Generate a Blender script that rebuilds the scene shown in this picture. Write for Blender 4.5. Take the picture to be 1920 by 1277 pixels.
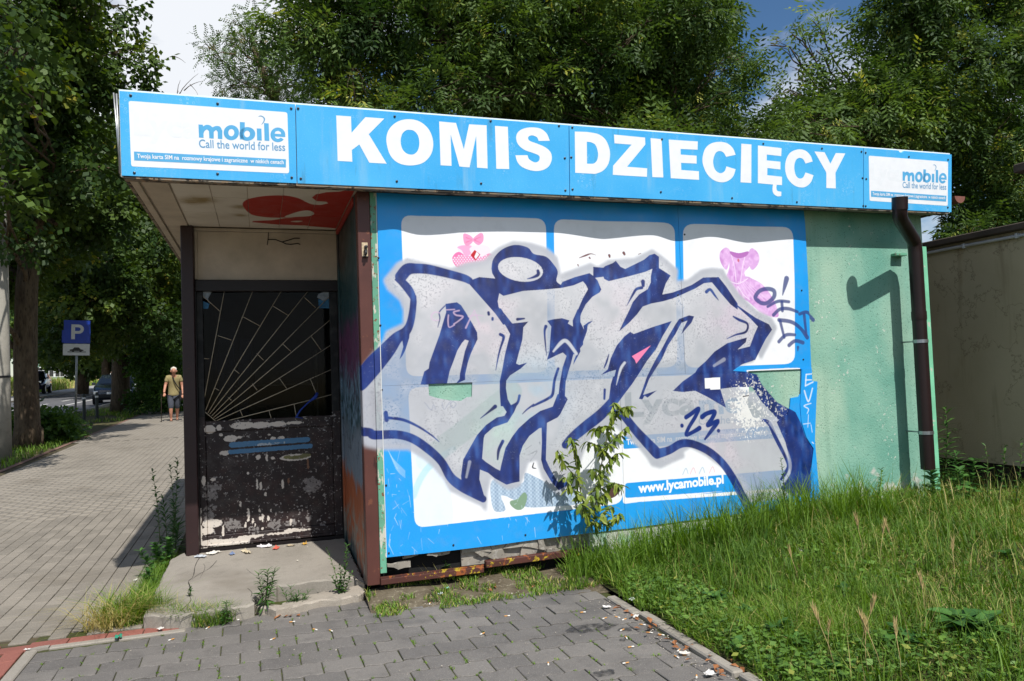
import bpy, math, random
import numpy as np
from mathutils import Vector, Matrix, noise as mnoise
from mathutils.geometry import tessellate_polygon

for o in list(bpy.data.objects):
    bpy.data.objects.remove(o)
SC = bpy.context.scene
COL = SC.collection
PI = math.pi

# ------------------------------------------------------------------ camera
FPX = 1405.74                     # focal length in pixels of the 1920 px wide photograph
YAW, PITCH, ROLL = 0.325608, 0.0414882, -0.0362954
CAM = Vector((-0.64708, -5.10016, 1.475))
CF = Vector((math.sin(YAW)*math.cos(PITCH), math.cos(YAW)*math.cos(PITCH), math.sin(PITCH)))
CR0 = Vector((math.cos(YAW), -math.sin(YAW), 0)); CU0 = CR0.cross(CF)
CR = CR0*math.cos(ROLL) + CU0*math.sin(ROLL); CU = CU0*math.cos(ROLL) - CR0*math.sin(ROLL)
cd = bpy.data.cameras.new('camera'); cam = bpy.data.objects.new('camera', cd); COL.objects.link(cam)
cam.matrix_world = Matrix(((CR.x, CU.x, -CF.x, CAM.x), (CR.y, CU.y, -CF.y, CAM.y), (CR.z, CU.z, -CF.z, CAM.z), (0, 0, 0, 1)))
cd.sensor_width = 36; cd.lens = FPX/1920*36; cd.clip_end = 900; cd.clip_start = .05
SC.camera = cam

# ------------------------------------------------------------------ sun and sky
SUN = Vector((.19, -1, 1.42)).normalized()
sl = bpy.data.lights.new('sun', 'SUN'); sl.energy = 5.0; sl.angle = math.radians(.53); sl.color = (1, .975, .935)
so = bpy.data.objects.new('sun', sl); COL.objects.link(so)
so.rotation_euler = SUN.to_track_quat('Z', 'Y').to_euler()
W = bpy.data.worlds.new('World'); SC.world = W; W.use_nodes = True
nt = W.node_tree; nt.nodes.clear()
def wn(t, **k):
    n = nt.nodes.new(t)
    for a, v in k.items(): setattr(n, a, v)
    return n
sky = wn('ShaderNodeTexSky', sky_type='NISHITA', sun_disc=False, sun_elevation=math.asin(SUN.z),
         sun_rotation=math.atan2(SUN.x, SUN.y), altitude=100, air_density=1.0, dust_density=.35, ozone_density=2.4)
tc = wn('ShaderNodeTexCoord'); mp = wn('ShaderNodeMapping'); mp.inputs['Scale'].default_value = (1, 1, 2.1)
mp.inputs['Location'].default_value = (8.699, 8.0437, 2.6891)
ns = wn('ShaderNodeTexNoise'); ns.inputs['Scale'].default_value = 2.3; ns.inputs['Detail'].default_value = 9; ns.inputs['Roughness'].default_value = .56
rp = wn('ShaderNodeValToRGB'); rp.color_ramp.elements[0].position = .485; rp.color_ramp.elements[1].position = .60
cl = wn('ShaderNodeMixRGB'); cl.inputs[2].default_value = (8.8, 9.1, 9.6, 1)
bg = wn('ShaderNodeBackground'); bg.inputs['Strength'].default_value = .098
wo = wn('ShaderNodeOutputWorld')
L = nt.links.new
L(tc.outputs['Generated'], mp.inputs['Vector']); L(mp.outputs[0], ns.inputs['Vector']); L(ns.outputs[0], rp.inputs[0])
hs = wn('ShaderNodeHueSaturation'); hs.inputs['Saturation'].default_value = 1.18; L(sky.outputs[0], hs.inputs['Color'])
L(rp.outputs[0], cl.inputs[0]); L(hs.outputs[0], cl.inputs[1]); L(cl.outputs[0], bg.inputs['Color']); L(bg.outputs[0], wo.inputs[0])
SC.view_settings.view_transform = 'Standard'; SC.view_settings.look = 'None'
SC.view_settings.exposure = 0.06; SC.view_settings.gamma = 1; SC.view_settings.use_curve_mapping = False
SC.cycles.max_bounces = 8; SC.cycles.transparent_max_bounces = 16; SC.cycles.use_denoising = True

# ------------------------------------------------------------------ where a pixel of the photograph lies in the place
def ray(px, py):
    return CF + CR*((px-960)/FPX) - CU*((py-638.5)/FPX)
def at(px, py, axis='y', val=0.0):
    d = ray(px, py); i = 'xyz'.index(axis); t = (val-CAM[i])/d[i]
    return CAM + d*t
def gz(x, y):                      # the street climbs gently away from the kiosk
    return .018*max(0.0, y-1.0)
def atg(px, py):
    d = ray(px, py); t = (-CAM.z)/d.z
    P = CAM + d*t
    if P.y > 1:
        t = (.018*(CAM.y-1)-CAM.z)/(d.z-.018*d.y); P = CAM + d*t
    return P
def mpp(P):                        # metres per photograph pixel at a point
    return (Vector(P)-CAM).dot(CF)/FPX

# ------------------------------------------------------------------ object helpers
def lin(c):
    c = [x/255 for x in c]
    return tuple((x/12.92 if x <= .04045 else ((x+.055)/1.055)**2.4) for x in c)
def rgb(*c): return lin(c)+(1.0,)
def tag(o, label=None, cat=None, group=None, kind=None):
    for k, v in (('label', label), ('category', cat), ('group', group), ('kind', kind)):
        if v: o[k] = v
    return o
def empty(name, loc=(0, 0, 0), rz=0, label=None, cat=None, group=None, parent=None):
    o = bpy.data.objects.new(name, None); COL.objects.link(o); o.location = loc; o.rotation_euler = (0, 0, rz)
    o.empty_display_size = .1
    if parent: o.parent = parent
    return tag(o, label, cat, group)
def link(name, mesh, parent=None, loc=None, rot=None, scale=None):
    o = bpy.data.objects.new(name, mesh); COL.objects.link(o)
    if parent: o.parent = parent
    if loc is not None: o.location = loc
    if rot is not None: o.rotation_euler = rot
    if scale is not None: o.scale = scale if hasattr(scale, '__len__') else (scale,)*3
    return o
class MB:
    """collects polygons and builds them as one mesh"""
    def __init__(s): s.v = []; s.f = []; s.m = []; s.uv = None; s.cur = 0; s.smooth = []; s.sm = False
    def add(s, vs, fs):
        b = len(s.v); s.v += [tuple(v) for v in vs]
        for f in fs: s.f.append([b+i for i in f]); s.m.append(s.cur); s.smooth.append(s.sm)
        return s
    def box(s, x0, x1, y0, y1, z0, z1, M=None):
        vs = [Vector((x, y, z)) for z in (z0, z1) for y in (y0, y1) for x in (x0, x1)]
        if M is not None: vs = [M @ v for v in vs]
        return s.add(vs, [(0, 2, 3, 1), (4, 5, 7, 6), (0, 1, 5, 4), (2, 6, 7, 3), (0, 4, 6, 2), (1, 3, 7, 5)])
    def bbox(s, x0, x1, y0, y1, z0, z1, b=.004, M=None):     # box with chamfered edges
        xs = [(x0, x0+b), (x1, x1-b)]; vs = []; idx = {}
        X = (x0, x1); Y = (y0, y1); Z = (z0, z1); sg = (1, -1)
        for i in (0, 1):
            for j in (0, 1):
                for k in (0, 1):
                    c = (X[i], Y[j], Z[k]); d = (sg[i]*b, sg[j]*b, sg[k]*b)
                    for a in range(3):
                        p = [c[q]+(0 if q == a else d[q]) for q in range(3)]
                        idx[i, j, k, a] = len(vs); vs.append(Vector(p))
        if M is not None: vs = [M @ v for v in vs]
        fs = []
        for a in range(3):
            o1, o2 = [(1, 2), (2, 0), (0, 1)][a]
            for e in (0, 1):
                q = []
                for (p1, p2) in ((0, 0), (1, 0), (1, 1), (0, 1)):
                    k = [0, 0, 0]; k[a] = e; k[o1] = p1; k[o2] = p2; q.append(idx[k[0], k[1], k[2], a])
                fs.append(q if e else q[::-1])
            for p1 in (0, 1):
                for p2 in (0, 1):
                    k0 = [0, 0, 0]; k0[a] = 0; k0[o1] = p1; k0[o2] = p2; k1 = list(k0); k1[a] = 1
                    q = [idx[tuple(k0)+(o1,)], idx[tuple(k1)+(o1,)], idx[tuple(k1)+(o2,)], idx[tuple(k0)+(o2,)]]
                    fs.append(q if (p1 ^ p2) else q[::-1])
        for i in (0, 1):
            for j in (0, 1):
                for k in (0, 1):
                    q = [idx[i, j, k, a] for a in range(3)]
                    fs.append(q if (i+j+k) % 2 else q[::-1])
        return s.add(vs, fs)
    def tube(s, pts, rad, n=8, caps=True):
        pts = [Vector(p) for p in pts]
        if not hasattr(rad, '__len__'): rad = [rad]*len(pts)
        rings = []; up = None
        for i, p in enumerate(pts):
            a = pts[max(0, i-1)]; b = pts[min(len(pts)-1, i+1)]; t = (b-a).normalized() if (b-a).length > 1e-9 else Vector((0, 0, 1))
            if up is None:
                up = t.orthogonal().normalized()
            else:
                up = up - t*up.dot(t); up = up.normalized() if up.length > 1e-6 else t.orthogonal().normalized()
            w = t.cross(up); rings.append([p+(up*math.cos(2*PI*k/n)+w*math.sin(2*PI*k/n))*rad[i] for k in range(n)])
        vs = [v for r in rings for v in r]
        fs = [(i*n+k, i*n+(k+1) % n, (i+1)*n+(k+1) % n, (i+1)*n+k) for i in range(len(pts)-1) for k in range(n)]
        sm = s.sm; s.sm = True; s.add(vs, fs); s.sm = sm
        if caps:
            b = len(s.v)-len(vs)
            s.f += [[b+k for k in range(n)][::-1], [b+(len(pts)-1)*n+k for k in range(n)]]; s.m += [s.cur]*2; s.smooth += [False]*2
        return s
    def lathe(s, prof, n=16, M=None):      # profile (radius, height) about z
        vs = [Vector((r*math.cos(2*PI*k/n), r*math.sin(2*PI*k/n), z)) for r, z in prof for k in range(n)]
        if M is not None: vs = [M @ v for v in vs]
        fs = [(i*n+k, i*n+(k+1) % n, (i+1)*n+(k+1) % n, (i+1)*n+k) for i in range(len(prof)-1) for k in range(n)]
        fs += [list(range(n))[::-1], [(len(prof)-1)*n+k for k in range(n)]]
        return s.add(vs, fs)
    def poly(s, loops, fn, depth=None, dvec=None):
        """flat polygon (with holes) given in 2-D; fn maps to 3-D; extruded by dvec if given"""
        l3 = [[Vector((p[0], p[1], 0)) for p in lp] for lp in loops]
        tris = tessellate_polygon(l3); flat = [p for lp in loops for p in lp]
        top = [Vector(fn(*p)) for p in flat]; n = len(top)
        area = sum((flat[b][0]-flat[a][0])*(flat[c][1]-flat[a][1])-(flat[c][0]-flat[a][0])*(flat[b][1]-flat[a][1]) for a, b, c in tris)
        T = [t if area > 0 else t[::-1] for t in tris]
        if dvec is None:
            return s.add(top, T)
        d = Vector(dvec); fs = list(T) + [tuple(n+i for i in t[::-1]) for t in T]; k = 0
        for lp in loops:
            m = len(lp)
            for i in range(m):
                a, b = k+i, k+(i+1) % m
                fs.append((a, b, n+b, n+a))
            k += m
        return s.add(top+[v+d for v in top], fs)
    def build(s, name, mats=None, parent=None, loc=None, uvbox=None, **kw):
        me = bpy.data.meshes.new(name); me.from_pydata([tuple(v) for v in s.v], [], s.f)
        for m in (mats if isinstance(mats, (list, tuple)) else [mats]):
            if m: me.materials.append(m)
        me.polygons.foreach_set('material_index', s.m); me.polygons.foreach_set('use_smooth', s.smooth)
        if uvbox: uv_xz(me, *uvbox)
        me.update()
        return link(name, me, parent, loc, **kw)
def uv_xz(me, u0, u1, v0, v1, ax=(0, 2)):
    uvl = me.uv_layers.new(name='UVMap')
    co = np.empty(len(me.vertices)*3, 'f'); me.vertices.foreach_get('co', co); co = co.reshape(-1, 3)
    li = np.empty(len(me.loops), 'i'); me.loops.foreach_get('vertex_index', li)
    c = co[li]; uv = np.stack([(c[:, ax[0]]-u0)/(u1-u0), (c[:, ax[1]]-v0)/(v1-v0)], 1).astype('f')
    uvl.data.foreach_set('uv', uv.ravel())
def np_mesh(name, verts, faces, mats, attr=None, parent=None, smooth=False, loc=None):
    """faces: (n,k) array of one polygon size"""
    verts = np.asarray(verts, 'f'); faces = np.asarray(faces, 'i'); n, k = faces.shape
    me = bpy.data.meshes.new(name); me.vertices.add(len(verts)); me.vertices.foreach_set('co', verts.ravel())
    me.loops.add(n*k); me.loops.foreach_set('vertex_index', faces.ravel())
    me.polygons.add(n); me.polygons.foreach_set('loop_start', np.arange(0, n*k, k, dtype='i'))
    me.polygons.foreach_set('loop_total', np.full(n, k, 'i'))
    if smooth: me.polygons.foreach_set('use_smooth', np.ones(n, bool))
    for m in (mats if isinstance(mats, (list, tuple)) else [mats]): me.materials.append(m)
    if attr is not None:
        a = me.attributes.new('tint', 'FLOAT', 'FACE'); a.data.foreach_set('value', np.asarray(attr, 'f'))
    me.update(calc_edges=True); me.validate()
    return link(name, me, parent, loc)
def spline(pts, sub=6, closed=False):
    P = [np.array(p, float) for p in pts]; n = len(P); out = []
    rng = range(n if closed else n-1)
    for i in rng:
        if closed: a, b, c, d = P[(i-1) % n], P[i], P[(i+1) % n], P[(i+2) % n]
        else: a, b, c, d = P[max(0, i-1)], P[i], P[i+1], P[min(n-1, i+2)]
        for k in range(sub):
            t = k/sub
            out.append(.5*(2*b+(c-a)*t+(2*a-5*b+4*c-d)*t*t+(3*b-a-3*c+d)*t**3))
    if not closed: out.append(P[-1])
    return [tuple(p) for p in out]
def ell(cx, cy, rx, ry, n=32, rot=0, p=2.0):
    out = []
    for k in range(n):
        t = 2*PI*k/n; c, s_ = math.cos(t), math.sin(t)
        x = rx*math.copysign(abs(c)**(2/p), c); y = ry*math.copysign(abs(s_)**(2/p), s_)
        out.append((cx+x*math.cos(rot)-y*math.sin(rot), cy+x*math.sin(rot)+y*math.cos(rot)))
    return out

# ------------------------------------------------------------------ materials
MATS = {}
class NT:
    def __init__(s, name):
        s.m = bpy.data.materials.new(name); s.m.use_nodes = True; s.t = s.m.node_tree
        s.b = s.t.nodes['Principled BSDF']; s.o = s.t.nodes['Material Output']; s.n = s.t.nodes; s._pos = None
    def L(s, a, b): s.t.links.new(a, b)
    def new(s, t, **k):
        n = s.n.new(t)
        for a, v in k.items(): setattr(n, a, v)
        return n
    def pos(s, scale=None):
        if s._pos is None: s._pos = s.new('ShaderNodeNewGeometry').outputs['Position']
        if scale is None: return s._pos
        m = s.new('ShaderNodeMapping'); m.inputs['Scale'].default_value = scale; s.L(s._pos, m.inputs['Vector']); return m.outputs[0]
    def noise(s, scale=5, detail=4, rough=.55, stretch=None, dist=0):
        n = s.new('ShaderNodeTexNoise'); n.inputs['Scale'].default_value = scale; n.inputs['Detail'].default_value = detail
        n.inputs['Roughness'].default_value = rough; n.inputs['Distortion'].default_value = dist
        s.L(s.pos(stretch), n.inputs['Vector']); return n.outputs[0]
    def vor(s, scale=20, feature='F1', stretch=None, out='Distance'):
        n = s.new('ShaderNodeTexVoronoi', feature=feature); n.inputs['Scale'].default_value = scale
        s.L(s.pos(stretch), n.inputs['Vector']); return n.outputs[out]
    def ramp(s, v, a, b, ca=(0, 0, 0, 1), cb=(1, 1, 1, 1)):
        r = s.new('ShaderNodeValToRGB'); e = r.color_ramp.elements; e[0].position = a; e[1].position = b; e[0].color = ca; e[1].color = cb
        s.L(v, r.inputs[0]); return r.outputs[0]
    def mix(s, f, a, b, mode='MIX'):
        n = s.new('ShaderNodeMixRGB', blend_type=mode)
        for i, x in enumerate((f, a, b)):
            if isinstance(x, (int, float)) and i == 0: n.inputs[0].default_value = x
            elif isinstance(x, tuple): n.inputs[i].default_value = x if len(x) == 4 else x+(1,)
            else: s.L(x, n.inputs[i])
        return n.outputs[0]
    def math(s, op, a, b=0.0):
        n = s.new('ShaderNodeMath', operation=op)
        for i, x in enumerate((a, b)):
            if isinstance(x, (int, float)): n.inputs[i].default_value = x
            else: s.L(x, n.inputs[i])
        return n.outputs[0]
    def bump(s, h, strength=.4, dist=.01):
        n = s.new('ShaderNodeBump'); n.inputs['Strength'].default_value = strength; n.inputs['Distance'].default_value = dist
        s.L(h, n.inputs['Height']); s.L(n.outputs[0], s.b.inputs['Normal'])
    def done(s, color=None, rough=.6, metal=0, spec=.5):
        if color is not None:
            if isinstance(color, tuple): s.b.inputs['Base Color'].default_value = color if len(color) == 4 else color+(1,)
            else: s.L(color, s.b.inputs['Base Color'])
        if isinstance(rough, (int, float)): s.b.inputs['Roughness'].default_value = rough
        else: s.L(rough, s.b.inputs['Roughness'])
        s.b.inputs['Metallic'].default_value = metal; s.b.inputs['Specular IOR Level'].default_value = spec
        MATS[s.m.name] = s.m; return s.m
def simple(name, col, rough=.6, var=.15, scale=8, bump=0, metal=0, spec=.5, fine=60):
    t = NT(name); c = rgb(*col); d = tuple(x*(1-var*1.6) for x in c[:3])+(1,); l = tuple(min(1, x*(1+var)) for x in c[:3])+(1,)
    n = t.noise(scale, 5); f = t.ramp(n, .3, .72, d, l)
    if bump: t.bump(t.noise(fine, 4), bump, .004)
    return t.done(f, rough, metal, spec)
# ================================================================== painter: flat prints and spray paint, drawn by code
def vnoise(h, w, cell, seed, octs=3):
    rs = np.random.RandomState(seed); out = np.zeros((h, w), 'f'); amp = 1; tot = 0
    for _ in range(octs):
        gh, gw = int(h/cell)+3, int(w/cell)+3; g = rs.rand(gh, gw).astype('f')
        y = np.arange(h)/cell; x = np.arange(w)/cell; yi = y.astype(int); xi = x.astype(int); fy = y-yi; fx = x-xi
        fy = (fy*fy*(3-2*fy))[:, None].astype('f'); fx = (fx*fx*(3-2*fx))[None].astype('f')
        a = g[yi][:, xi]; b = g[yi][:, xi+1]; c = g[yi+1][:, xi]; d = g[yi+1][:, xi+1]
        out += amp*((a*(1-fx)+b*fx)*(1-fy)+(c*(1-fx)+d*fx)*fy); tot += amp; amp *= .55; cell = max(1.01, cell/2.1)
    return out/tot
def boxblur(m, r):
    r = int(round(r))
    if r < 1: return m
    for ax in (0, 1):
        for _ in range(2):
            p = np.pad(m, [(r+1, r) if i == ax else (0, 0) for i in (0, 1)], mode='edge').cumsum(ax, dtype='d')
            m = ((p[2*r+1:]-p[:-2*r-1]) if ax == 0 else (p[:, 2*r+1:]-p[:, :-2*r-1]))/(2*r+1)
    return m.astype('f')
class Canvas:
    def __init__(s, u0, u1, v0, v1, res, base=None):
        s.u0, s.v0, s.res = u0, v0, res; s.w = int((u1-u0)/res); s.h = int((v1-v0)/res); s.box = (u0, u0+s.w*res, v0, v0+s.h*res)
        s.c = np.zeros((s.h, s.w, 3), 'f'); s.a = np.zeros((s.h, s.w), 'f')
        if base is not None: s.c[:] = lin(base); s.a[:] = 1
    def cover(s, loops, ss=2):
        acc = np.zeros((s.h*ss, s.w+2), 'f')
        for lp in loops:
            P = (np.asarray(lp, float)-[s.u0, s.v0])/s.res; Q = np.roll(P, -1, 0)
            for (x0, y0), (x1, y1) in zip(P, Q):
                y0 *= ss; y1 *= ss; d = 1
                if y0 == y1: continue
                if y0 > y1: x0, y0, x1, y1, d = x1, y1, x0, y0, -1
                r = np.arange(max(0, math.ceil(y0-.5)), min(s.h*ss, math.ceil(y1-.5)))
                if len(r) == 0: continue
                x = np.clip(x0+(r+.5-y0)*(x1-x0)/(y1-y0), 0, s.w); i = x.astype(int); f = x-i
                acc[r, i] += d*(1-f); acc[r, i+1] += d*f
        m = np.clip(np.abs(acc.cumsum(1)), 0, 1)[:, :s.w]
        return m.reshape(s.h, ss, s.w).mean(1)
    def line(s, pts, sub=6, soft=.004):
        """brush stroke; pts (u, v, width)"""
        m = np.zeros((s.h, s.w), 'f'); P = spline(pts, sub) if len(pts) > 2 else pts
        for (xa, ya, wa), (xb, yb, wb) in zip(P[:-1], P[1:]):
            R = max(wa, wb)/2+soft*2; i0 = max(0, int((min(xa, xb)-R-s.u0)/s.res)); i1 = min(s.w, int((max(xa, xb)+R-s.u0)/s.res)+2)
            j0 = max(0, int((min(ya, yb)-R-s.v0)/s.res)); j1 = min(s.h, int((max(ya, yb)+R-s.v0)/s.res)+2)
            if i1 <= i0 or j1 <= j0: continue
            X = s.u0+(np.arange(i0, i1)+.5)*s.res; Y = (s.v0+(np.arange(j0, j1)+.5)*s.res)[:, None]
            dx, dy = xb-xa, yb-ya; t = np.clip(((X-xa)*dx+(Y-ya)*dy)/max(dx*dx+dy*dy, 1e-12), 0, 1)
            d = np.hypot(X-xa-t*dx, Y-ya-t*dy); k = np.clip(((wa+(wb-wa)*t)/2-d)/soft+.5, 0, 1)
            m[j0:j1, i0:i1] = np.maximum(m[j0:j1, i0:i1], k)
        return m
    def put(s, m, col, alpha=1.0):
        """col: (r,g,b) 0-255 or array h,w,3 linear"""
        m = np.clip(m*alpha, 0, 1); c = np.array(lin(col), 'f') if isinstance(col, tuple) else col
        oa = m+s.a*(1-m); k = np.where(oa > 1e-5, m/np.maximum(oa, 1e-5), 0)[..., None]
        s.c = s.c*(1-k)+c*k; s.a = oa
    def image(s, name):
        im = bpy.data.images.new(name, s.w, s.h, alpha=True, float_buffer=True)
        im.alpha_mode = 'CHANNEL_PACKED'
        px = np.ones((s.h, s.w, 4), 'f'); px[..., :3] = s.c; px[..., 3] = s.a
        im.pixels.foreach_set(px.ravel()); im.update(); im.pack()
        return im
def font_tris(body, offset=0.0):
    cu = bpy.data.curves.new('text', 'FONT'); cu.body = body; cu.size = 1; cu.offset = offset; cu.resolution_u = 4
    ob = bpy.data.objects.new('text', cu); COL.objects.link(ob); bpy.context.view_layer.update()
    dg = bpy.context.evaluated_depsgraph_get(); me = bpy.data.meshes.new_from_object(ob.evaluated_get(dg))
    me.calc_loop_triangles()
    v = np.array([x.co[:2] for x in me.vertices]); t = np.array([x.vertices[:] for x in me.loop_triangles])
    bpy.data.objects.remove(ob); bpy.data.curves.remove(cu); bpy.data.meshes.remove(me)
    a = v[t]; ar = (a[:, 1, 0]-a[:, 0, 0])*(a[:, 2, 1]-a[:, 0, 1])-(a[:, 2, 0]-a[:, 0, 0])*(a[:, 1, 1]-a[:, 0, 1])
    t[ar < 0] = t[ar < 0][:, ::-1]
    v[:, 0] -= v[:, 0].min(); v[:, 0] /= v[:, 0].max()         # x 0..1 over the whole string; y in em
    return v, t
def fit_text(body, a, b, cap, offset=0.0, slant=0):
    """string from baseline point a to baseline point b (2-D), capital height cap -> triangles (n,3,2)"""
    v, t = font_tris(body, offset); a = np.array(a, float); b = np.array(b, float); d = b-a; n = np.array([-d[1], d[0]])/np.hypot(*d)
    p = a+v[:, :1]*d+v[:, 1:]*(cap/.727)*n
    return p, t

# ------------------------------------------------------------------ the poster wall (facade plane y = 0)
def fp(px, py):                     # photograph pixel -> (x, z) on the facade
    P = at(px, py, 'y', 0.0); return (P.x, P.z)
ZO = dict(A=(690, 400, 7.096), B=(900, 430, 7.096), C=(1120, 440, 7.096), D=(1320, 440, 5.108), E=(670, 560, 7.096), F=(900, 580, 7.096),
          G=(1100, 580, 7.096), H=(670, 720, 4.911), I=(850, 740, 4.911), J=(1100, 700, 4.9125), K=(1280, 660, 4.257), P=(0, 0, 1))
def zp(z, pts):                     # detail coordinates -> facade
    ox, oy, s = ZO[z]; return [fp(ox+x/s, oy+y/s) for x, y in pts]
def zs(z, pts, wscale=1.0):         # stroke (x, y, width)
    ox, oy, s = ZO[z]; out = []
    for x, y, w in pts:
        P = at(ox+x/s, oy+y/s, 'y', 0.0); out.append((P.x, P.z, w/s*mpp(P)*1.05*wscale))
    return out
RES = .0028
NAVY = (22, 46, 116); NAVYD = (13, 24, 78); NAVYL = (64, 106, 176)

def rrect(p, r=18, n=5):            # rounded quadrilateral in photograph pixels
    out = []; m = len(p)
    for i in range(m):
        a, b, c = (np.array(p[(i+k-1) % m], float) for k in (0, 1, 2))
        d1 = (a-b)/np.hypot(*(a-b)); d2 = (c-b)/np.hypot(*(c-b)); s = b+d1*r; e = b+d2*r
        for k in range(n+1):
            t = k/n; out.append(tuple((1-t)**2*s+2*t*(1-t)*b+t*t*e))
    return [fp(*q) for q in out]

def paint_print(c):
    rs = np.random.RandomState(3); W_ = (238, 238, 240)
    c.put(np.ones((c.h, c.w), 'f'), (36, 156, 230))
    n = vnoise(c.h, c.w, 90, 5); c.put(np.clip((n-.45)*2, 0, 1), (18, 138, 224), .5)
    quads = [[(751, 404), (1021, 411), (1027, 698), (762, 706)], [(1036, 412), (1265, 419), (1270, 688), (1040, 697)],
             [(1280, 420), (1483, 427), (1491, 682), (1284, 690)],
             [(765, 727), (1165, 709), (1168, 944), (778, 990)]]
    for q in quads: c.put(c.cover([rrect(q, 20)]), W_)
    # lower right: the white field of the phone card advert, its strips and lettering
    c.put(c.cover([rrect([(1165, 708), (1470, 697), (1480, 905), (1168, 945)], 6)]), W_)
    c.put(c.cover([[fp(*q) for q in ((1400, 694), (1478, 690), (1500, 690), (1500, 694), (1487, 696), (1400, 699))]]), W_)
    B = (38, 150, 220)
    def text(s, a, b, cap, col, off=.02, al=1.0):
        p, t = fit_text(s, fp(*a), fp(*b), cap, off); c.put(c.cover(list(p[t])), col, al)
    text('Lyca', (1172, 781), (1306, 776), .185, (150, 165, 168), .03)
    text('mobile', (1312, 778), (1478, 765), .17, (88, 168, 214), .03)
    text('Call the world for less', (1310, 797), (1476, 787), .062, (96, 150, 190), .012)
    c.put(c.cover([rrect([(1168, 818), (1474, 797), (1476, 820), (1169, 842)], 3)]), B)
    text('Twoja karta SIM na  rozmowy krajowe i zagraniczne  w niskich cenach', (1175, 834), (1470, 812), .043, (240, 240, 242), .016)
    c.put(c.cover([rrect([(1172, 906), (1480, 880), (1483, 912), (1172, 934)], 5)]), (30, 152, 228))
    text('www.lycamobile.pl', (1197, 924), (1357, 906), .073, (245, 246, 248), .035)
    c.put(c.cover([[fp(*q) for q in ((1172, 937), (1485, 914), (1486, 920), (1172, 943))]]), W_)
    for i, x in enumerate((1280, 1294, 1311, 1330)):
        c.put(c.line([fp(x, 890-i)+(.006,), fp(x+6, 878-i)+(.006,), fp(x+10, 888-i)+(.006,)], 4), (232, 150, 165) if i % 2 else (120, 170, 200), .6)
    # pictures in the shop's own posters: a pink dotted dress with a bow
    PK = (236, 118, 172)
    c.put(c.cover([spline(zp('A', [(1180, 455), (1250, 425), (1390, 432), (1540, 430), (1610, 470), (1590, 560), (1480, 600), (1300, 600), (1220, 560)]), 5, True)]), (244, 222, 234))
    c.put(c.cover([spline(zp('A', [(1150, 540), (1215, 520), (1300, 575), (1400, 560), (1500, 585), (1600, 540), (1665, 570), (1650, 620), (1520, 660), (1440, 700), (1320, 715), (1190, 730), (1115, 620)]), 5, True)]), PK)
    for i in range(15):
        for j in range(7):
            u, v = 1130+i*36+(j % 2)*18, 570+j*24
            if (u-1380)**2/270**2+(v-630)**2/90**2 < 1: c.put(c.cover([ell(*zp('A', [(u, v)])[0], .006, .006, 8)]), (250, 225, 238))
    c.put(c.cover([spline(zp('A', [(1180, 455), (1270, 430), (1370, 440), (1340, 480), (1360, 540), (1290, 580), (1240, 500)]), 5, True)]), (244, 168, 204))
    for pts in ([(1262, 280), (1330, 290), (1385, 335), (1385, 385), (1320, 440), (1270, 400)], [(1395, 335), (1480, 270), (1522, 290), (1520, 380), (1460, 430), (1395, 385)]):
        c.put(c.cover([spline(zp('A', pts), 5, True)]), (242, 152, 192))
    for pts in ([(1300, 330), (1370, 355)], [(1300, 390), (1370, 365)], [(1410, 355), (1490, 320)], [(1410, 365), (1480, 395)]):
        (a, b), (d, e) = pts; c.put(c.line(zs('A', [(a, b, 14), (d, e, 6)])), (216, 100, 150), .7)
    c.put(c.cover([zp('A', [(1410, 492), (1485, 555), (1420, 635), (1355, 560)])]), (190, 30, 40)); c.put(c.cover([zp('A', [(1435, 515), (1470, 555), (1425, 615), (1405, 585)])]), (232, 232, 238))
    # the middle poster: a few brown sketch marks
    BR = (112, 72, 72)
    for pts in ([(1310, 385, 8), (1400, 350, 22), (1470, 328, 12), (1540, 345, 4)], [(1450, 380, 24), (1460, 390, 16)], [(1715, 345, 30), (1722, 368, 24)], [(1290, 475, 18), (1298, 492, 14)]):
        c.put(c.line(zs('B', pts)), BR)
    for pts in ([(340, 245, 36), (350, 265, 30)], [(160, 280, 26), (158, 296, 22)], [(180, 385, 8), (260, 415, 9), (330, 390, 8), (358, 350, 6)], [(530, 268, 10), (560, 255, 8)]):
        c.put(c.line(zs('C', pts)), BR)
    # the right poster: a purple party dress
    PU = (218, 168, 220)
    md = np.maximum.reduce([c.cover([spline(zp('D', q), 4, True)]) for q in (
        [(195, 128), (240, 160), (235, 240), (205, 338), (160, 300), (134, 235), (140, 170)], [(455, 130), (505, 165), (526, 225), (510, 290), (462, 338), (432, 290), (425, 180)],
        [(230, 165), (330, 192), (430, 165), (440, 290), (385, 360), (385, 415), (215, 415), (215, 365), (232, 300)],
        [(212, 400), (400, 400), (455, 420), (550, 475), (640, 590), (690, 700), (700, 790), (560, 760), (420, 640), (300, 600), (230, 520), (205, 440)])]); c.put(md, PU)
    st = vnoise(c.h, c.w, 9, 8, 2); c.put(md*np.clip((st-.4)*3, 0, 1), (236, 196, 236), .75)
    c.put(md*np.clip((vnoise(c.h, c.w, 16, 9, 2)-.5)*4, 0, 1), (190, 110, 194), .5)
    for pts in ([(250, 190, 8), (285, 320, 8), (300, 450, 8)], [(395, 190, 8), (365, 320, 8), (345, 460, 8)], [(215, 440, 8), (320, 470, 10), (420, 420, 8)], [(320, 500, 12), (380, 580, 8), (440, 625, 6)], [(310, 510, 10), (320, 590, 8)]):
        c.put(c.line(zs('D', pts)), (240, 222, 240), .9)
    c.put(c.cover([spline(zp('D', [(236, 162), (330, 178), (424, 160), (405, 205), (330, 228), (262, 205)]), 4, True)]), (182, 112, 184)); c.put(c.cover([ell(*zp('D', [(324, 248)])[0], .011, .014, 10)]), (206, 110, 130))
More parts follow.
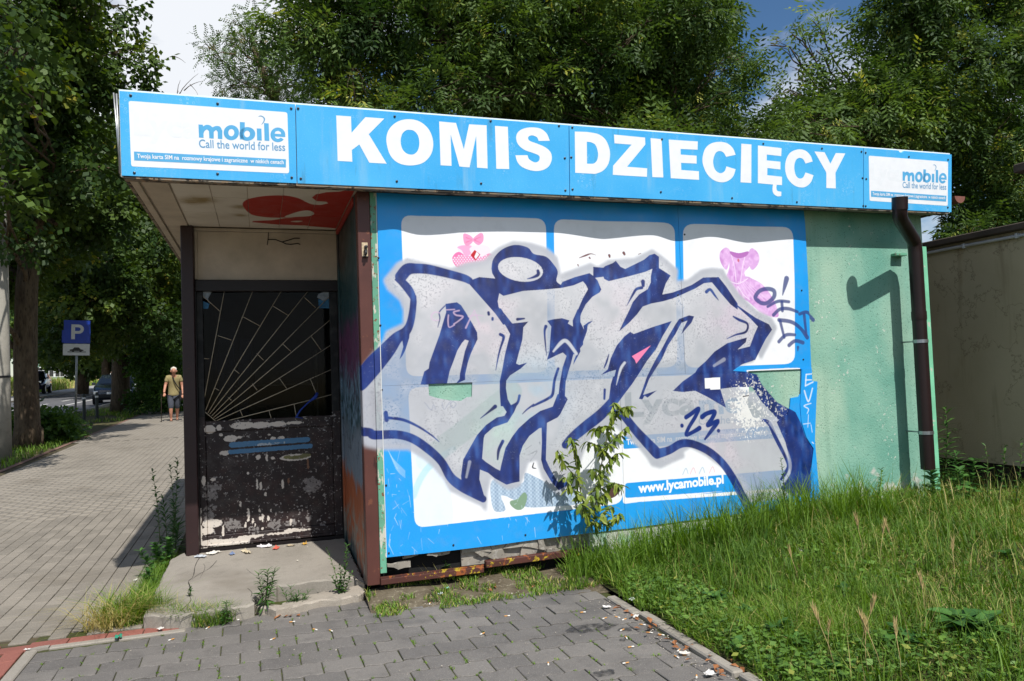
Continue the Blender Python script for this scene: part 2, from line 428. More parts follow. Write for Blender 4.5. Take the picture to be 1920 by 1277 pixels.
    for k_ in range(7): c.put(md*c.line(zs('D', [(300+k_*18, 450, 6), (330+k_*50, 600+k_*8, 12)])), (236, 206, 236), .6)
    # lower left: pale arcs, checked cloth and a green leaf
    fld = c.cover([rrect(quads[3], 20)])
    arc = lambda pts, w, col, al: c.put(fld*c.line([(p[0], p[1], w) for p in [fp(*q) for q in pts]], 8, .01), col, al)
    arc([(800, 862), (830, 838), (905, 780), (960, 735)], .15, (172, 206, 190), .8)
    c.put(fld*np.clip(c.cover([ell(*fp(780, 965), .26, .42, 40)])-c.cover([ell(*fp(770, 985), .205, .36, 40)])*.0, 0, 1), (222, 232, 243), .8)
    arc([(775, 930), (790, 895), (812, 868), (850, 842)], .045, (150, 214, 224), .5)
    ck = fld*c.cover([spline(zp('I', [(350, 800), (430, 770), (490, 830), (640, 810), (660, 720), (760, 760), (840, 800), (1000, 880), (1150, 900), (1180, 1000), (900, 1030), (670, 1035), (560, 970), (440, 930), (480, 1060), (380, 1070), (345, 940)]), 4, True)])
    yy, xx = np.mgrid[0:c.h, 0:c.w]; gr = ((xx//5+yy//5) % 2)*.5+((xx//10) % 2)*.3
    c.put(ck, (186, 204, 220)); c.put(ck*gr, (112, 138, 168), .8)
    c.put(c.cover([spline(zp('I', [(650, 900), (680, 940), (650, 1040), (590, 1062), (530, 1020), (525, 980), (590, 960)]), 5, True)]), (128, 156, 128))
    for pts in ([(690, 555, 10), (770, 520, 9), (710, 610, 8)], [(740, 630, 9), (730, 670, 12), (760, 680, 7)], [(665, 505, 6), (720, 465, 5)], [(795, 440, 14), (798, 455, 8)]):
        c.put(c.line(zs('I', pts)), (46, 40, 44))
    c.put(c.cover([spline(zp('J', [(210, 1060), (290, 1015), (320, 1060), (270, 1130), (200, 1150)]), 5, True)]), (88, 62, 58))
    # scratches and stuck dirt on the blue border
    for _ in range(70):
        x, z = rs.uniform(.14, 1.5), rs.uniform(.28, .6)
        if rs.rand() < .45: x = rs.uniform(.14, .34); z = rs.uniform(.28, 1.05)
        l = rs.uniform(.01, .09); a = rs.uniform(-2.4, .4)
        c.put(c.line([(x, z, .003), (x+l*math.cos(a)*.5, z+l*math.sin(a), .0015)], 3, .003), (214, 232, 242), rs.uniform(.25, .8))
    for k in range(9):
        c.put(c.line(zs('H', [(280+k*9, 600+k*22, 4), (330+k*8, 690+k*17, 5), (440, 800+k*8, 3)])), (190, 222, 240), .45)

def spray(c, m, col, dark, lite, seed):
    """uneven coat: thin where the can moved fast, streaked along the stroke"""
    n1 = vnoise(c.h, c.w, 46, seed, 2); n2 = vnoise(c.h, c.w, 4, seed+1, 1); q = vnoise(c.h, int(c.w*3.2), 34, seed+4, 1)[:, ::1]; q = q[:, (np.arange(c.w)*3.2).astype(int)]; n1 = .5*n1+.5*q
    base = np.array(lin(col), 'f'); d = np.array(lin(dark), 'f'); l = np.array(lin(lite), 'f')
    k = np.clip((n1-.53)*2.6+(n2-.5)*.12, -1, 1)[..., None]
    c.put(m*.97, np.where(k > 0, base+(l-base)*k*.75, base+(d-base)*(-k)).astype('f'))

def paint_graffiti(c, over=True):
    seed = 40
    sil = ([(677, 700), (690, 680)] + [(640+x/3, 426+y/3) for x, y in ((180, 720), (240, 640), (255, 590), (350, 545), (352, 470), (330, 410), (262, 350), (240, 300), (310, 210), (370, 178), (480, 205), (620, 235), (700, 205), (800, 190), (840, 150), (880, 120), (960, 85), (1060, 95), (1140, 120), (1205, 170), (1225, 270), (1400, 205), (1440, 225), (1500, 190), (1640, 180), (1740, 130), (1830, 190), (1890, 240), (1885, 305))]
           + [(1120+x/7.096, 440+y/7.096) for x, y in ((1200, 610), (1360, 480), (1500, 455), (1650, 470))]
           + [(1320+x/5.108, 440+y/5.108) for x, y in ((200, 400), (330, 570), (500, 730), (640, 800), (690, 890), (640, 1010), (545, 1190))]
           + [(1280+x/4.257, 660+y/4.257) for x, y in ((600, 0), (560, 75), (420, 110), (370, 160), (450, 300), (600, 330), (720, 480), (860, 590), (960, 760), (900, 1000), (830, 1160), (540, 1200), (440, 1060), (330, 930), (180, 820), (60, 760), (0, 800))]
           + [(1100+x/4.9125, 700+y/4.9125) for x, y in ((900, 770), (780, 820), (680, 870), (600, 850), (560, 780), (480, 680), (350, 560), (240, 470), (120, 520), (0, 640))]
           + [(850+x/4.911, 740+y/4.911) for x, y in ((1080, 850), (975, 930), (880, 850), (820, 760), (770, 600), (690, 620), (640, 760), (610, 840), (500, 870), (400, 800), (345, 760), (310, 900), (300, 1075), (260, 1020), (0, 905))]
           + [(670+x/4.911, 720+y/4.911) for x, y in ((1080, 1070), (860, 985), (790, 860), (700, 760), (620, 690), (470, 600), (240, 600), (60, 560), (40, 400))])
    pts = [fp(*p) for p in sil]; m = boxblur(c.cover([pts]), 4)
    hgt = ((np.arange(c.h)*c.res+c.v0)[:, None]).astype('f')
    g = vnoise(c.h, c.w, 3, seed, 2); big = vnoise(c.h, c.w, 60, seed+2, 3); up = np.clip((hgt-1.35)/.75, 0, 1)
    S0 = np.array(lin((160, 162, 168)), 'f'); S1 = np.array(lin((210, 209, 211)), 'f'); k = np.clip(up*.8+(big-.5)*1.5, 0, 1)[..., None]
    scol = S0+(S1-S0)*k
    grain = np.clip((g-.57)*6, 0, 1)*np.clip((big-.42)*5, 0, 1)
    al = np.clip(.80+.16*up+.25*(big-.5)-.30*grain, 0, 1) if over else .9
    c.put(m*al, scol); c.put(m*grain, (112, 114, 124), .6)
    # tinted veils of older paint under the silver
    for (x, y, r, col) in ((900, 600, 70, (224, 200, 208)), (1160, 560, 60, (214, 200, 206)), (1370, 590, 55, (208, 186, 204)), (1330, 860, 80, (210, 192, 202)), (960, 760, 60, (176, 206, 190)), (1000, 740, 50, (150, 190, 224)), (930, 830, 40, (178, 204, 190)), (1180, 480, 50, (206, 216, 226))):
        u, v = fp(x, y); R = r*.0042; X = (c.u0+np.arange(c.w)*c.res-u)/R; Y = ((c.v0+np.arange(c.h)*c.res-v)/R)[:, None]
        c.put(m*np.exp(-(X*X+Y*Y))*np.clip((big-.3)*2.5, 0, 1), col, .55)
    for z_, a, b in ((5, (765, 706), (1280, 686)), (6, (1280, 690), (1480, 680))):    # grey line where the upper posters end
        c.put(m*boxblur(c.line([fp(*a)+(.07,), fp(*b)+(.07,)], 2), 3)*np.clip((big-.36)*5, 0, 1), (140, 150, 160), .28)
    N = lambda z, pts, s=3, smooth=True: c.cover([spline(zp(z, pts), s, True) if smooth else zp(z, pts)])
    nav = np.zeros((c.h, c.w), 'f'); soft = np.zeros((c.h, c.w), 'f')
    def S(z, pts, k=1.0, sf=.006):
        np.maximum(nav, c.line(zs(z, pts, k), 6, sf), nav)
    def F(z, pts, smooth=False):
        np.maximum(nav, c.cover([zp(z, pts)]), nav)
    # first letter: bar, left flank, foot
    S('A', [(430, 850, 150), (520, 750, 150), (640, 735, 130), (800, 745, 125), (1000, 790, 110), (1260, 862, 100), (1340, 900, 90)])
    F('A', [(345, 890), (420, 770), (500, 700), (560, 810), (470, 870), (390, 935)])
    S('A', [(430, 900, 100), (540, 1020, 110), (605, 1150, 80), (600, 1290, 70)])
    S('E', [(745, -20, 80), (735, 150, 90), (700, 330, 100), (640, 440, 120), (520, 530, 150), (400, 680, 200), (220, 880, 240), (60, 1080, 220), (20, 1130, 200)])
    F('E', [(590, 520), (700, 400), (690, 520), (640, 680), (600, 760), (560, 810), (610, 640)])
    S('H', [(20, 440, 85), (110, 445, 75), (160, 470, 80), (350, 465, 75), (500, 500, 75), (640, 590, 75), (770, 710, 70), (860, 860, 80), (960, 940, 90), (1080, 1010, 80), (1160, 1060, 60)])
    F('E', [(1170, 70), (1320, 50), (1375, 90), (1440, 190), (1530, 340), (1590, 450), (1597, 540), (1550, 640), (1510, 730), (1470, 850), (1435, 1010), (1435, 1080), (1310, 1135), (1360, 1070), (1365, 1000), (1430, 700), (1480, 560), (1430, 545), (1390, 590), (1330, 690), (1280, 830), (1230, 960), (1190, 1145), (840, 1145), (890, 970), (950, 930), (960, 850), (1050, 600), (1090, 490), (1180, 180)])
    S('E', [(1165, 95, 14), (1090, 180, 16), (1097, 260, 16), (1070, 380, 8)])
    # second letter with its ring
    F('B', spline_px([(140, 530), (165, 400), (280, 275), (450, 215), (620, 250), (700, 335), (860, 370), (960, 470), (1018, 570), (1000, 690), (1060, 745)], 4) + [(1080, 705), (1250, 640), (1450, 585), (1500, 620), (1560, 680), (1612, 800), (1590, 840), (1490, 900), (1400, 1000), (1340, 1120), (1310, 1230), (1335, 1290), (1230, 1290), (1235, 1190), (1300, 1060), (1360, 920), (1430, 800), (1400, 740), (1360, 695), (1230, 750), (1070, 785), (860, 805), (560, 825), (300, 890), (245, 855), (225, 960), (240, 1040), (330, 1140), (425, 1260), (300, 1270), (200, 1130), (0, 905), (-180, 700), (-20, 640), (190, 660), (150, 590)])
    hole = c.cover([ell(*zp('B', [(527, 540)])[0], .172, .088, 28, -.12)])
    nav[:] = nav*(1-hole)
    S('B', [(755, 560, 40), (755, 610, 44), (690, 645, 28), (615, 665, 10)])
    F('F', [(420, 190), (560, 175), (635, 165), (570, 240), (560, 400), (520, 560), (480, 720), (520, 740), (630, 708), (540, 790), (400, 880), (350, 950), (345, 1050), (370, 1200), (420, 1290), (275, 1290), (262, 1100), (262, 960), (300, 780), (330, 600), (370, 430), (395, 330), (340, 230), (250, 100), (150, -10), (270, -10), (330, 90)])
    F('F', [(1290, 0), (1360, 0), (1330, 80), (1330, 170), (1380, 270), (1370, 220), (1440, 170), (1505, 150), (1430, 210), (1420, 290), (1370, 430), (1370, 470), (1330, 520), (1335, 560), (1240, 740), (1250, 680), (1285, 590), (1240, 600), (1210, 720), (1170, 850), (1140, 960), (1130, 1150), (1168, 1200), (1100, 1290), (980, 1290), (1040, 1180), (1060, 990), (1100, 770), (1150, 620), (1100, 575), (1020, 610), (960, 640), (888, 675), (920, 560), (940, 230), (885, 155), (960, 135), (1080, 120), (1182, 150), (1160, 190), (1230, 230), (1225, 150), (1260, 70)])
    for z, pts in (('F', [(490, 135, 38), (580, 125, 20)]), ('F', [(265, 335, 40), (310, 375, 38), (268, 520, 26), (238, 650, 20), (210, 810, 8)]), ('F', [(105, 45, 34), (110, 70, 34)]), ('F', [(160, 120, 32), (160, 138, 32)]),
                   ('F', [(868, 230, 44), (853, 300, 28), (868, 480, 18), (885, 610, 8)]), ('F', [(1040, 790, 36), (990, 950, 36), (965, 1130, 40), (900, 1190, 36), (800, 1240, 34), (700, 1290, 24)]), ('I', [(740, 92, 18), (680, 135, 14), (636, 178, 6)]),
                   ('F', [(525, 1150, 36), (500, 1240, 36), (430, 1300, 60)]), ('I', [(455, 430, 30), (418, 510, 28), (408, 595, 16)]), ('I', [(385, 110, 36), (330, 155, 20), (250, 218, 6)]),
                   ('H', [(262, 265, 36), (268, 330, 40)]), ('H', [(268, 310, 26), (420, 330, 26), (560, 392, 20), (680, 470, 14), (752, 532, 6)])):
        S(z, pts)
    F('I', [(435, -5), (440, 80), (490, 160), (470, 195), (400, 210), (300, 280), (220, 370), (140, 510), (90, 600), (70, 750), (75, 800), (100, 900), (270, 985), (292, 960), (240, 780), (245, 690), (320, 720), (380, 770), (490, 830), (540, 815), (610, 800), (610, 560), (640, 470), (700, 380), (790, 310), (812, 305), (815, 440), (808, 600), (830, 680), (900, 800), (970, 882), (1040, 840), (1080, 790), (1040, 770), (960, 800), (900, 700), (852, 600), (862, 260), (960, 210), (985, 180), (1052, 45), (1010, -5), (960, -5), (915, 110), (800, 150), (700, 220), (600, 310), (540, 390), (480, 490), (440, 650), (430, 700), (390, 680), (300, 620), (265, 590), (280, 400), (290, 370), (370, 300), (500, 255), (560, 160), (620, 20), (610, -5), (590, 60), (540, 105), (500, 60), (480, -5)])
    # third letter
    F('C', [(-60, 430), (80, 440), (100, 420), (200, 380), (240, 350), (300, 430), (360, 460), (480, 400), (600, 340), (670, 280), (740, 260), (800, 300), (800, 450), (970, 545), (900, 650), (860, 760), (850, 800), (1000, 770), (1110, 730), (1250, 670), (1390, 575), (1590, 570), (1700, 700), (1860, 920), (1860, 1000), (1760, 930), (1620, 780), (1500, 640), (1400, 650), (1290, 720), (1120, 800), (1000, 850), (860, 890), (700, 920), (590, 960), (520, 1060), (420, 1170), (285, 1290), (340, 1170), (420, 1000), (460, 900), (540, 800), (650, 730), (690, 640), (690, 560), (710, 460), (620, 500), (400, 560), (150, 620), (90, 590), (80, 560), (-60, 580)])
    S('C', [(588, 630, 56), (592, 680, 44)]); S('C', [(575, 710, 40), (505, 730, 36), (460, 800, 30), (385, 945, 6)]); S('C', [(1432, 765, 44), (1480, 735, 36), (1540, 810, 28), (1592, 875, 8)])
    F('D', [(120, 420), (200, 540), (320, 680), (500, 800), (620, 860), (650, 910), (590, 1000), (540, 1100), (490, 1200), (400, 1220), (290, 1290), (-10, 1290), (0, 1230), (100, 1120), (220, 1040), (410, 985), (400, 1030), (320, 1100), (440, 1070), (480, 960), (515, 880), (440, 800), (300, 680), (180, 560), (100, 480)])
    S('D', [(275, 785, 14), (330, 815, 26), (415, 855, 22), (400, 930, 22), (300, 960, 16), (215, 998, 6)])
    F('G', [(575, 300), (620, 330), (860, 240), (1130, 155), (1010, 350), (920, 530), (800, 690), (700, 850), (600, 1000), (500, 1130), (420, 1240), (370, 1290), (295, 1200), (320, 1000), (350, 900), (370, 890), (390, 805), (300, 830), (185, 878), (280, 800), (320, 650), (400, 480), (500, 360)])
    F('G', [(1230, 130), (1360, 80), (1425, 95), (1390, 180), (1258, 335), (1290, 250), (1340, 150), (1260, 180), (1180, 330), (1080, 480), (1000, 660), (900, 820), (830, 930), (750, 1140), (935, 1078), (810, 1175), (770, 1150), (740, 1200), (695, 1190), (720, 1130), (800, 900), (900, 700), (1000, 520), (1090, 350), (1180, 200)])
    S('G', [(240, 1070, 34), (235, 1190, 30)]); S('G', [(295, 600, 12), (265, 700, 26), (232, 780, 14)])
    F('K', [(-78, 310), (0, 235), (100, 165), (120, 130), (200, 60), (280, -10), (600, -10), (560, 70), (470, 100), (400, 150), (525, 160), (600, 180), (640, 260), (760, 400), (900, 480), (940, 560), (980, 680), (1042, 770), (1020, 950), (1022, 1120), (900, 1160), (780, 1090), (860, 970), (850, 850), (820, 720), (750, 560), (770, 540), (640, 400), (560, 280), (420, 280), (300, 295), (345, 445), (200, 360), (100, 310), (0, 320)])
    S('K', [(640, 545, 20), (690, 570, 36), (745, 690, 34), (838, 880, 30), (828, 950, 30), (785, 1015, 20)])
    S('P', [(1151, 750, 17), (1128, 776, 20), (1098, 800, 20), (1074, 820, 18), (1060, 834, 14)])
    S('P', [(1150, 760, 14), (1170, 780, 15), (1190, 805, 16), (1210, 827, 18), (1230, 848, 20)]); S('P', [(1232, 851, 18), (1255, 844, 15), (1277, 832, 15), (1300, 833, 14), (1330, 847, 14), (1355, 869, 14), (1373, 895, 15), (1389, 925, 16), (1402, 950, 16)])
    core = nav.copy(); halo = boxblur(nav, 7)
    edge = m*(1-np.clip(boxblur(m, 16)*1.0, 0, 1)**3); c.put(np.clip(edge*1.6, 0, 1)*(1-core), (176, 178, 186), .75); c.put(np.clip(halo*1.2, 0, 1)*(1-core)*m, (176, 180, 194), .3)
    spray(c, core, NAVY, NAVYD, NAVYL, 71)
    blk = core*np.clip((vnoise(c.h, c.w, 3, 77, 1)-.86)*5, 0, 1)*np.clip((big-.45)*5, 0, 1); c.put(blk, (160, 170, 200), .5)
    # silver accents laid back over the dark
    for z, pts in (('F', [(975, 560, 24), (1060, 460, 46), (1120, 418, 46), (1180, 455, 46), (1280, 590, 40)]), ('G', [(505, 712, 34), (450, 800, 34), (395, 1005, 6)]), ('K', [(700, 560, 34), (780, 690, 34), (850, 860, 30), (850, 960, 28), (800, 1050, 20)]), ('I', [(150, 620, 30), (120, 760, 20)]), ('K', [(330, 60, 30), (250, 110, 20)])):
        c.put(c.line(zs(z, pts), 5, .008), (196, 198, 206), .95 if z in 'FG' else .45)
    c.put(c.cover([zp('G', [(600, 625), (850, 480), (660, 722), (640, 670)])]), (240, 130, 170))
    # tags
    T = lambda z, pts, col=(52, 68, 128), al=.88: c.put(c.line(zs(z, pts), 6, .006), col, al)
    T('D', [(520, 640, 40), (490, 600, 40), (530, 540, 38), (600, 520, 38), (660, 540, 40), (660, 600, 40), (600, 655, 38), (545, 655, 38), (515, 630, 38)])
    for pts in ([(775, 425, 52), (760, 490, 40), (740, 580, 10)], [(605, 690, 26), (700, 640, 30), (800, 645, 28)], [(735, 650, 32), (742, 730, 30)], [(660, 770, 34), (720, 715, 32), (800, 712, 32), (885, 742, 26)], [(712, 818, 36), (830, 838, 36), (920, 900, 34), (985, 985, 40)], [(722, 825, 30), (765, 985, 26)],
                [(715, 1025, 34), (780, 962, 32), (865, 960, 28)], [(905, 762, 30), (980, 745, 32), (1055, 815, 40)], [(950, 770, 32), (976, 960, 26)], [(812, 1060, 36), (870, 1018, 34), (945, 1035, 36)], [(898, 1078, 26), (897, 1112, 10)]): T('D', pts)
    T('J', [(877, 480, 34), (878, 484, 34)], NAVY, 1)
    for pts in ([(915, 405, 40), (960, 375, 40), (1030, 325, 38), (1000, 400, 38), (940, 500, 36), (918, 565, 36), (980, 540, 36), (1038, 505, 44)],): T('J', pts, NAVY, 1)
    for pts in ([(155, 518, 40), (195, 490, 36), (255, 478, 36), (235, 530, 36), (200, 585, 34), (280, 552, 34), (235, 620, 34), (178, 695, 18)], [(285, 628, 28), (286, 630, 28)]): T('K', pts, NAVY, 1)
    WH = (226, 236, 244)
    for pts in ([(982, 180, 10), (976, 270, 10)], [(982, 180, 10), (1034, 174, 8)], [(978, 224, 10), (1024, 222, 8)], [(976, 270, 10), (1036, 240, 10)], [(968, 310, 12), (1000, 395, 12), (1032, 290, 10)], [(1020, 410, 7), (965, 430, 8), (1000, 455, 8), (990, 490, 6)], [(1000, 500, 5), (995, 600, 5)], [(960, 575, 6), (1015, 568, 5)], [(1020, 580, 5), (1030, 640, 5)], [(1030, 720, 8), (1042, 730, 6)]): T('K', pts, WH, .8)
    PKT = (206, 178, 204)
    for pts in ([(1095, 190, 14), (1030, 180, 16), (985, 230, 16), (1010, 285, 14), (1085, 285, 12)], [(1180, 150, 14), (1290, 145, 14)], [(1210, 220, 16), (1205, 300, 18), (1220, 380, 14), (1290, 350, 14)], [(1350, 160, 18), (1280, 180, 20), (1310, 220, 20), (1400, 240, 20), (1340, 300, 16), (1280, 340, 16)], [(1470, 240, 10), (1560, 220, 16), (1670, 230, 8)], [(1550, 150, 10), (1590, 260, 16), (1625, 345, 10)], [(1550, 160, 10), (1500, 260, 16), (1440, 390, 22)]):
        T('E', pts, PKT, .75)
    for pts in ([(620, 170, 5), (680, 240, 5), (700, 190, 5), (720, 230, 5)], [(780, 170, 5), (800, 235, 5), (840, 180, 5), (870, 150, 5)], [(880, 160, 6), (910, 185, 6), (880, 220, 6), (855, 185, 6), (880, 160, 6)]): T('H', pts, (140, 146, 166), .8)

def spline_px(pts, sub): return [tuple(p) for p in spline(pts, sub)]

PB = (-.02, 3.90, .05, 2.76)
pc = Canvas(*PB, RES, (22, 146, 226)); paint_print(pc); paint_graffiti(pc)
# things stuck on or chipped off last of all
pc.put(pc.cover([zp('K', [(175, 210), (298, 202), (300, 297), (222, 302), (218, 290), (178, 292)])]), (240, 240, 238))
_ch = vnoise(pc.h, pc.w, 4, 91, 2); _u, _v = fp(1405, 765)
_X = (pc.u0+np.arange(pc.w)*RES-_u)/.17; _Y = ((pc.v0+np.arange(pc.h)*RES-_v)/.19)[:, None]; _g = np.exp(-(_X*_X+_Y*_Y))
pc.put(np.clip((_ch+_g*.75-.86)*9, 0, 1)*(_g > .08), (226, 224, 220))
pc.put(pc.cover([zp('K', [(478, 352), (528, 344), (528, 352), (480, 360)])]), (60, 50, 50))
IM_POSTER = pc.image('poster_print'); BOX_POSTER = pc.box
gc = Canvas(*PB, RES*1.4); paint_graffiti(gc, False)
gc.put(np.clip((vnoise(gc.h, gc.w, 3, 91, 2)-.60)*9, 0, 1)*gc.a*np.exp(-(((gc.u0+np.arange(gc.w)*gc.res)-_u)/.5)**2-((((gc.v0+np.arange(gc.h)*gc.res)-_v)/.4)**2)[:, None]), (222, 220, 214))
gc.a *= 1-gc.cover([zp('E', [(930, 1130), (1545, 1130), (1545, 1300), (930, 1300)])])
_t = gc.cover([zp('H', [(640, 30), (1075, 10), (1075, 165), (640, 165)])]); gc.a *= 1-_t
IM_PAINT = gc.image('spray_paint'); BOX_PAINT = gc.box
del pc, gc
# ================================================================== materials of the kiosk
def img_node(t, im):
    n = t.new('ShaderNodeTexImage'); n.image = im; n.interpolation = 'Linear'; n.extension = 'CLIP'
    return n
def mat_print(name, im, rough=.38, bumps=.05):
    t = NT(name); n = img_node(t, im); d = t.noise(11, 5)
    c = t.mix(t.ramp(d, .5, .8), n.outputs['Color'], (.30, .29, .27), 'MIX'); c2 = t.mix(.13, n.outputs['Color'], c)
    t.bump(t.noise(70, 3), bumps, .003)
    return t.done(c2, t.ramp(t.noise(6, 3), .3, .7, (rough-.08,)*3+(1,), (rough+.12,)*3+(1,)), 0, .4)
def over_paint(t, col):
    n = img_node(t, IM_PAINT); return t.mix(n.outputs['Alpha'], col, n.outputs['Color'])
def m_plaster():
    t = NT('green_plaster')
    a = t.mix(t.ramp(t.noise(1.7, 5), .35, .65), rgb(108, 160, 142), rgb(138, 180, 160))
    a = t.mix(t.ramp(t.noise(.9, 3, stretch=(1, 1, .6)), .5, .62), a, rgb(156, 186, 164))
    pk = t.vor(70); sp = t.math('LESS_THAN', pk, .22); sp = t.math('MULTIPLY', sp, t.ramp(t.noise(26, 3), .50, .56))
    a = t.mix(sp, a, rgb(58, 92, 80))
    a = t.mix(t.math('MULTIPLY', t.ramp(t.noise(7, 5, .6, (1, 1, .07)), .54, .72), .38), a, rgb(86, 128, 110))
    wh = t.math('MULTIPLY', t.ramp(t.noise(34, 4), .64, .68), t.ramp(t.noise(2.3, 3, stretch=(1.6, 1, .55)), .52, .62))
    a = t.mix(wh, a, rgb(212, 208, 198))
    z = t.new('ShaderNodeSeparateXYZ'); t.L(t.pos(), z.inputs[0])
    low = t.math('ADD', t.math('MULTIPLY', t.ramp(z.outputs['Z'], .30, .62, (1, 1, 1, 1), (0, 0, 0, 1)), .34), t.noise(9, 4))
    a = t.mix(t.ramp(low, .74, .84), a, rgb(186, 190, 180))
    t.bump(t.math('ADD', t.noise(58, 5, .65), t.math('MULTIPLY', pk, .5)), .5, .005)
    return t.done(over_paint(t, a), .85, 0, .2)
def m_paint(name, col, worn, rough=.45, amount=.62, scale=9, spraypaint=False, bare=None, stretch=None):
    t = NT(name); n = t.noise(scale, 6, .62, stretch); v = t.noise(3, 4)
    a = t.mix(t.ramp(v, .3, .7), rgb(*col), rgb(*[min(255, x*1.22) for x in col]))
    a = t.mix(t.ramp(n, amount, amount+.03), a, rgb(*worn))
    if bare: a = t.mix(t.ramp(t.noise(scale*1.7, 5, .6), amount+.03, amount+.06), a, rgb(*bare))
    t.bump(n, .25, .004)
    return t.done(over_paint(t, a) if spraypaint else a, rough, 0, .35)
m_poster = mat_print('printed_poster_board', IM_POSTER)
m_green = m_plaster()
m_post = m_paint('brown_post_paint', (80, 49, 43), (62, 37, 33), .4, .60, 8, True, (112, 70, 54), (1, 1, .35))
m_batten = m_paint('green_batten_paint', (92, 146, 120), (196, 192, 176), .5, .55, 22, True, (120, 84, 60), (1, 1, .3))
m_dark = m_paint('dark_brown_paint', (44, 30, 30), (66, 42, 38), .4, .66, 14)
m_black = m_paint('black_brown_paint', (26, 20, 20), (40, 30, 28), .45, .66, 14)
m_cream = simple('cream_boards', (190, 177, 158), .75, .12, 5, .3)
m_white = simple('white_sheet', (232, 232, 228), .5, .04, 8)
m_alu = simple('dull_aluminium', (190, 190, 188), .38, .08, 10, 0, .8)
m_rust = m_paint('rusty_channel', (70, 40, 34), (150, 84, 44), .7, .57, 13, False, (176, 150, 40))
m_chunk = m_paint('broken_render', (128, 122, 112), (164, 158, 148), .9, .55, 22, False, (112, 104, 96))
m_cav_shade = simple('cavity_shade', (20, 19, 18), .95, .2)  # near-black colour stands in for the shade inside the foot recess
m_edge = m_paint('chipped_edge_paint', (118, 110, 98), (58, 52, 46), .8, .5, 17, False, (150, 128, 104), (.35, 1, 1))
m_roof = simple('roof_felt', (60, 60, 60), .9, .2, 6, .5)
def m_sign():
    t = NT('sky_blue_vinyl'); z = t.noise(1.3, 3); f = t.noise(160, 3, .7)
    a = t.mix(t.ramp(z, .35, .65), rgb(52, 166, 230), rgb(80, 182, 236))
    a = t.mix(t.math('MULTIPLY', t.ramp(f, .60, .68), .5), a, rgb(150, 210, 240))
    r = t.vor(38); ring = t.math('MULTIPLY', t.ramp(t.math('ABSOLUTE', t.math('SUBTRACT', r, .35)), 0, .06, (1, 1, 1, 1), (0, 0, 0, 1)), t.ramp(t.noise(3.4, 3), .58, .66))
    a = t.mix(t.math('MULTIPLY', ring, .45), a, rgb(190, 226, 244))
    stx = t.math('MULTIPLY', t.ramp(t.noise(9, 4, .6, (1, 1, .06)), .56, .72), t.ramp(t.noise(1.9, 3), .4, .62)); a = t.mix(t.math('MULTIPLY', stx, .45), a, rgb(150, 196, 220))
    gr = t.math('MULTIPLY', t.ramp(t.noise(14, 5, .65, (1, 1, .12)), .60, .74), t.ramp(t.noise(.8, 3, stretch=(1.5, 1, 1)), .45, .6)); a = t.mix(t.math('MULTIPLY', gr, .42), a, rgb(70, 112, 132))
    t.bump(t.noise(1.5, 2, stretch=(1, 1, .5)), .5, .03); return t.done(a, .36, 0, .4)
m_sky_vinyl = m_sign()
m_letter = simple('white_vinyl', (238, 239, 241), .38, .03, 14)
m_logo = simple('logo_blue_vinyl', (88, 172, 220), .4, .05, 20)
m_logo2 = simple('faded_blue_vinyl', (104, 160, 200), .4, .05, 20)
m_ghost = simple('ghost_lettering', (235, 237, 239), .4, .02, 20)
m_screw = simple('screw_steel', (60, 62, 68), .4, .3, 90, 0, .7)
m_pipe = m_paint('dark_brown_pipe', (34, 23, 23), (56, 38, 35), .33, .68, 10)
m_galv = simple('galvanised_clamp', (176, 178, 182), .35, .1, 30, 0, .9)
m_wire = simple('black_cable', (24, 22, 22), .5)
m_bar = simple('tan_grille_paint', (176, 164, 140), .5, .2, 40)

# ================================================================== the kiosk
kiosk = empty('kiosk', (0, 0, 0), label='boarded-up single storey shop kiosk with sky blue sign band and graffiti covered front', cat='kiosk')
ORIG = (0, 0, 0)
# --- facade
m = MB()
m.box(.088, 4.965, .012, .14, .27, 2.735); m.box(1.62, 4.965, .0121, .139, -.1, .2699)
m.build('front_wall', m_green, kiosk, uvbox=BOX_PAINT)
m = MB(); m.box(.088, 1.6199, .075, .139, .0, .2699); m.build('recess_shade_back', m_cav_shade, kiosk)  # recess back, its shade put into the colour
m = MB(); m.bbox(0, .086, -.006, .10, .088, 2.734, .004); m.build('corner_post', m_post, kiosk, uvbox=BOX_PAINT)
m = MB(); m.bbox(.0885, .131, -.003, .011, .16, 2.73, .002); m.build('batten', m_batten, kiosk, uvbox=BOX_PAINT)
m = MB(); m.bbox(4.905, 4.985, -.012, .011, .3, 2.45, .003); m.build('corner_batten', m_paint('green_trim', (112, 176, 142), (190, 196, 180), .5, .62, 12), kiosk)
# poster boards with the torn places cut out
def board(name, loop, y=0.0, th=.009, mat=None, sag=None):
    m = MB(); m.poly([loop], lambda x, z: (x, y, z), dvec=(0, th, 0)); return m.build(name, mat or m_poster, kiosk, uvbox=BOX_POSTER)
XL, XR, ZT, ZS, ZB = .1345, 3.681, 2.729, 1.4105, .262
xs = 2.486; xb = fp(1165, 800)[0]
_kx = [at(p, 440, 'y', 0).x for p in (704, 740, 790, 860, 950, 1036, 1130, 1220, 1268, 1330, 1400, 1480, 1508)]; _kv = [.5, .8, .0, .55, .9, .95, .15, 1, .0, 1, .1, .85, .6]
def bulge(x, z):                    # the thin boards have sprung away from the wall between their screws
    t = np.interp(x, _kx, _kv); t = t*t*(3-2*t); return -.026*t*sstep0(ZS+.02, 2.2, z)*(1-.5*sstep0(2.62, 2.73, z))
def sstep0(a, b, x): t = min(1, max(0, (x-a)/(b-a))); return t*t*(3-2*t)
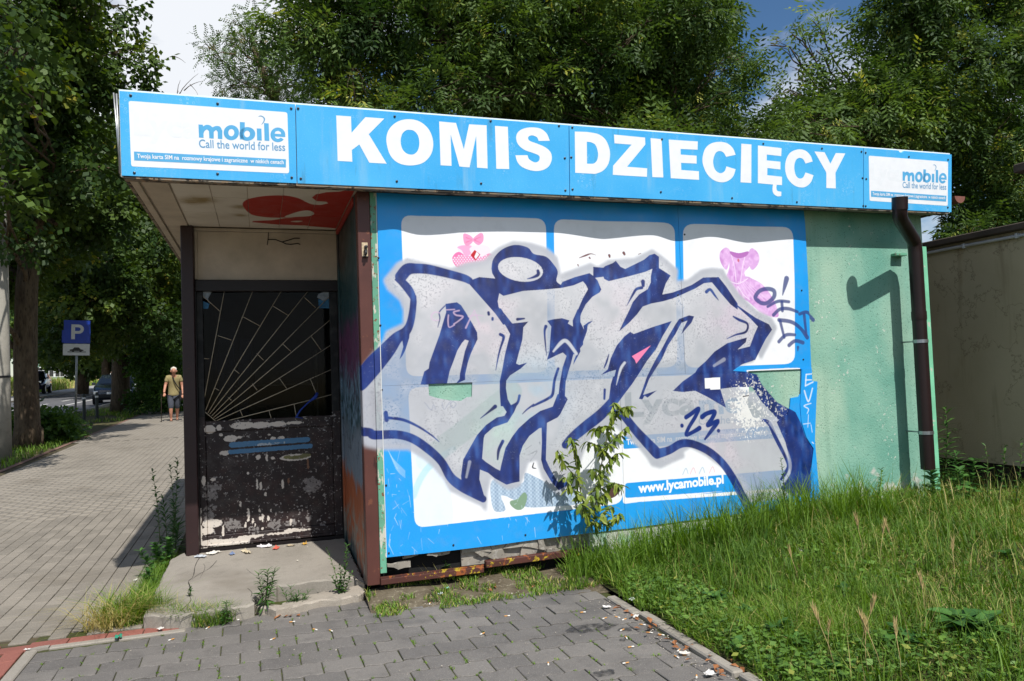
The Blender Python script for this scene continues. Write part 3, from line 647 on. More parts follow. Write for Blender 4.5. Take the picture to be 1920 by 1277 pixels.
def sprung(x0, x1, z0, z1, nx, nz, th=.006):
    m = MB(); m.sm = True; W_ = nx+1; vs = [(x0+(x1-x0)*i/nx, bulge(x0+(x1-x0)*i/nx, z0+(z1-z0)*j/nz)+.0*th, z0+(z1-z0)*j/nz) for j in range(nz+1) for i in range(nx+1)]
    m.add(vs, [(j*W_+i, j*W_+i+1, (j+1)*W_+i+1, (j+1)*W_+i) for j in range(nz) for i in range(nx)]); m.sm = False
    rim = [i for i in range(W_)]+[j*W_+nx for j in range(1, nz+1)]+[nz*W_+i for i in range(nx-1, -1, -1)]+[j*W_ for j in range(nz-1, 0, -1)]
    b = len(m.v); n = len(rim); m.v += [m.v[i] for i in rim]+[(m.v[i][0], m.v[i][1]+th, m.v[i][2]) for i in rim]
    for k in range(n): m.f.append([b+k, b+n+k, b+n+(k+1) % n, b+(k+1) % n]); m.m.append(0); m.smooth.append(False)
    return m.build('poster_board', m_poster, kiosk, uvbox=BOX_POSTER)
sprung(XL, xs-.0015, ZS+.0002, ZT, 70, 24); sprung(xs+.001, XR, ZS+.0002, ZT, 40, 24)
tear = zp('E', [(945, 1140)]) + zp('H', [(655, 45), (660, 105), (720, 125), (800, 142), (870, 152), (960, 155), (1010, 122), (1055, 117), (1060, 30)])
tear[0] = (tear[0][0], ZS-.001); tear[-1] = (tear[-1][0], ZS-.001)
tear = tear[:1]+tear[2:]
low = [(XL, ZB), (.5, ZB-.004), (.9, ZB-.001), (1.2, ZB+.006), (xb-.001, ZB+.012), (xb-.001, ZS-.001)] + tear[::-1] + [(XL, ZS-.001)]
board('poster_board', low, y=-.0005)
notch = zp('K', [(948, 158), (942, 330), (925, 358), (862, 368), (856, 440), (838, 500), (760, 545), (735, 548), (640, 545), (560, 520), (505, 400), (530, 350), (524, 165)])
lowr = [(xb+.001, ZB+.01), (2.4, ZB+.02), (XR-.02, ZB+.03), (XR-.012, ZS-.001)] + [(notch[0][0], ZS-.001)] + notch[1:-1] + [(notch[-1][0], ZS-.001), (xb+.001, ZS-.001)]
board('poster_board', lowr, y=-.0007)
m = MB(); m.poly([zp('K', [(950, 136), (1026, 130), (1032, 232), (1072, 236), (1062, 420), (1052, 700), (1078, 1020), (1095, 1180), (1020, 1190), (1024, 900), (1040, 770), (984, 680), (945, 560), (934, 420)])], lambda x, z: (x, -.006, z), dvec=(0, .004, 0))
m.build('poster_strip', m_poster, kiosk, uvbox=BOX_POSTER)
m = MB(); m.box(XL-.006, XL-.002, -.006, .009, ZB, ZT); m.build('poster_edge', m_white, kiosk)
scw = MB(); scw.lathe([(.0075, 0), (.007, .003), (.003, .0045)], 8, Matrix.Rotation(PI/2, 4, 'X')); scd = None
for px, py in ((709, 484), (713, 610), (716, 731), (724, 910), (729, 1037), (1271, 553), (1283, 440), (1500, 545), (1506, 674), (1279, 600), (985, 1003), (850, 1022)):
    x, z = fp(px, py); P = (x, (bulge(x, z) if z > ZS else -.001)-.0005, z)
    if scd is None: scd = scw.build('screw', m_screw, kiosk, P).data
    else: link('screw', scd, kiosk, P)
# --- broken foot of the facade
m = MB(); m.bbox(.085, .80, -.028, .03, .088, .130, .004); m.box(.085, .80, -.026, -.012, .130, .142); m.build('bottom_rail', m_rust, kiosk)
m = MB(); m.bbox(.82, 1.62, -.022, .03, .105, .15, .004, Matrix.Rotation(-.012, 4, 'Y')); m.build('bottom_rail', m_rust, kiosk)
rs = random.Random(4)
def cells(x0, x1, z0, z1, nx, nz, y, drop, seed, mat):
    """render that has cracked into loose pieces: neighbouring pieces share their crooked edges"""
    r = random.Random(seed); G = [[((x0+(x1-x0)*i/nx)+r.uniform(-.4, .4)*(x1-x0)/nx*(0 < i < nx), z0+(z1-z0)*j/nz+r.uniform(-.35, .35)*(z1-z0)/nz*(0 < j < nz)+(r.uniform(-.5, .8)*(z1-z0)/nz if j == 0 else 0)) for i in range(nx+1)] for j in range(nz+1)]
    for j in range(nz):
        for i in range(nx):
            if r.random() < drop*(1.6 if j == 0 else .6): continue
            P = [G[j][i], G[j][i+1], G[j+1][i+1], G[j+1][i]]; c = np.mean(P, 0); lp = []
            for k in range(4):
                a, b = np.array(P[k]), np.array(P[(k+1) % 4]); lp += [a+(c-a)*.035, (a+b)/2+np.array([r.uniform(-.006, .006), r.uniform(-.006, .006)])+(c-(a+b)/2)*.04]
            yy = y+r.uniform(-.012, .012); t1, t2 = r.uniform(-.12, .12), r.uniform(-.12, .12)
            q = MB(); q.poly([[tuple(p) for p in lp]], lambda u, v: (u, yy+(u-c[0])*t1+(v-c[1])*t2, v), dvec=(0, .03, 0)); q.build('render_chunk', mat, kiosk)
cells(.66, 1.62, .135, .272, 9, 2, .018, .14, 5, m_chunk); cells(.14, .68, .236, .272, 6, 1, .022, .12, 8, m_chunk); cells(.135, .30, .15, .215, 2, 1, .014, 0, 11, m_chunk)
m = MB(); m.box(.66, 1.6199, .05, .0749, .13, .268); m.build('render_backing', m_chunk, kiosk)
# --- hasp on the post
hx, hz = fp(684, 469); h = MB(); h.bbox(hx-.021, hx+.019, -.010, -.0062, hz-.045, hz+.05, .001); hs = h.build('hasp', simple('hasp_brass', (206, 184, 150), .45, .2, 60), kiosk)
h = MB(); h.lathe([(.012, 0), (.012, .012), (.005, .014)], 10, Matrix.Translation((hx+.006, -.010, hz+.02)) @ Matrix.Rotation(PI/2, 4, 'X'))
h.tube([(hx, -.012, hz-.002), (hx+.002, -.04, hz-.01), (hx, -.05, hz-.03), (hx-.004, -.045, hz-.045)], [.010, .011, .010, .007], 7)
h.box(hx-.02, hx+.02, -.030, -.0102, hz-.052, hz-.046); h.build('staple', m_wire, hs)

# --- sign band
YB, YT = -.192, -.228
ZBs = sum(at(x, y, 'y', YB).z for x, y in ((228, 330), (1783, 397)))/2; ZTs = sum(at(x, y, 'y', YT).z for x, y in ((222, 170), (1785, 290)))/2
_e = Vector((0, YT-YB, ZTs-ZBs)); SH = _e.length; _e.normalize(); _n = Vector((0, -_e.z, _e.y)); _n = _n if _n.y < 0 else -_n
_O = Vector((0, YB, ZBs))
def sg(px, py):
    d = ray(px, py); t = (_O-CAM).dot(_n)/d.dot(_n); P = CAM+d*t-_O; return (P.x, P.dot(_e))
def s3(x, t, off=0.0): return tuple(_O+Vector((x, 0, 0))+_e*t+_n*off)
SX = [sg(225, 250)[0], sg(555.5, 270)[0], sg(1067.5, 296)[0], sg(1619, 333)[0], sg(1784.5, 344)[0]]
def sz(ox, oy, s, pts): return [sg(ox+x/s, oy+y/s) for x, y in pts]
m = MB(); m.poly([[(SX[0]-.004, -.004), (SX[-1]+.004, -.004), (SX[-1]+.004, SH+.016), (SX[0]-.004, SH+.016)]], lambda x, t: s3(x, t, -.0235), dvec=_n*-.02); m.build('sign_backing', m_white, kiosk)
panels = []
for i in range(4):
    a, b = SX[i]+.0025, SX[i+1]-.0025; m = MB()
    lp = [(a, 0), (b, 0), (b, SH), (a, SH)]
    if i == 3:
        u = sg(1690, 283)[0]; lp = [(a, 0), (b, 0), (b, SH), (u+.03, SH), (u+.012, SH-.018), (u-.02, SH-.012), (u-.03, SH), (a, SH)]
    m.poly([lp], lambda x, t: s3(x, t, 0), dvec=_n*-.022)
    panels.append(m.build('sign_panel', m_sky_vinyl, kiosk))
def vinyl(name, loops, mat, parent, off=.0007):
    m = MB(); m.poly(loops, lambda x, t: s3(x, t, off)); return m.build(name, mat, parent)
def vinyl_many(name, polys, mat, parent, off):
    m = MB()
    for lp in polys: m.poly(lp, lambda x, t: s3(x, t, off))
    return m.build(name, mat, parent)
def vinyl_text(name, s, a, b, cap, mat, parent, off=.0007, bold=.0):
    p, t = fit_text(s, a, b, cap, bold); m = MB(); m.add([s3(x, y, off) for x, y in p], [tuple(int(i) for i in q) for q in t]); return m.build(name, mat, parent)
# large letters
a1 = (600, 190, 6.4); a2 = (860, 210, 6.4); a3 = (1130, 240, 7.111); a4 = (1360, 260, 6.857)
def arc_letters():
    out = []
    out.append((1, [sz(*a1, [(195, 170), (372, 182), (378, 378), (545, 190), (772, 207), (585, 395), (800, 748), (592, 737), (472, 517), (382, 585), (388, 725), (212, 715)])]))
    def oval(z, pts_o, pts_i): return [spline(sz(*z, pts_o), 6, True), spline(sz(*z, pts_i), 6, True)]
    out.append((1, oval(a1, [(796, 465), (830, 335), (930, 245), (1060, 215), (1200, 245), (1310, 345), (1358, 490), (1335, 630), (1240, 735), (1090, 770), (940, 740), (840, 640)], [(968, 480), (985, 395), (1030, 350), (1078, 343), (1130, 357), (1175, 410), (1192, 495), (1178, 580), (1138, 628), (1088, 640), (1030, 620), (985, 565)])))
    P1 = lambda *q: [sg(*p) for p in q]
    out.append((1, [P1((823.4, 227.8), (855, 230.6), (869.7, 279.8), (879.5, 233.1), (912.3, 235), (914.2, 315.9), (894.4, 314.4), (892.8, 254.5), (880.3, 313.9), (861.4, 312.3), (845, 252.5), (846.6, 311.1), (826.1, 310))]))
    out.append((1, [sz(*a2, [(435, 167), (590, 178), (606, 685), (452, 682)])]))
    S1 = spline([(960, 348), (940, 305), (885, 281), (842, 293), (833, 322), (858, 350), (940, 380), (1040, 425), (1100, 480), (1118, 548), (1100, 622), (1050, 678), (960, 708), (860, 700), (760, 660), (705, 600), (680, 520)], 5)
    S2 = spline([(825, 518), (848, 570), (915, 605), (960, 588), (972, 545), (950, 515), (880, 488), (790, 455), (720, 398), (690, 322), (706, 250), (770, 203), (870, 185), (980, 200), (1055, 258), (1093, 346)], 5)
    out.append((1, [sz(*a2, S1+S2)]))
    D1 = [(1393, 235)]+spline([(1540, 240), (1680, 268), (1770, 345), (1815, 480), (1800, 610), (1740, 698), (1650, 740), (1600, 741)], 5)+[(1398, 730)]
    D2 = [(1538, 358)]+spline([(1580, 361), (1640, 395), (1672, 490), (1662, 575), (1625, 616), (1590, 622)], 5)+[(1540, 621)]
    out.append((2, [sz(*a2, D1), sz(*a2, D2)]))
    out.append((2, [sz(*a3, [(150, 88), (565, 128), (568, 222), (325, 517), (593, 538), (590, 652), (135, 625), (138, 505), (385, 222), (158, 205)])]))
    out.append((2, [sz(*a3, [(638, 135), (785, 150), (808, 660), (662, 655)])]))
    out.append((2, [sz(*a3, [(880, 155), (1268, 180), (1265, 290), (1038, 280), (1040, 355), (1252, 370), (1252, 475), (1045, 465), (1048, 560), (1282, 577), (1285, 692), (908, 670)])]))
    C1 = spline([(1645, 385), (1612, 330), (1560, 308), (1505, 335), (1472, 440), (1490, 540), (1530, 588), (1580, 602), (1628, 572), (1648, 512)], 5)+spline([(1772, 550), (1742, 640), (1680, 700), (1590, 725), (1480, 695), (1390, 610), (1335, 480), (1335, 370), (1372, 268), (1450, 205), (1560, 185), (1660, 205), (1735, 270), (1772, 358)], 5)
    out.append((2, [sz(*a3, C1)]))
    out.append((2, [sz(*a4, [(205, 65), (335, 75), (333, 570), (195, 562)])]))
    E1 = [(418, 88), (722, 122), (718, 225), (533, 205), (532, 280), (708, 297), (708, 397), (540, 378), (538, 470), (728, 490), (728, 598), (660, 594)]+spline([(655, 630), (668, 672), (720, 682)], 4)+spline([(718, 738), (668, 741), (622, 710), (605, 655), (612, 590)], 4)+[(418, 573)]
    out.append((2, [sz(*a4, E1)]))
    C2 = spline([(1030, 320), (1000, 265), (950, 247), (905, 280), (885, 370), (905, 470), (950, 512), (1000, 498), (1030, 435)], 5)+spline([(1132, 470), (1105, 550), (1050, 608), (980, 628), (885, 600), (800, 510), (768, 385), (782, 270), (835, 180), (935, 138), (1030, 155), (1095, 220), (1122, 294)], 5)
    out.append((2, [sz(*a4, C2)]))
    out.append((2, [sz(*a4, [(1145, 165), (1275, 175), (1350, 322), (1420, 185), (1542, 190), (1415, 440), (1420, 640), (1298, 635), (1298, 435)])]))
    return out
for pi, lp in arc_letters(): vinyl('letter', lp, m_letter, panels[pi])
# the two phone card panels
z0 = (220, 170, 4.8)
lg = []     # logo word in pixels of the left panel's detail view
lg.append([[(730, 305), (770, 307)]+spline([(772, 322), (800, 308), (832, 312), (855, 330)], 3)+spline([(862, 328), (890, 318), (925, 325), (945, 362)], 3)+[(945, 437), (905, 433)]+spline([(903, 372), (888, 355), (868, 372)], 3)+[(868, 432), (828, 428)]+spline([(825, 366), (808, 350), (786, 362), (775, 388)], 3)+[(777, 425), (735, 422)]])
lg.append([ell(1026, 378, 69, 68), ell(1026, 378, 27, 33)])
lg.append([ell(1170, 390, 72, 62), ell(1168, 390, 26, 30)]); lg.append([[(1103, 282), (1147, 285), (1147, 345), (1128, 390), (1143, 440), (1103, 438)]])
lg.append([[(1255, 340), (1297, 342), (1300, 450), (1258, 447)]]); lg.append([[(1320, 292), (1362, 295), (1368, 453), (1325, 450)]])
E_ = spline([(1508, 412), (1380, 402), (1420, 436), (1452, 428)], 1)
eo = [(1445+67*math.cos(math.radians(a)), 398+66*math.sin(math.radians(a))) for a in range(12, -341, -11)][0:]
eo = [(1445+67*math.cos(t), 398-66*math.sin(t)) for t in [math.radians(a) for a in range(-8, 330, 10)]]
ei = [(1445+30*math.cos(t), 400-34*math.sin(t)) for t in [math.radians(a) for a in range(325, 195, -12)]]
lg.append([eo+[(1474, 425)]+ei[1:]+[(1418, 412), (1512, 418)]]); lg.append([[(1415, 388), (1474, 392), (1470, 374), (1448, 362), (1425, 368)]])
EYE = lg.pop()
swirl = [(1268, 234), (1290, 224), (1318, 236), (1330, 258), (1318, 288), (1295, 308), (1300, 300), (1312, 282), (1318, 258), (1308, 240), (1290, 232)]
def card(panel, M, mats):
    A = lambda pts: [sg(*M(x, y)) for x, y in pts]
    out = []; q = [(102, 92), (1530, 195), (1547, 745), (125, 682)]; q2 = []
    for i in range(4):
        a, b, c = (np.array(q[(i+k-1) % 4], float) for k in (0, 1, 2)); r = 22
        s, e = b+(a-b)/np.hypot(*(a-b))*r, b+(c-b)/np.hypot(*(c-b))*r
        q2 += [tuple((1-t)**2*s+2*t*(1-t)*b+t*t*e) for t in (0, .33, .66, 1)]
    vinyl('advert_field', [A(q2)], m_letter, panel, .0007)
    vinyl_many('logo_lettering', [[A(l) for l in lp] for lp in lg], mats[0], panel, .0014)
    vinyl('logo_lettering', [A(EYE[0])], m_letter, panel, .0018)
    vinyl('logo_swirl', [A(spline(swirl, 3, True))], mats[1], panel, .0014)
    h = lambda n: n
    a, b = A([(736, 512), (1512, 543)]); vinyl_text('slogan', 'Call the world for less', a, b, .052*mats[2], mats[1], panel, .0014, .012)
    vinyl('strip', [A([(150, 548), (1518, 618), (1517, 692), (152, 628)])], mats[0], panel, .0014)
    a, b = A([(178, 606), (1498, 662)]); vinyl_text('strip_lettering', 'Twoja karta SIM na  rozmowy krajowe i zagraniczne  w niskich cenach', a, b, .026*mats[2], m_letter, panel, .0021, .018)
    a, b = A([(150, 392), (728, 424)]); vinyl_text('ghost_lettering', 'Lyca', a, b, .135*mats[2], m_ghost, panel, .0011, .03)
card(panels[0], lambda x, y: (220+x/4.8, 170+y/4.8), (m_logo, m_logo2, 1.0))
def homog(src, dst):
    A = []; 
    for (x, y), (u, v) in zip(src, dst): A += [[x, y, 1, 0, 0, 0, -u*x, -u*y, -u], [0, 0, 0, x, y, 1, -v*x, -v*y, -v]]
    H = np.linalg.svd(np.array(A, float))[2][-1].reshape(3, 3)
    return lambda x, y: tuple((lambda r: r[:2]/r[2])(H @ np.array([x, y, 1.0])))
_src = [(102, 92), (1530, 195), (1547, 745), (125, 682)]; _dst = [(1600+x/9.12, 270+y/9.12) for x, y in ((262, 200), (1620, 305), (1612, 1058), (277, 972))]
card(panels[3], homog(_src, _dst), (m_logo, m_logo2, 1.0))
scr = MB(); scr.lathe([(.0085, 0), (.008, .003), (.003, .005)], 8, Matrix.Rotation(PI/2, 4, 'X')); sme = None
for pi, px, py in ((0, 245, 179), (0, 408, 194.5), (0, 546, 203.5), (0, 252, 324), (0, 408, 326), (0, 547, 333), (1, 559, 203.5), (1, 564, 335), (1, 740, 218.5), (1, 744, 340), (1, 920, 227), (1, 902, 344), (1, 1048, 236), (1, 1059, 296.5), (1, 1060, 357),
                   (2, 1073, 239), (2, 1071, 295), (2, 1073.5, 355), (2, 1241, 261), (2, 1239, 360), (2, 1372.5, 371.5), (2, 1431, 269.5), (2, 1494, 379), (2, 1541, 278.5), (2, 1615, 284.5), (2, 1617, 334), (2, 1618.5, 386), (3, 1623, 286.5), (3, 1624, 335.5), (3, 1623, 386.5), (3, 1704, 294), (3, 1777.5, 299.5), (3, 1777, 389)):
    x, t = sg(px, py); P = s3(x, t, .0007)
    if sme is None: o = scr.build('screw', m_screw, panels[pi], P); sme = o.data
    else: link('screw', sme, panels[pi], P)
m = MB(); m.tube([at(213, 174, 'y', -.16), at(226.5, 330, 'y', -.16)], .0045, 6); m.tube([at(218.5, 176, 'y', -.18), at(225, 325, 'y', -.18)], .006, 6); m.build('edge_profile', m_alu, kiosk)

# --- roof and soffit
ZF = 2.742
m = MB(); m.box(SX[0]+.02, SX[-1]-.03, -.135, 4.6, ZF+.022, 3.18); m.build('roof', m_roof, kiosk)
m = MB(); m.bbox(SX[0]+.012, SX[-1]-.03, -.186, -.12, ZBs-.018, ZBs+.012, .004); m.build('eaves_board', m_edge, kiosk)
sc_ = Canvas(-1.45, .1, -.2, 1.5, .004, (214, 207, 194))
def so_(px, py): P = at(px, py, 'z', ZF); return (P.x, P.y)
def sm_(pts): return [so_(230+x/4.085, 330+y/4.085) for x, y in pts]
n_ = vnoise(sc_.h, sc_.w, 60, 21); sc_.put(np.clip((n_-.5)*2, 0, 1), (184, 173, 154), .6)
for (x, y, r) in ((560, 185, .10), (620, 180, .08), (900, 235, .06), (890, 300, .05), (520, 205, .05)):
    u, v = sm_([(x, y)])[0]; X = (sc_.u0+np.arange(sc_.w)*.004-u)/r; Y = ((sc_.v0+np.arange(sc_.h)*.004-v)/r)[:, None]
    sc_.put(np.clip(np.exp(-(X*X+Y*Y))*2*(vnoise(sc_.h, sc_.w, 14, 4)), 0, 1), (140, 118, 66), .75)
RED = (168, 44, 32)
red = np.maximum.reduce([sc_.cover([spline(sm_([(918, 215), (940, 185), (1000, 165), (1100, 150), (1220, 147), (1330, 165), (1400, 195), (1450, 215), (1520, 222), (1575, 212), (1640, 230), (1640, 300), (1500, 330), (1300, 320), (1180, 318), (1080, 312), (990, 295), (940, 255)]), 4, True)]),
                         sc_.cover([sm_([(1520, 222), (1575, 210), (1560, 198), (1480, 190), (1450, 165), (1480, 140), (1560, 122), (1660, 118), (1745, 100), (1860, 100), (1860, 400), (1640, 400), (1400, 380), (1200, 372), (990, 352), (1000, 343), (1140, 337), (1250, 322), (1380, 320), (1480, 290)])])])
red *= 1-sc_.cover([spline(sm_([(1240, 314), (1330, 275), (1420, 262), (1466, 285), (1440, 305), (1350, 313)]), 4, True)])
red *= 1-sc_.cover([spline(sm_([(1285, 349), (1330, 343), (1380, 345), (1340, 354)]), 3, True)])
sc_.put(red, RED)
IM_SOFFIT = sc_.image('soffit_paint'); BX_S = sc_.box
m_soffit = mat_print('painted_soffit', IM_SOFFIT, .6, .1)
sof = MB(); sof.box(SX[0]+.02, SX[-1]-.03, -.098, 4.6, ZF+.006, ZF+.0219); sof_o = sof.build('soffit', m_cream, kiosk)
xs_ = [-1.16, -.93, -.70, -.47, -.24, -.01]; ys_ = [-.095, .36, .86, 1.40]
for i in range(5):
    for j in range(3):
        m = MB(); m.bbox(xs_[i]+.0015, xs_[i+1]-.0015, ys_[j]+.0015, ys_[j+1]-.0015, ZF-.002+.002*((i*3+j) % 2), ZF+.0059, .002)
        o = m.build('soffit_panel', m_soffit, sof_o); uv_xz(o.data, *BX_S, ax=(0, 1))
m = MB(); m.bbox(SX[0]+.02, -1.335, -.095, 4.6, ZF-.012, ZF+.0058, .003); m.bbox(-1.32, -1.168, -.095, 4.6, ZF-.006, ZF+.0057, .003); m.build('edge_board', m_cream, sof_o)
m = MB(); m.box(SX[0]-.0, SX[0]+.0195, -.13, 4.6, ZF-.014, 3.2); m.build('side_fascia', m_edge, kiosk)
m = MB(); m.box(.087, SX[-1]-.03, -.0975, .0, ZF-.004, ZF+.0056); m.build('eaves_soffit', m_edge, kiosk)
m = MB(); m.box(SX[-1]-.035, SX[-1]+.0, -.12, 4.6, ZF-.006, 3.2); m.build('side_fascia', m_edge, kiosk)
# --- recess: right wall with old sprayed colours
rc = Canvas(.0, 1.5, .05, 2.75, .005, (28, 62, 66))
zz = (rc.v0+np.arange(rc.h)*rc.res)[:, None]+np.zeros((1, rc.w)); yy = (rc.u0+np.arange(rc.w)*rc.res)[None]+np.zeros((rc.h, 1))
n1 = vnoise(rc.h, rc.w, 40, 31)-.5; n2 = vnoise(rc.h, rc.w, 12, 32)-.5
band = lambda a, b, s: np.clip((zz+n1*.35-a)/s, 0, 1)*np.clip((b-zz-n1*.35)/s, 0, 1)
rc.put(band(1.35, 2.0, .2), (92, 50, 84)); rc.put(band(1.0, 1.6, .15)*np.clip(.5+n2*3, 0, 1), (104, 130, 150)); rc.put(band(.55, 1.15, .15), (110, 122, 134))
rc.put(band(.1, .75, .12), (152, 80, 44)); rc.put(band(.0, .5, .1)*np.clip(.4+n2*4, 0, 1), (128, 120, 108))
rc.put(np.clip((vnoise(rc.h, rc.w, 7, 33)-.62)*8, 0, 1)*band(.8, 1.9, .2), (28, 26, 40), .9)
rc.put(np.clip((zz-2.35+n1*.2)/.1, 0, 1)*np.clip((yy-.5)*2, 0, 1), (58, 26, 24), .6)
m_recess = mat_print('recess_paint', rc.image('recess_paint'), .5, .1)
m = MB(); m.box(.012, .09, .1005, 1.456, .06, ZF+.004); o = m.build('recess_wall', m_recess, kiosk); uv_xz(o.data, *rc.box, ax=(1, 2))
m = MB(); m.bbox(-.002, .0118, .102, .165, .07, ZF-.005, .003); m.bbox(.0, .0118, 1.36, 1.45, .09, ZF-.005, .003); o = m.build('recess_trim', m_recess, kiosk); uv_xz(o.data, *rc.box, ax=(1, 2))
m = MB(); m.bbox(-.01, .0117, .166, 1.359, ZF-.05, ZF-.006, .004); m.build('ceiling_trim', simple('red_trim', (150, 40, 32), .6, .15, 9), kiosk)
# --- recess: back wall, door
YD = 1.457
m = MB(); m.box(-1.105, .011, YD, YD+.06, 2.312, ZF-.03); m.build('transom_panel', m_cream, kiosk)
m = MB(); m.bbox(-1.13, .0105, YD-.02, YD+.0, ZF-.028, ZF-.003, .004); m.bbox(-1.129, -1.106, YD-.012, YD+.05, 2.315, ZF-.0285, .003); m.build('transom_trim', m_cream, kiosk)
m = MB(); m.bbox(-1.225, -1.13, YD-.10, YD+.04, .03, ZF-.004, .006); m.build('door_post', m_dark, kiosk)
m = MB(); m.box(-1.21, -1.15, YD+.0405, 4.55, .0, ZF+.004); m.box(-1.1499, 4.96, 4.5, 4.55, .0, ZF+.004); m.box(4.89, 4.96, .1405, 4.4999, 0, ZF+.004); m.box(.0905, .15, YD+.07, 4.4999, .1, ZF+.003)
m.build('wall', simple('rear_walls', (128, 120, 110), .8, .12, 4, .4), kiosk)
m = MB(); m.box(-1.149, .09, YD+.02, 4.499, .06, .11); m.build('floor', simple('kiosk_floor', (70, 62, 56), .8, .2), kiosk)
dcv = Canvas(-1.14, .03, .1, 1.2, .0022, (37, 26, 26))
def dp(px, py, y=YD): P = at(px, py, 'y', y); return (P.x, P.z)
def dn(pts): return [dp(330+x/4.403, 770+y/4.403) for x, y in pts]
n1 = vnoise(dcv.h, dcv.w, 30, 51); n2 = vnoise(dcv.h, dcv.w, 6, 52); n3 = vnoise(dcv.h, dcv.w, 16, 53)
dcv.put(np.clip((n1-.5)*3, 0, 1), (56, 36, 33), .7)
def flake(m_, col, al=1): dcv.put(np.clip((boxblur(m_, 3)+(n2-.5)*1.1-.42)*9, 0, 1)*(m_ > 0), col, al)
WHT = (206, 196, 184)
def blob(x, y, rx, ry, col=WHT, al=1, rot=0):
    u, v = dn([(x, y)])[0]; k = mpp((u, YD, v))/4.403*1.05
    dcv.put(np.clip((boxblur(dcv.cover([ell(u, v, rx*k, ry*k, 20, rot)]), 3)+(n2-.5)*.9-.45)*9, 0, 1), col, al)
for b in ((280, 155, 44, 34), (355, 140, 20, 26), (550, 122, 90, 28), (700, 118, 82, 24), (840, 110, 66, 20), (980, 100, 70, 12), (450, 230, 52, 26), (520, 222, 24, 10), (372, 200, 16, 12), (800, 230, 22, 16), (872, 225, 26, 16), (770, 200, 14, 8), (405, 350, 40, 20), (678, 385, 22, 18), (990, 385, 122, 26), (800, 392, 16, 10), (230, 580, 16, 42), (178, 580, 14, 26), (305, 568, 22, 14),
          (186, 830, 24, 40), (186, 900, 22, 60), (192, 1000, 26, 70), (186, 1080, 26, 46), (300, 1085, 90, 26), (450, 1080, 150, 24), (560, 1052, 60, 22), (640, 1035, 90, 10), (860, 1010, 120, 9), (1030, 985, 90, 9), (950, 985, 60, 14), (300, 1130, 110, 10), (520, 1105, 130, 9), (300, 930, 76, 34), (260, 990, 50, 30)): blob(*b)
for b in ((1000, 385, 84, 14, (104, 102, 60)), (1070, 370, 44, 16, (104, 102, 60)), (925, 385, 36, 14, (118, 116, 70))): blob(*b)
for b in ((300, 630, 76, 40), (290, 700, 66, 46), (280, 800, 52, 36), (275, 870, 52, 44), (470, 940, 74, 46), (810, 940, 56, 46), (640, 985, 50, 26), (950, 930, 50, 24), (1100, 890, 28, 30), (440, 440, 80, 54), (1120, 620, 90, 70)):
    u, v = dn([b[:2]])[0]; k = mpp((u, YD, v))/4.403
    mm = boxblur(dcv.cover([ell(u, v, b[2]*k, b[3]*k, 18)]), 6); dcv.put(np.clip((mm*.75+(n2-.5)*1.6+(n3-.5)*.8-.42)*6, 0, 1), (156, 150, 146) if b[1] > 560 else (72, 64, 62), .55 if b[1] > 560 else .5)
for a, b, w in (((462, 285), (1085, 238), 40), ((450, 342), (1110, 292), 34)):
    mm = dcv.line([dn([a])[0]+(w/4.403*.0047,), dn([b])[0]+(w/4.403*.0047,)], 2, .006); dcv.put(np.clip((mm+(n2-.5)*1.4-.35)*5, 0, 1)*(mm > 0), (74, 124, 162), .95)
mm = dcv.line([dn([(640, 285)])[0]+(.02,), dn([(900, 265)])[0]+(.02,)], 2, .006); dcv.put(np.clip((mm+(n2-.5)*2.6-.9)*5, 0, 1), (180, 190, 196), .9)
rsd = random.Random(9)
for x, y, h_ in ((600, 850, 60), (597, 900, 20), (690, 825, 18), (715, 885, 36), (695, 890, 20), (632, 915, 28), (655, 945, 20), (575, 945, 24), (948, 920, 40), (762, 890, 24), (390, 985, 55), (785, 822, 14), (530, 775, 28), (670, 600, 50), (700, 620, 36), (880, 605, 40), (930, 580, 30), (595, 515, 16), (750, 390, 30), (1090, 440, 46), (740, 690, 20), (712, 975, 14), (655, 1045, 16)):
    blob(x, y, 9, h_, WHT if y > 640 or rsd.random() < .6 else (120, 84, 62))
dcv.put(np.clip((vnoise(dcv.h, dcv.w, 4, 61, 2)-.84)*12, 0, 1)*np.clip((n1-.40)*5, 0, 1), WHT, .9)
dcv.put(np.clip((vnoise(dcv.h, dcv.w, 3, 62, 2)-.89)*14, 0, 1), (170, 160, 150), .8)
IM_DOOR = dcv.image('door_paint'); m_door = mat_print('peeling_door_paint', IM_DOOR, .5, .25)
door = empty('door', ORIG, parent=kiosk)
ZR = 1.135
def dbox(name, *a, par=door, b=.004): q = MB(); q.bbox(*a, b); return q.build(name, m_door, par, uvbox=dcv.box)
dbox('stile', -1.122, -1.072, YD-.012, YD+.03, .15, 2.215); dbox('stile', -.072, -.006, YD-.012, YD+.03, .15, 2.215)
dbox('rail', -1.0715, -.0725, YD-.010, YD+.03, ZR-.06, ZR+.028); dbox('bottom_rail', -1.0715, -.0725, YD-.010, YD+.03, .152, .245); dbox('panel', -1.071, -.073, YD+.004, YD+.02, .2455, ZR-.0605)
dbox('drip_bead', -1.071, -.073, YD-.022, YD-.0105, .158, .178, b=.003)
m = MB(); m.bbox(-1.1295, .0108, YD-.03, YD+.04, 2.217, 2.311, .005); m.build('lintel', m_black, kiosk)
for a_, b_ in ((-.0055, .0108), (-1.1295, -1.1225)): m = MB(); m.box(a_, b_, YD-.018, YD+.04, .1485, 2.2169); m.build('door_jamb', m_black, kiosk)
m = MB(); m.box(-1.128, .01, YD-.02, YD+.05, .09, .148); m.build('threshold', m_black, kiosk)
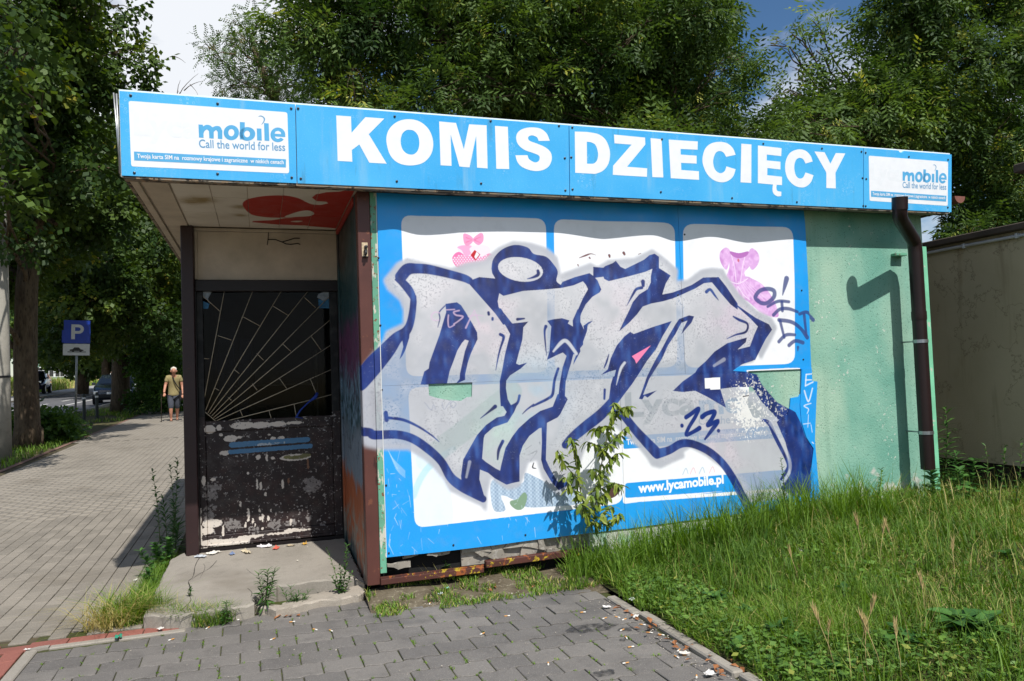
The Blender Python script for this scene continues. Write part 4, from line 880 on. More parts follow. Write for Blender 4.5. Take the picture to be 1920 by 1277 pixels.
tg = NT('window_glass'); tr = tg.new('ShaderNodeBsdfTransparent'); gl = tg.new('ShaderNodeBsdfGlossy'); gl.inputs['Roughness'].default_value = .04
fr = tg.new('ShaderNodeFresnel'); fr.inputs['IOR'].default_value = 1.17; mx = tg.new('ShaderNodeMixShader'); tr.inputs['Color'].default_value = (.6, .62, .62, 1)
tg.L(fr.outputs[0], mx.inputs[0]); tg.L(tr.outputs[0], mx.inputs[1]); tg.L(gl.outputs[0], mx.inputs[2]); tg.L(mx.outputs[0], tg.o.inputs['Surface']); m_glass = tg.m
m = MB(); m.box(-1.0715, -.0725, YD+.018, YD+.022, ZR+.0285, 2.213); m.build('pane', m_glass, door)
def gp(x, y, yy=YD-.004): P = at(330+x/3.99, 510+y/3.99, 'y', yy); return P
grille = empty('grille', ORIG, parent=door)
def bar(a, b, r=.0036):
    q = MB(); q.tube([gp(*a), gp(*b)], r, 6); return q.build('bar', m_bar, grille)
for a, b in (((200, 1010), (362, 140)), ((222, 1035), (575, 140)), ((238, 1055), (790, 140)), ((252, 1064), (990, 140)), ((266, 1078), (1185, 145)), ((280, 1090), (1188, 330)), ((292, 1100), (1195, 525)), ((305, 1112), (1195, 715)), ((320, 1130), (1195, 910)), ((172, 1008), (328, 1142))): bar(a, b)
for a, b in (((160, 145), (330, 295)), ((310, 475), (415, 510)), ((500, 335), (635, 408)), ((725, 255), (840, 325)), ((960, 190), (1045, 268)), ((605, 610), (655, 660)), ((795, 535), (860, 595)), ((1010, 480), (1085, 585)), ((435, 730), (475, 760)), ((570, 835), (608, 885)), ((770, 790), (828, 872)), ((290, 870), (322, 885)), ((390, 938), (415, 960)), ((1005, 800), (1050, 910)), ((480, 1035), (498, 1078)), ((697, 1040), (718, 1115)), ((883, 990), (905, 1105)), ((165, 645), (248, 650))): bar(a, b, .003)
m_paper = simple('torn_paper', (150, 160, 168), .8, .25, 30); m_pblue = simple('blue_print', (50, 110, 150), .7, .3, 40)
for nm, mt, pts in (('paper_scrap', m_paper, [(200, 148), (270, 140), (240, 200), (250, 240), (200, 215)]), ('paper_scrap', m_pblue, [(168, 190), (225, 200), (250, 235), (240, 275), (170, 275)]), ('paper_scrap', m_paper, [(1065, 165), (1110, 148), (1170, 158), (1172, 190), (1100, 215), (1055, 190)]), ('paper_scrap', m_pblue, [(1062, 200), (1100, 216), (1172, 192), (1172, 272), (1070, 270)])):
    q = MB(); q.poly([[(gp(x, y, YD+.014).x, gp(x, y, YD+.014).z) for x, y in pts]], lambda u, v: (u, YD+.0145, v), dvec=(0, .002, 0)); q.build(nm, mt, door)
q = MB(); q.tube([gp(1058, 905, YD-.012), gp(1045, 935, YD-.02), gp(990, 975, YD-.012), gp(930, 1035, YD-.018), gp(900, 1085, YD-.014), gp(950, 1095, YD-.014)], [.012, .016, .006, .007, .012, .004], 6); q.build('tied_rag', simple('blue_rag', (30, 62, 150), .8, .3, 60), door)
# cables on the transom
m = MB(); gw = lambda x, y: at(330+x/5.818, 400+y/5.818, 'y', YD-.006)
m.tube([gw(1765, 203), gw(1500, 192), gw(1200, 184), gw(1030, 184), gw(1010, 195), gw(1004, 280)], .003, 6); m.tube([gw(1004, 285), gw(1080, 285), gw(1155, 312), gw(1200, 335), gw(1250, 340), gw(1330, 328), gw(1355, 340)], .004, 6); m.tube([gw(1155, 312), gw(1220, 295), gw(1290, 272), gw(1350, 272)], .004, 6); m.tube([gw(1004, 280), gw(995, 345)], .003, 6)
m.build('loose_cable', m_wire, kiosk)
m = MB(); p = gw(995, 412); m.box(p.x-.075, p.x+.07, YD-.003, YD-.0005, p.z-.07, p.z+.06); m.build('cover_plate', m_cream, kiosk)
# --- downpipe
pc_ = [(4.66, -.19, .53), (4.66, -.19, 1.3), (4.66, -.19, 1.78), (4.66, -.19, 2.36), (4.652, -.195, 2.42), (4.625, -.21, 2.465), (4.30, -.405, 2.585), (4.262, -.43, 2.615), (4.25, -.445, 2.66), (4.246, -.455, 2.76)]
m = MB(); m.tube(pc_, .056, 20, False); m.tube([(4.66, -.19, 1.785), (4.66, -.19, 1.80), (4.66, -.19, 1.86)], [.058, .060, .060], 20, False); m.tube(pc_[-2:], .060, 20, False); m.tube(pc_[::-1], .053, 20, False)
pipe = m.build('downpipe', m_pipe, kiosk)
for py in (640, 812):
    z = at(1722, py, 'y', -.19).z; m = MB(); m.lathe([(.0565, -.014), (.0605, -.014), (.0605, .014), (.0565, .014)], 20, Matrix.Translation((4.66, -.19, z))); m.box(4.655, 4.665, -.131, .011, z-.006, z+.006); m.build('pipe_clamp', m_galv, pipe)
m = MB(); z = at(1700, 478, 'y', -.02).z; m.bbox(4.60, 4.72, -.05, .011, z-.012, z+.012, .003); m.build('old_bracket', m_batten, kiosk)
# --- half round gutter at the right eaves
g0 = at(1800, 372, 'y', -.02); m = MB(); n_g = 12; prof = [(.062*math.cos(PI+PI*k/n_g), .062*math.sin(PI+PI*k/n_g)) for k in range(n_g+1)]
vs = [(g0.x+x, y, g0.z+z+.02) for y in (-.02, 4.6) for x, z in prof]; m.add(vs, [(k, k+1, n_g+2+k, n_g+1+k) for k in range(n_g)]+[tuple(range(n_g+1))])
m.build('gutter', simple('brown_gutter', (128, 82, 70), .5, .15, 14), kiosk)

# ================================================================== inside the kiosk, seen dimly through the door window
def frame_chair(x, y, rz):
    t = empty('chair', (x, y, .11), rz, 'pale tube frame chair standing in the dark kiosk behind the door', 'chair'); mt = simple('pale_tube', (150, 152, 150), .4, .1, 20)
    for sx in (-.2, .2):
        q = MB(); q.tube([(sx, -.2, 0), (sx, -.2, .45)], .012, 6); q.build('leg', mt, t); q = MB(); q.tube([(sx, .2, 0), (sx, .2, .45), (sx, .24, .9)], .012, 6); q.build('leg', mt, t)
    q = MB(); q.bbox(-.21, .21, -.21, .21, .44, .475, .01); q.build('seat', simple('grey_seat', (98, 98, 100), .6), t); q = MB(); q.bbox(-.2, .2, .21, .235, .66, .9, .008); q.build('backrest', MATS['grey_seat'], t)
frame_chair(-.42, 2.45, .6)
t = empty('shelf_rack', (-.5, 4.2, .11), 0, 'shelf rack with a few leftovers at the back of the dark kiosk', 'shelf')
for z in (.4, .85, 1.3): q = MB(); q.bbox(-.5, .5, -.18, .18, z, z+.02, .003); q.build('shelf', m_cream, t)
for x in (-.5, .47): q = MB(); q.bbox(x, x+.03, -.18, .18, 0, 1.7, .003); q.build('upright', m_cream, t)
for i, (x, y, z, w, h) in enumerate(((-.7, 4.2, .98, .24, .2), (-.38, 4.15, .98, .16, .14), (-.55, 4.2, 1.43, .3, .16))):
    q = MB(); q.bbox(-w/2, w/2, -.1, .1, 0, h, .004); q.box(-w/2+.01, w/2-.01, -.102, .102, h*.55, h*.6); o = q.build('cardboard_box', simple('box_card', (150, 142, 132), .8, .2), None, (x, y, z)); tag(o, ('wide pale carton on the left of the middle shelf behind the door', 'small pale carton beside the wide one on the middle shelf', 'flat pale carton on the top shelf inside the kiosk')[i], 'box')
for i, (x, w, h_, tl, lb) in enumerate(((-.98, .07, 1.9, .05, 'tall narrow board leaning just inside the kiosk window on the left'), (-.86, .05, 1.75, .07, 'short thin board leaning behind the left bars of the door window'))):
    q = MB(); q.bbox(-w, w, -.012, .012, 0, h_, .003); o = q.build('leaning_board', simple('dark_board_%s' % 'ab'[i], (64, 66, 80), .9, .3, 6), None, (x, 1.85+.1*i, .11)); o.rotation_euler = (-.06, tl, .2); tag(o, lb, 'board')
# ================================================================== ground, paving, kerbs
def sstep(a, b, x):
    t = min(1, max(0, (x-a)/(b-a))); return t*t*(3-2*t)
def bank(x, y):                    # the grassed bank to the right of the forecourt
    h = .012+.20*sstep(1.35, 3.6, x)*sstep(-3.6, -.2, y)+.05*sstep(3.5, 7, x)
    return h+.018*math.sin(x*3.1+y*1.7)*math.sin(y*2.3-x)*sstep(1.5, 2.2, x)
def m_ground(name, ca, cb, scale=6, bump=.6, rough=.95, cc=None):
    t = NT(name); a = t.mix(t.ramp(t.noise(scale, 6, .6), .35, .65), rgb(*ca), rgb(*cb))
    if cc: a = t.mix(t.ramp(t.noise(scale*4, 4), .58, .66), a, rgb(*cc))
    t.bump(t.noise(scale*9, 5, .65), bump, .012); return t.done(a, rough, 0, .2)
m_soil = m_ground('soil', (84, 74, 58), (112, 102, 84), 9, 1.0, .95, (140, 130, 110))
m_turf = m_ground('turf_soil', (46, 50, 24), (66, 64, 34), 4, .8)
m_moss = m_ground('mossy_joint', (70, 76, 34), (72, 68, 56), 7, .8, .95, (92, 102, 36))
m_joint = m_ground('sandy_joint', (92, 82, 62), (64, 60, 48), 5, .6, .95, (86, 88, 44))
def m_stone(name, ca, cb, speck, bump=.3, stain=None, rough=.8):
    t = NT(name); oi = t.new('ShaderNodeObjectInfo').outputs['Random']
    a = t.mix(oi, rgb(*ca), rgb(*cb)); a = t.mix(t.math('MULTIPLY', t.ramp(t.noise(2.3, 5), .45, .7), .5), a, rgb(*[x*.82 for x in ca]))
    n = t.noise(230, 2, .6); a = t.mix(t.math('MULTIPLY', t.ramp(n, .60, .68), .7), a, rgb(*speck)); a = t.mix(t.math('MULTIPLY', t.ramp(n, .30, .38, (1, 1, 1, 1), (0, 0, 0, 1)), .4), a, rgb(*[x*.6 for x in ca]))
    if stain:
        a = t.mix(t.math('MULTIPLY', t.ramp(t.noise(1.1, 4, .6), .57, .66), .55), a, rgb(*stain))
    a = t.mix(t.math('MULTIPLY', t.ramp(t.noise(11, 5, .65), .54, .72), .35), a, rgb(*[x*.72 for x in ca]))
    t.bump(t.math('ADD', t.noise(120, 4, .7), t.math('MULTIPLY', t.noise(18, 4), 1.5)), bump, .005); return t.done(a, rough, 0, .25)
m_dpav = m_stone('dark_paver', (100, 96, 92), (118, 113, 107), (160, 154, 146), .35, (80, 78, 76))
m_lpav = m_stone('light_brick', (126, 119, 108), (143, 135, 123), (168, 159, 146), .25, (120, 112, 100))
m_rpav = m_stone('red_brick', (146, 92, 80), (132, 84, 74), (170, 120, 106), .25)
m_conc = m_stone('concrete', (146, 138, 126), (150, 143, 132), (176, 170, 160), .35, (122, 114, 102))
def sheet(name, x0, x1, y0, y1, z, mat, nx=1, ny=1, fn=None, kind='structure', parent=None):
    xs = np.linspace(x0, x1, nx+1); ys = np.linspace(y0, y1, ny+1); vs = []; f = fn or (lambda x, y: gz(x, y))
    for y in ys:
        for x in xs: vs.append((x, y, f(x, y)+z))
    fc = [(j*(nx+1)+i, j*(nx+1)+i+1, (j+1)*(nx+1)+i+1, (j+1)*(nx+1)+i) for j in range(ny) for i in range(nx)]
    q = MB(); q.sm = True; q.add(vs, fc); o = q.build(name, mat, parent)
    if kind: o['kind'] = kind
    return o
sheet('ground', -260, 260, -40, 500, -.075, m_ground('rough_ground', (84, 82, 52), (70, 74, 40), 3, .8, .95, (112, 104, 78)), 8, 60)
fore = sheet('forecourt', -1.93, 1.50, -7.5, .25, -.009, m_moss, 1, 1, lambda x, y: 0)
# wavy interlocking pavers
def wavy(wl=.0970, hw=.0785, A=.0085, n=12):
    X = [-wl+2*wl*k/n for k in range(n+1)]; wv = lambda x: A*math.sin(2*PI*x/.1)
    lp = [(x, -hw+wv(x)) for x in X]+[(x, hw+wv(x)) for x in X[::-1]]; c = .0035; q = MB(); m_ = len(lp)
    inner = [(x*(1-c/wl), y-math.copysign(c, y)) for x, y in lp]
    q.poly([inner], lambda x, y: (x, y, 0)); q.add([(x, y, 0) for x, y in inner]+[(x, y, -.003) for x, y in lp]+[(x, y, -.02) for x, y in lp],
          [(m_+i, m_+(i+1) % m_, (i+1) % m_, i) for i in range(m_)]+[(2*m_+i, 2*m_+(i+1) % m_, m_+(i+1) % m_, m_+i) for i in range(m_)])
    me = bpy.data.meshes.new('paver'); me.from_pydata(q.v, [], q.f); me.materials.append(m_dpav); me.update(); return me
pv = wavy(); rs = random.Random(7); spots = []
ca_, sa_ = math.cos(.018), math.sin(.018)
for r in range(-45, 4):
    for k in range(-14, 14):
        u = k*.2+(r % 2)*.1; v = r*.165; x = u*ca_-v*sa_+.006; y = u*sa_+v*ca_+.088
        if -1.765 < x < 1.40 and y < (-.235 if x < -1.2 else (-.02 if x < .2 else .14)): spots.append((x, y))
spots.sort(key=lambda p: abs(p[1]+.9)+.2*abs(p[0]))
def put_pav(mesh, x, y, parent, z=0, name='paver'):
    return link(name, mesh, parent, (x, y, z+rs.uniform(-.0035, .0015)), (rs.uniform(-.013, .013), rs.uniform(-.013, .013), .018+rs.uniform(-.012, .012)))
def in_view(x, y, z=0, mg=30):
    d = Vector((x, y, z))-CAM; w = d.dot(CF)
    if w < .3: return False
    px, py = 960+FPX*d.dot(CR)/w, 638.5-FPX*d.dot(CU)/w; return -mg < px < 1920+mg and -mg < py < 1277+mg
seen = [p for p in spots if in_view(*p)]; rest = [p for p in spots if not in_view(*p)] + seen[300:]
for x, y in seen[:300]: put_pav(pv, x, y, fore)
def stuff_copies(name, mesh, places, mat, parent=None, label=None):
    n = len(mesh.vertices); co = np.empty(n*3, 'f'); mesh.vertices.foreach_get('co', co); co = co.reshape(-1, 3); mesh.calc_loop_triangles()
    tr = np.array([t.vertices[:] for t in mesh.loop_triangles]); V = []; F_ = []
    for i, (x, y, z) in enumerate(places): V.append(co+[x, y, z]); F_.append(tr+i*n)
    o = np_mesh(name, np.concatenate(V), np.concatenate(F_), mat, parent=parent); o['kind'] = 'stuff'; return o
if rest: stuff_copies('pavers', pv, [(x, y, rs.uniform(-.0018, .001)) for x, y in rest], m_dpav, fore)
# cut blocks fill the rows out to the edging and the kerb
rows_ = {}
for x, y in spots: rows_.setdefault(round((y-.088-x*sa_)/.165), []).append((x, y))
for rr_ in rows_.values():
    (xa, ya), (xb_, yb_) = min(rr_), max(rr_)
    for x0, x1, yy_ in ((-1.863, xa-.1005, ya), (xb_+.1005, 1.44, yb_)):
        if .012 < x1-x0 < .25 and (yy_ > -.9 or x0 < 0 or True) and in_view((x0+x1)/2, yy_) and not (x0 > 1 and yy_ > -.55):
            q = MB(); q.bbox(x0, x1, yy_-.077, yy_+.077, -.03, -.001, .003); q.build('paver', m_dpav, fore)
# edging strips, red border
edg = sheet('edging', -1.945, -1.3, -7.5, .02, -.02, m_joint, 1, 1, lambda x, y: 0)
def block(name, mat, parent, *b, c=.006): q = MB(); q.bbox(*b, c); return q.build(name, mat, parent)
for i in range(8): block('edging_block', m_conc, edg, -1.931, -1.866, -1.14-i, -.145-i, -.1, .006)
q = MB(); q.poly([[(-1.931, -.140), (-1.866, -.143), (-1.848, -.132), (-1.82, -.130), (-1.82, -.092), (-1.87, -.094), (-1.915, -.112)]], lambda x, y: (x, y, .006), dvec=(0, 0, -.1)); q.build('edging_block', m_conc, edg)
for i in range(2): block('edging_block', m_conc, edg, -1.817+i*.36, -1.46+i*.36, -.150-i*.012, -.098-i*.012, -.1, .005)
red = sheet('red_border', -6.4, -1.94, -7.5, .03, -.012, m_joint, 1, 1, lambda x, y: 0)
rb = MB(); rb.bbox(-.0475, .0475, -.0975, .0975, -.03, 0, .003); rbm = rb.build('brick', m_rpav, red, (-1.99, -.07, .0)); rbd = rbm.data; rbm.rotation_euler = (0, 0, PI/2)
cnt = 0
for i in range(3):
    for j in range(12):
        x, y = -1.893+i*.2-.1, -.035
    # strip in front of the footpath
for i in range(4): link('brick', rbd, red, (-1.84+i*.2, -.035-i*.003, .001), (0, 0, PI/2))
for i in range(22):
    for j in range(26):
        x = -1.992-i*.1; y = -.18-j*.2-(i % 2)*.1
        if in_view(x, y, 0, 10) or (i < 9 and y > -3): link('brick', rbd, red, (x, y, rs.uniform(-.002, .001)), (rs.uniform(-.01, .01), 0, 0))
        cnt += 1
for i in range(1, 8): link('brick', rbd, red, (-1.99-i*.2, -.03, .001), (0, 0, PI/2))
# the light footpath that runs away to the left of the kiosk
def m_path_far():
    t = NT('footpath_far'); s = t.new('ShaderNodeSeparateXYZ'); t.L(t.pos(), s.inputs[0])
    fx = t.math('FRACT', t.math('MULTIPLY', s.outputs['X'], 9.85)); ln = t.math('LESS_THAN', fx, .10)
    a = t.mix(t.ramp(t.noise(3, 5), .3, .7), rgb(134, 126, 114), rgb(146, 138, 126)); a = t.mix(t.math('MULTIPLY', ln, .55), a, rgb(84, 78, 64)); return t.done(a, .85, 0, .2)
path = sheet('footpath', -4.66, -1.30, .03, 14, -.011, m_joint, 2, 60)
lb = MB(); lb.bbox(-.0480, .0480, -.0985, .0985, -.03, 0, .0025); lbo = lb.build('paving_brick', m_lpav, path, (-1.5, .15, .0)); lbd = lbo.data
sl = []; 
for i in range(31):
    for j in range(70):
        x = -1.41-i*.1015; y = .14+j*.2+(i % 2)*.1
        if y < 14: sl.append((x, y))
sl.sort(key=lambda p: (not in_view(*p, gz(*p), 10), (p[0]-CAM.x)**2+(p[1]-CAM.y)**2))
for x, y in sl[:299]: link('paving_brick', lbd, path, (x, y, gz(x, y)+rs.uniform(-.0015, .001)), (.018 if y > 1 else 0, rs.uniform(-.008, .008), rs.uniform(-.006, .006)))
stuff_copies('paving_bricks', lbd, [(x, y, gz(x, y)+rs.uniform(-.0015, .001)) for x, y in sl[299:]], m_lpav, path)
sheet('footpath_beyond', -4.66, -1.30, 14.0, 90, -.002, m_path_far(), 2, 60)
sheet('path_border', -4.76, -4.665, .03, 60, -.001, m_stone('dusty_red_brick', (126, 98, 86), (132, 104, 92), (150, 126, 112), .25), 1, 60)
# verge, road and the far side of the street
m_verge = m_ground('verge_soil', (78, 74, 46), (96, 90, 64), 2, .6, .95, (58, 68, 28))
sheet('verge', -9, -4.77, .03, 140, -.03, m_verge, 6, 80, lambda x, y: gz(x, y)+.012*math.sin(x*4+y)*math.sin(y*1.3))
def m_asph():
    t = NT('asphalt'); a = t.mix(t.ramp(t.noise(.5, 5), .35, .65), rgb(84, 84, 86), rgb(98, 97, 98)); a = t.mix(t.math('MULTIPLY', t.ramp(t.noise(60, 3), .5, .7), .4), a, rgb(122, 120, 118)); return t.done(a, .75, 0, .3)
def strip(name, pts, z, mat, fn=gz, thick=None):
    """ribbon between (xa, xb) at each y"""
    vs = []
    for y, xa, xb in pts: vs += [(xa, y, fn(xa, y)+z), (xb, y, fn(xb, y)+z)]
    fs = [(2*i, 2*i+1, 2*i+3, 2*i+2) for i in range(len(pts)-1)]; q = MB(); q.add(vs, fs)
    if thick:
        b = len(vs); q.add([(x, y, z_-thick) for x, y, z_ in vs], [(2*i+1, 2*i, 2*i+2, 2*i+3) for i in range(len(pts)-1)])
        q.f += [(2*i+2, 2*i, b+2*i, b+2*i+2) for i in range(len(pts)-1)]+[(2*i+1, 2*i+3, b+2*i+3, b+2*i+1) for i in range(len(pts)-1)]; q.m += [0]*(2*(len(pts)-1)); q.smooth += [False]*(2*(len(pts)-1))
    o = q.build(name, mat); o['kind'] = 'structure'; return o
near = lambda y: -7.35-.0006*max(0, y-25)**1.75; far = lambda y: -13.6-.0009*max(0, y-25)**1.8
ys = [8, 14, 20, 25, 30, 36, 43, 52, 62, 74, 90, 120]
strip('road', [(y, far(y), near(y)) for y in ys], .0, m_asph())
strip('kerb', [(y, near(y), near(y)+.14) for y in ys], .09, m_conc, thick=.2); strip('kerb', [(y, far(y)-.14, far(y)) for y in ys], .09, m_conc, thick=.2)
strip('pavement', [(y, far(y)-2.6, far(y)-.145) for y in ys], .085, simple('far_pavement', (150, 148, 144), .85, .1, 2), thick=.2)
strip('far_verge', [(y, far(y)-32, far(y)-2.62) for y in ys], .03, m_verge, lambda x, y: gz(x, y)+.05*max(0, -(x-far(y))-3))
m_mark = simple('road_paint', (206, 204, 198), .7, .08, 6); 
mid = lambda y: (near(y)+far(y))/2-.4
for y in (24, 30, 36, 42, 48.5, 55, 62, 70):
    strip('road_marking', [(y, mid(y)-.07, mid(y)+.07), (y+3, mid(y+3)-.07, mid(y+3)+.07)], .005, m_mark)
strip('road_marking', [(y, near(y)-2.25, near(y)-2.1) for y in ys[2:9]], .005, m_mark)
# kerb between the forecourt and the grass
kb = sheet('grass_kerb', 1.445, 1.505, -7.5, -.62, -.03, m_joint, 1, 1, lambda x, y: 0)
for i, (a, b) in enumerate(((-.66, -1.02), (-1.03, -1.27), (-1.28, -1.60), (-1.61, -2.0), (-2.01, -2.6), (-2.61, -3.6), (-3.61, -4.6))):
    o = block('kerb_stone', m_conc, kb, -.032, .032, b, a, -.1, .016+.004*(i % 2), c=.008); o.location = (1.475+.018*math.sin(a*3), 0, 0); o.rotation_euler = (0, .04*math.sin(i*2.1), .012*math.sin(i*1.7))
# the grassed bank
bk = sheet('grass_bank', 1.515, 9, -7.0, 5.5, 0, m_turf, 40, 50, bank); 
q = sheet('soil_margin', -.02, 1.53, -.52, .075, 0, m_soil, 16, 8, lambda x, y: -.014+.055*sstep(-.42-.25*(x > .9)*sstep(.9, 1.5, x), -.02, y)*(1+.2*math.sin(x*9)))
# concrete doorstep
def d8(px, py, z=.08): P = at(px, py, 'z', z); return (P.x, P.y)
Z3 = lambda pts, z=.08: [d8(240+x*.1875, 1030+y*.1875, z) for x, y in pts]
top = Z3([(155, 655), (380, 662), (520, 655), (640, 638), (840, 610), (1050, 583), (1190, 560), (1262, 540), (1240, 490), (1330, 440), (1500, 365), (1650, 358), (1790, 335), (1925, 318)])+[d8(665, 1083), d8(683, 1094), (.0, .12), (.0, 1.42), (-1.12, 1.42), (-1.22, 1.35)]+Z3([(560, 92), (430, 150)])
st = empty('doorstep', (0, 0, 0), label='cracked concrete doorstep slab with a broken front corner under the canopy', cat='step')
def rough_edge(lp, step, amp, seed):
    r = random.Random(seed); out = []
    for (x0, y0), (x1, y1) in zip(lp, lp[1:]+lp[:1]):
        n = max(1, int(math.hypot(x1-x0, y1-y0)/step)); out += [(x0+(x1-x0)*k/n+r.gauss(0, amp)*(k > 0), y0+(y1-y0)*k/n+r.gauss(0, amp)*(k > 0)) for k in range(n)]
    return out
def zst(x, y): return .08+.046*min(1, max(0, (y-.1)/1.3))      # the slab rises towards the door
def slab(lp, z, th, name, mat, amp, seed):
    o_ = rough_edge(lp, .035, amp, seed); c = np.mean(o_, 0); r = random.Random(seed+1); q = MB(); n = len(o_)
    inn = [tuple(np.array(p)+(c-p)/np.hypot(*(c-p))*r.uniform(.006, .018)) for p in o_]
    zf = lambda x, y: z+(zst(x, y)-.08 if th > .17 else 0); q.poly([inn], lambda x, y: (x, y, zf(x, y))); q.add([(x, y, zf(x, y)) for x, y in inn]+[(x, y, zf(x, y)-r.uniform(.006, .016)) for x, y in o_]+[(x, y, z-th) for x, y in o_], [f for k in range(n) for f in ((k, (k+1) % n, n+(k+1) % n, n+k), (n+k, n+(k+1) % n, 2*n+(k+1) % n, 2*n+k))]); return q.build(name, mat, st)
slab(top, .080, .2, 'slab', m_conc, .004, 3)
lowp = Z3([(1255, 545), (1480, 600), (1640, 560), (1830, 522), (1925, 500)], .05)+[d8(640, 1121, .05), d8(672, 1115, .05), d8(688, 1103, .05), (.03, .05), (-.03, .2), (-.5, .1), (-.55, -.05)]
slab(lowp, .048, .16, 'broken_slab', m_stone('rough_concrete', (158, 148, 134), (164, 154, 140), (196, 190, 178), .8, (120, 108, 92)), .007, 5)
m_crack = simple('crack_dirt', (52, 46, 40), .95, .3, 30)
def crack(pts, w, zz=.0806):
    P = spline([p+(0,) for p in Z3(pts)], 3); q = MB(); rr = random.Random(len(pts)); vs = []
    for i, p in enumerate(P):
        a, b = P[max(0, i-1)], P[min(len(P)-1, i+1)]; d = np.array([b[0]-a[0], b[1]-a[1]]); d /= max(1e-6, np.hypot(*d)); k = w*rr.uniform(.3, 1); vs += [(p[0]-d[1]*k, p[1]+d[0]*k, zst(*p[:2])+.0008), (p[0]+d[1]*k, p[1]-d[0]*k, zst(*p[:2])+.0008)]
    q.add(vs, [(2*i, 2*i+1, 2*i+3, 2*i+2) for i in range(len(P)-1)]); q.build('crack', m_crack, st)
crack([(735, 120), (700, 160), (670, 220), (660, 280), (640, 320), (605, 350), (620, 400), (600, 450), (630, 510), (590, 560), (520, 620)], .004)
crack([(890, 160), (830, 220), (780, 250), (700, 290), (640, 330)], .003); crack([(1185, 230), (1230, 265), (1280, 288)], .002); crack([(755, 190), (770, 230), (720, 320)], .002); crack([(1195, 400), (1240, 440), (1225, 480)], .003)
# ================================================================== trees
def m_leaf(name, a, b, c, trans=.28, rough=.55):
    t = NT(name); at_ = t.new('ShaderNodeAttribute'); at_.attribute_name = 'tint'; f = at_.outputs['Fac']
    r = t.new('ShaderNodeValToRGB'); e = r.color_ramp.elements; e[0].position = 0; e[0].color = rgb(*a); e[1].position = .8; e[1].color = rgb(*b)
    k = e.new(.93); k.color = rgb(*c); t.L(f, r.inputs[0]); col = r.outputs[0]
    t.done(col, rough, 0, .3); tr = t.new('ShaderNodeBsdfTranslucent'); hs = t.new('ShaderNodeHueSaturation'); hs.inputs['Value'].default_value = 1.5; hs.inputs['Saturation'].default_value = 1.15; hs.inputs['Hue'].default_value = .485
    t.L(col, hs.inputs['Color']); t.L(hs.outputs[0], tr.inputs['Color']); mx = t.new('ShaderNodeMixShader'); mx.inputs[0].default_value = trans
    t.L(t.b.outputs[0], mx.inputs[1]); t.L(tr.outputs[0], mx.inputs[2]); t.L(mx.outputs[0], t.o.inputs['Surface']); return t.m
m_ash = m_leaf('ash_leaf', (46, 70, 31), (102, 128, 58), (174, 176, 80), .32)
m_lime = m_leaf('lime_leaf', (43, 66, 26), (90, 112, 46), (168, 160, 64), .3)
m_rob = m_leaf('robinia_leaf', (66, 92, 44), (100, 126, 62), (120, 110, 70))
m_bush = m_leaf('bush_leaf', (50, 78, 30), (84, 116, 48), (120, 150, 70))
def m_barkf(name, a, b):
    t = NT(name); n = t.noise(9, 6, .6, (1, 1, .22)); v = t.vor(26, 'F1', (1, 1, .25)); c = t.mix(t.ramp(n, .35, .65), rgb(*a), rgb(*b)); c = t.mix(t.ramp(v, .0, .35), rgb(*[x*.55 for x in a]), c)
    t.bump(t.math('ADD', n, v), .9, .03); return t.done(c, .9, 0, .2)
m_bark = m_barkf('bark', (70, 58, 46), (104, 90, 72)); m_twig = simple('twig', (84, 74, 64), .9, .2, 20)
def leaf_quad(base, d, n, l, w):
    d = d/np.linalg.norm(d); s = np.cross(d, n); s = s/max(1e-6, np.linalg.norm(s)); nn = np.cross(s, d)
    return [base, base+d*l*.45+s*w/2-nn*l*.06, base+d*l-nn*l*.12, base+d*l*.45-s*w/2-nn*l*.06]
def sprig(kind, seed):
    r = np.random.RandomState(seed); V = []; T = []
    if kind in ('ash', 'robinia'):
        n, L_, l, w = (4, .26, .098, .034) if kind == 'ash' else (6, .22, .045, .022)
        for i in range(n):
            p = np.array([0, .05+L_*.8*i/(n-1), -.10*(i/n)**2*L_*3])
            for s in (-1, 1): V += leaf_quad(p, np.array([s*.85, .45+r.uniform(-.15, .15), -.25+r.uniform(-.2, .2)]), np.array([0, 0, 1.]), l*r.uniform(.8, 1.15), w); T.append(r.rand())
        V += leaf_quad(np.array([0, .05+L_*.8, -.08]), np.array([0, 1, -.5]), np.array([0, 0, 1.]), l*1.1, w); T.append(r.rand())
    elif kind == 'lime':
        for i in range(6):
            p = np.array([0, .05*i, -.01*i]); s = (-1) ** i
            V += leaf_quad(p, np.array([s*.8+r.uniform(-.3, .3), .5, -.55+r.uniform(-.3, .3)]), np.array([s*.3, 0, 1.]), r.uniform(.08, .115), r.uniform(.065, .085)); T.append(r.rand())
    elif kind == 'bush':
        for i in range(6):
            p = np.array([0, .04*i, .0]); a = i*2.4
            V += leaf_quad(p, np.array([math.cos(a), .6, math.sin(a)]), np.array([0, -.3, 1.]), r.uniform(.07, .11), r.uniform(.055, .08)); T.append(r.rand())
    elif kind == 'keys':
        for i in range(10):
            V += leaf_quad(r.uniform(-.05, .05, 3), np.array([r.uniform(-.4, .4), r.uniform(-.4, .4), -1]), np.array([1., 0, 0]), .05, .02); T.append(.95)
    return np.array(V, 'f').reshape(-1, 4, 3), np.array(T, 'f')
SPR = {}
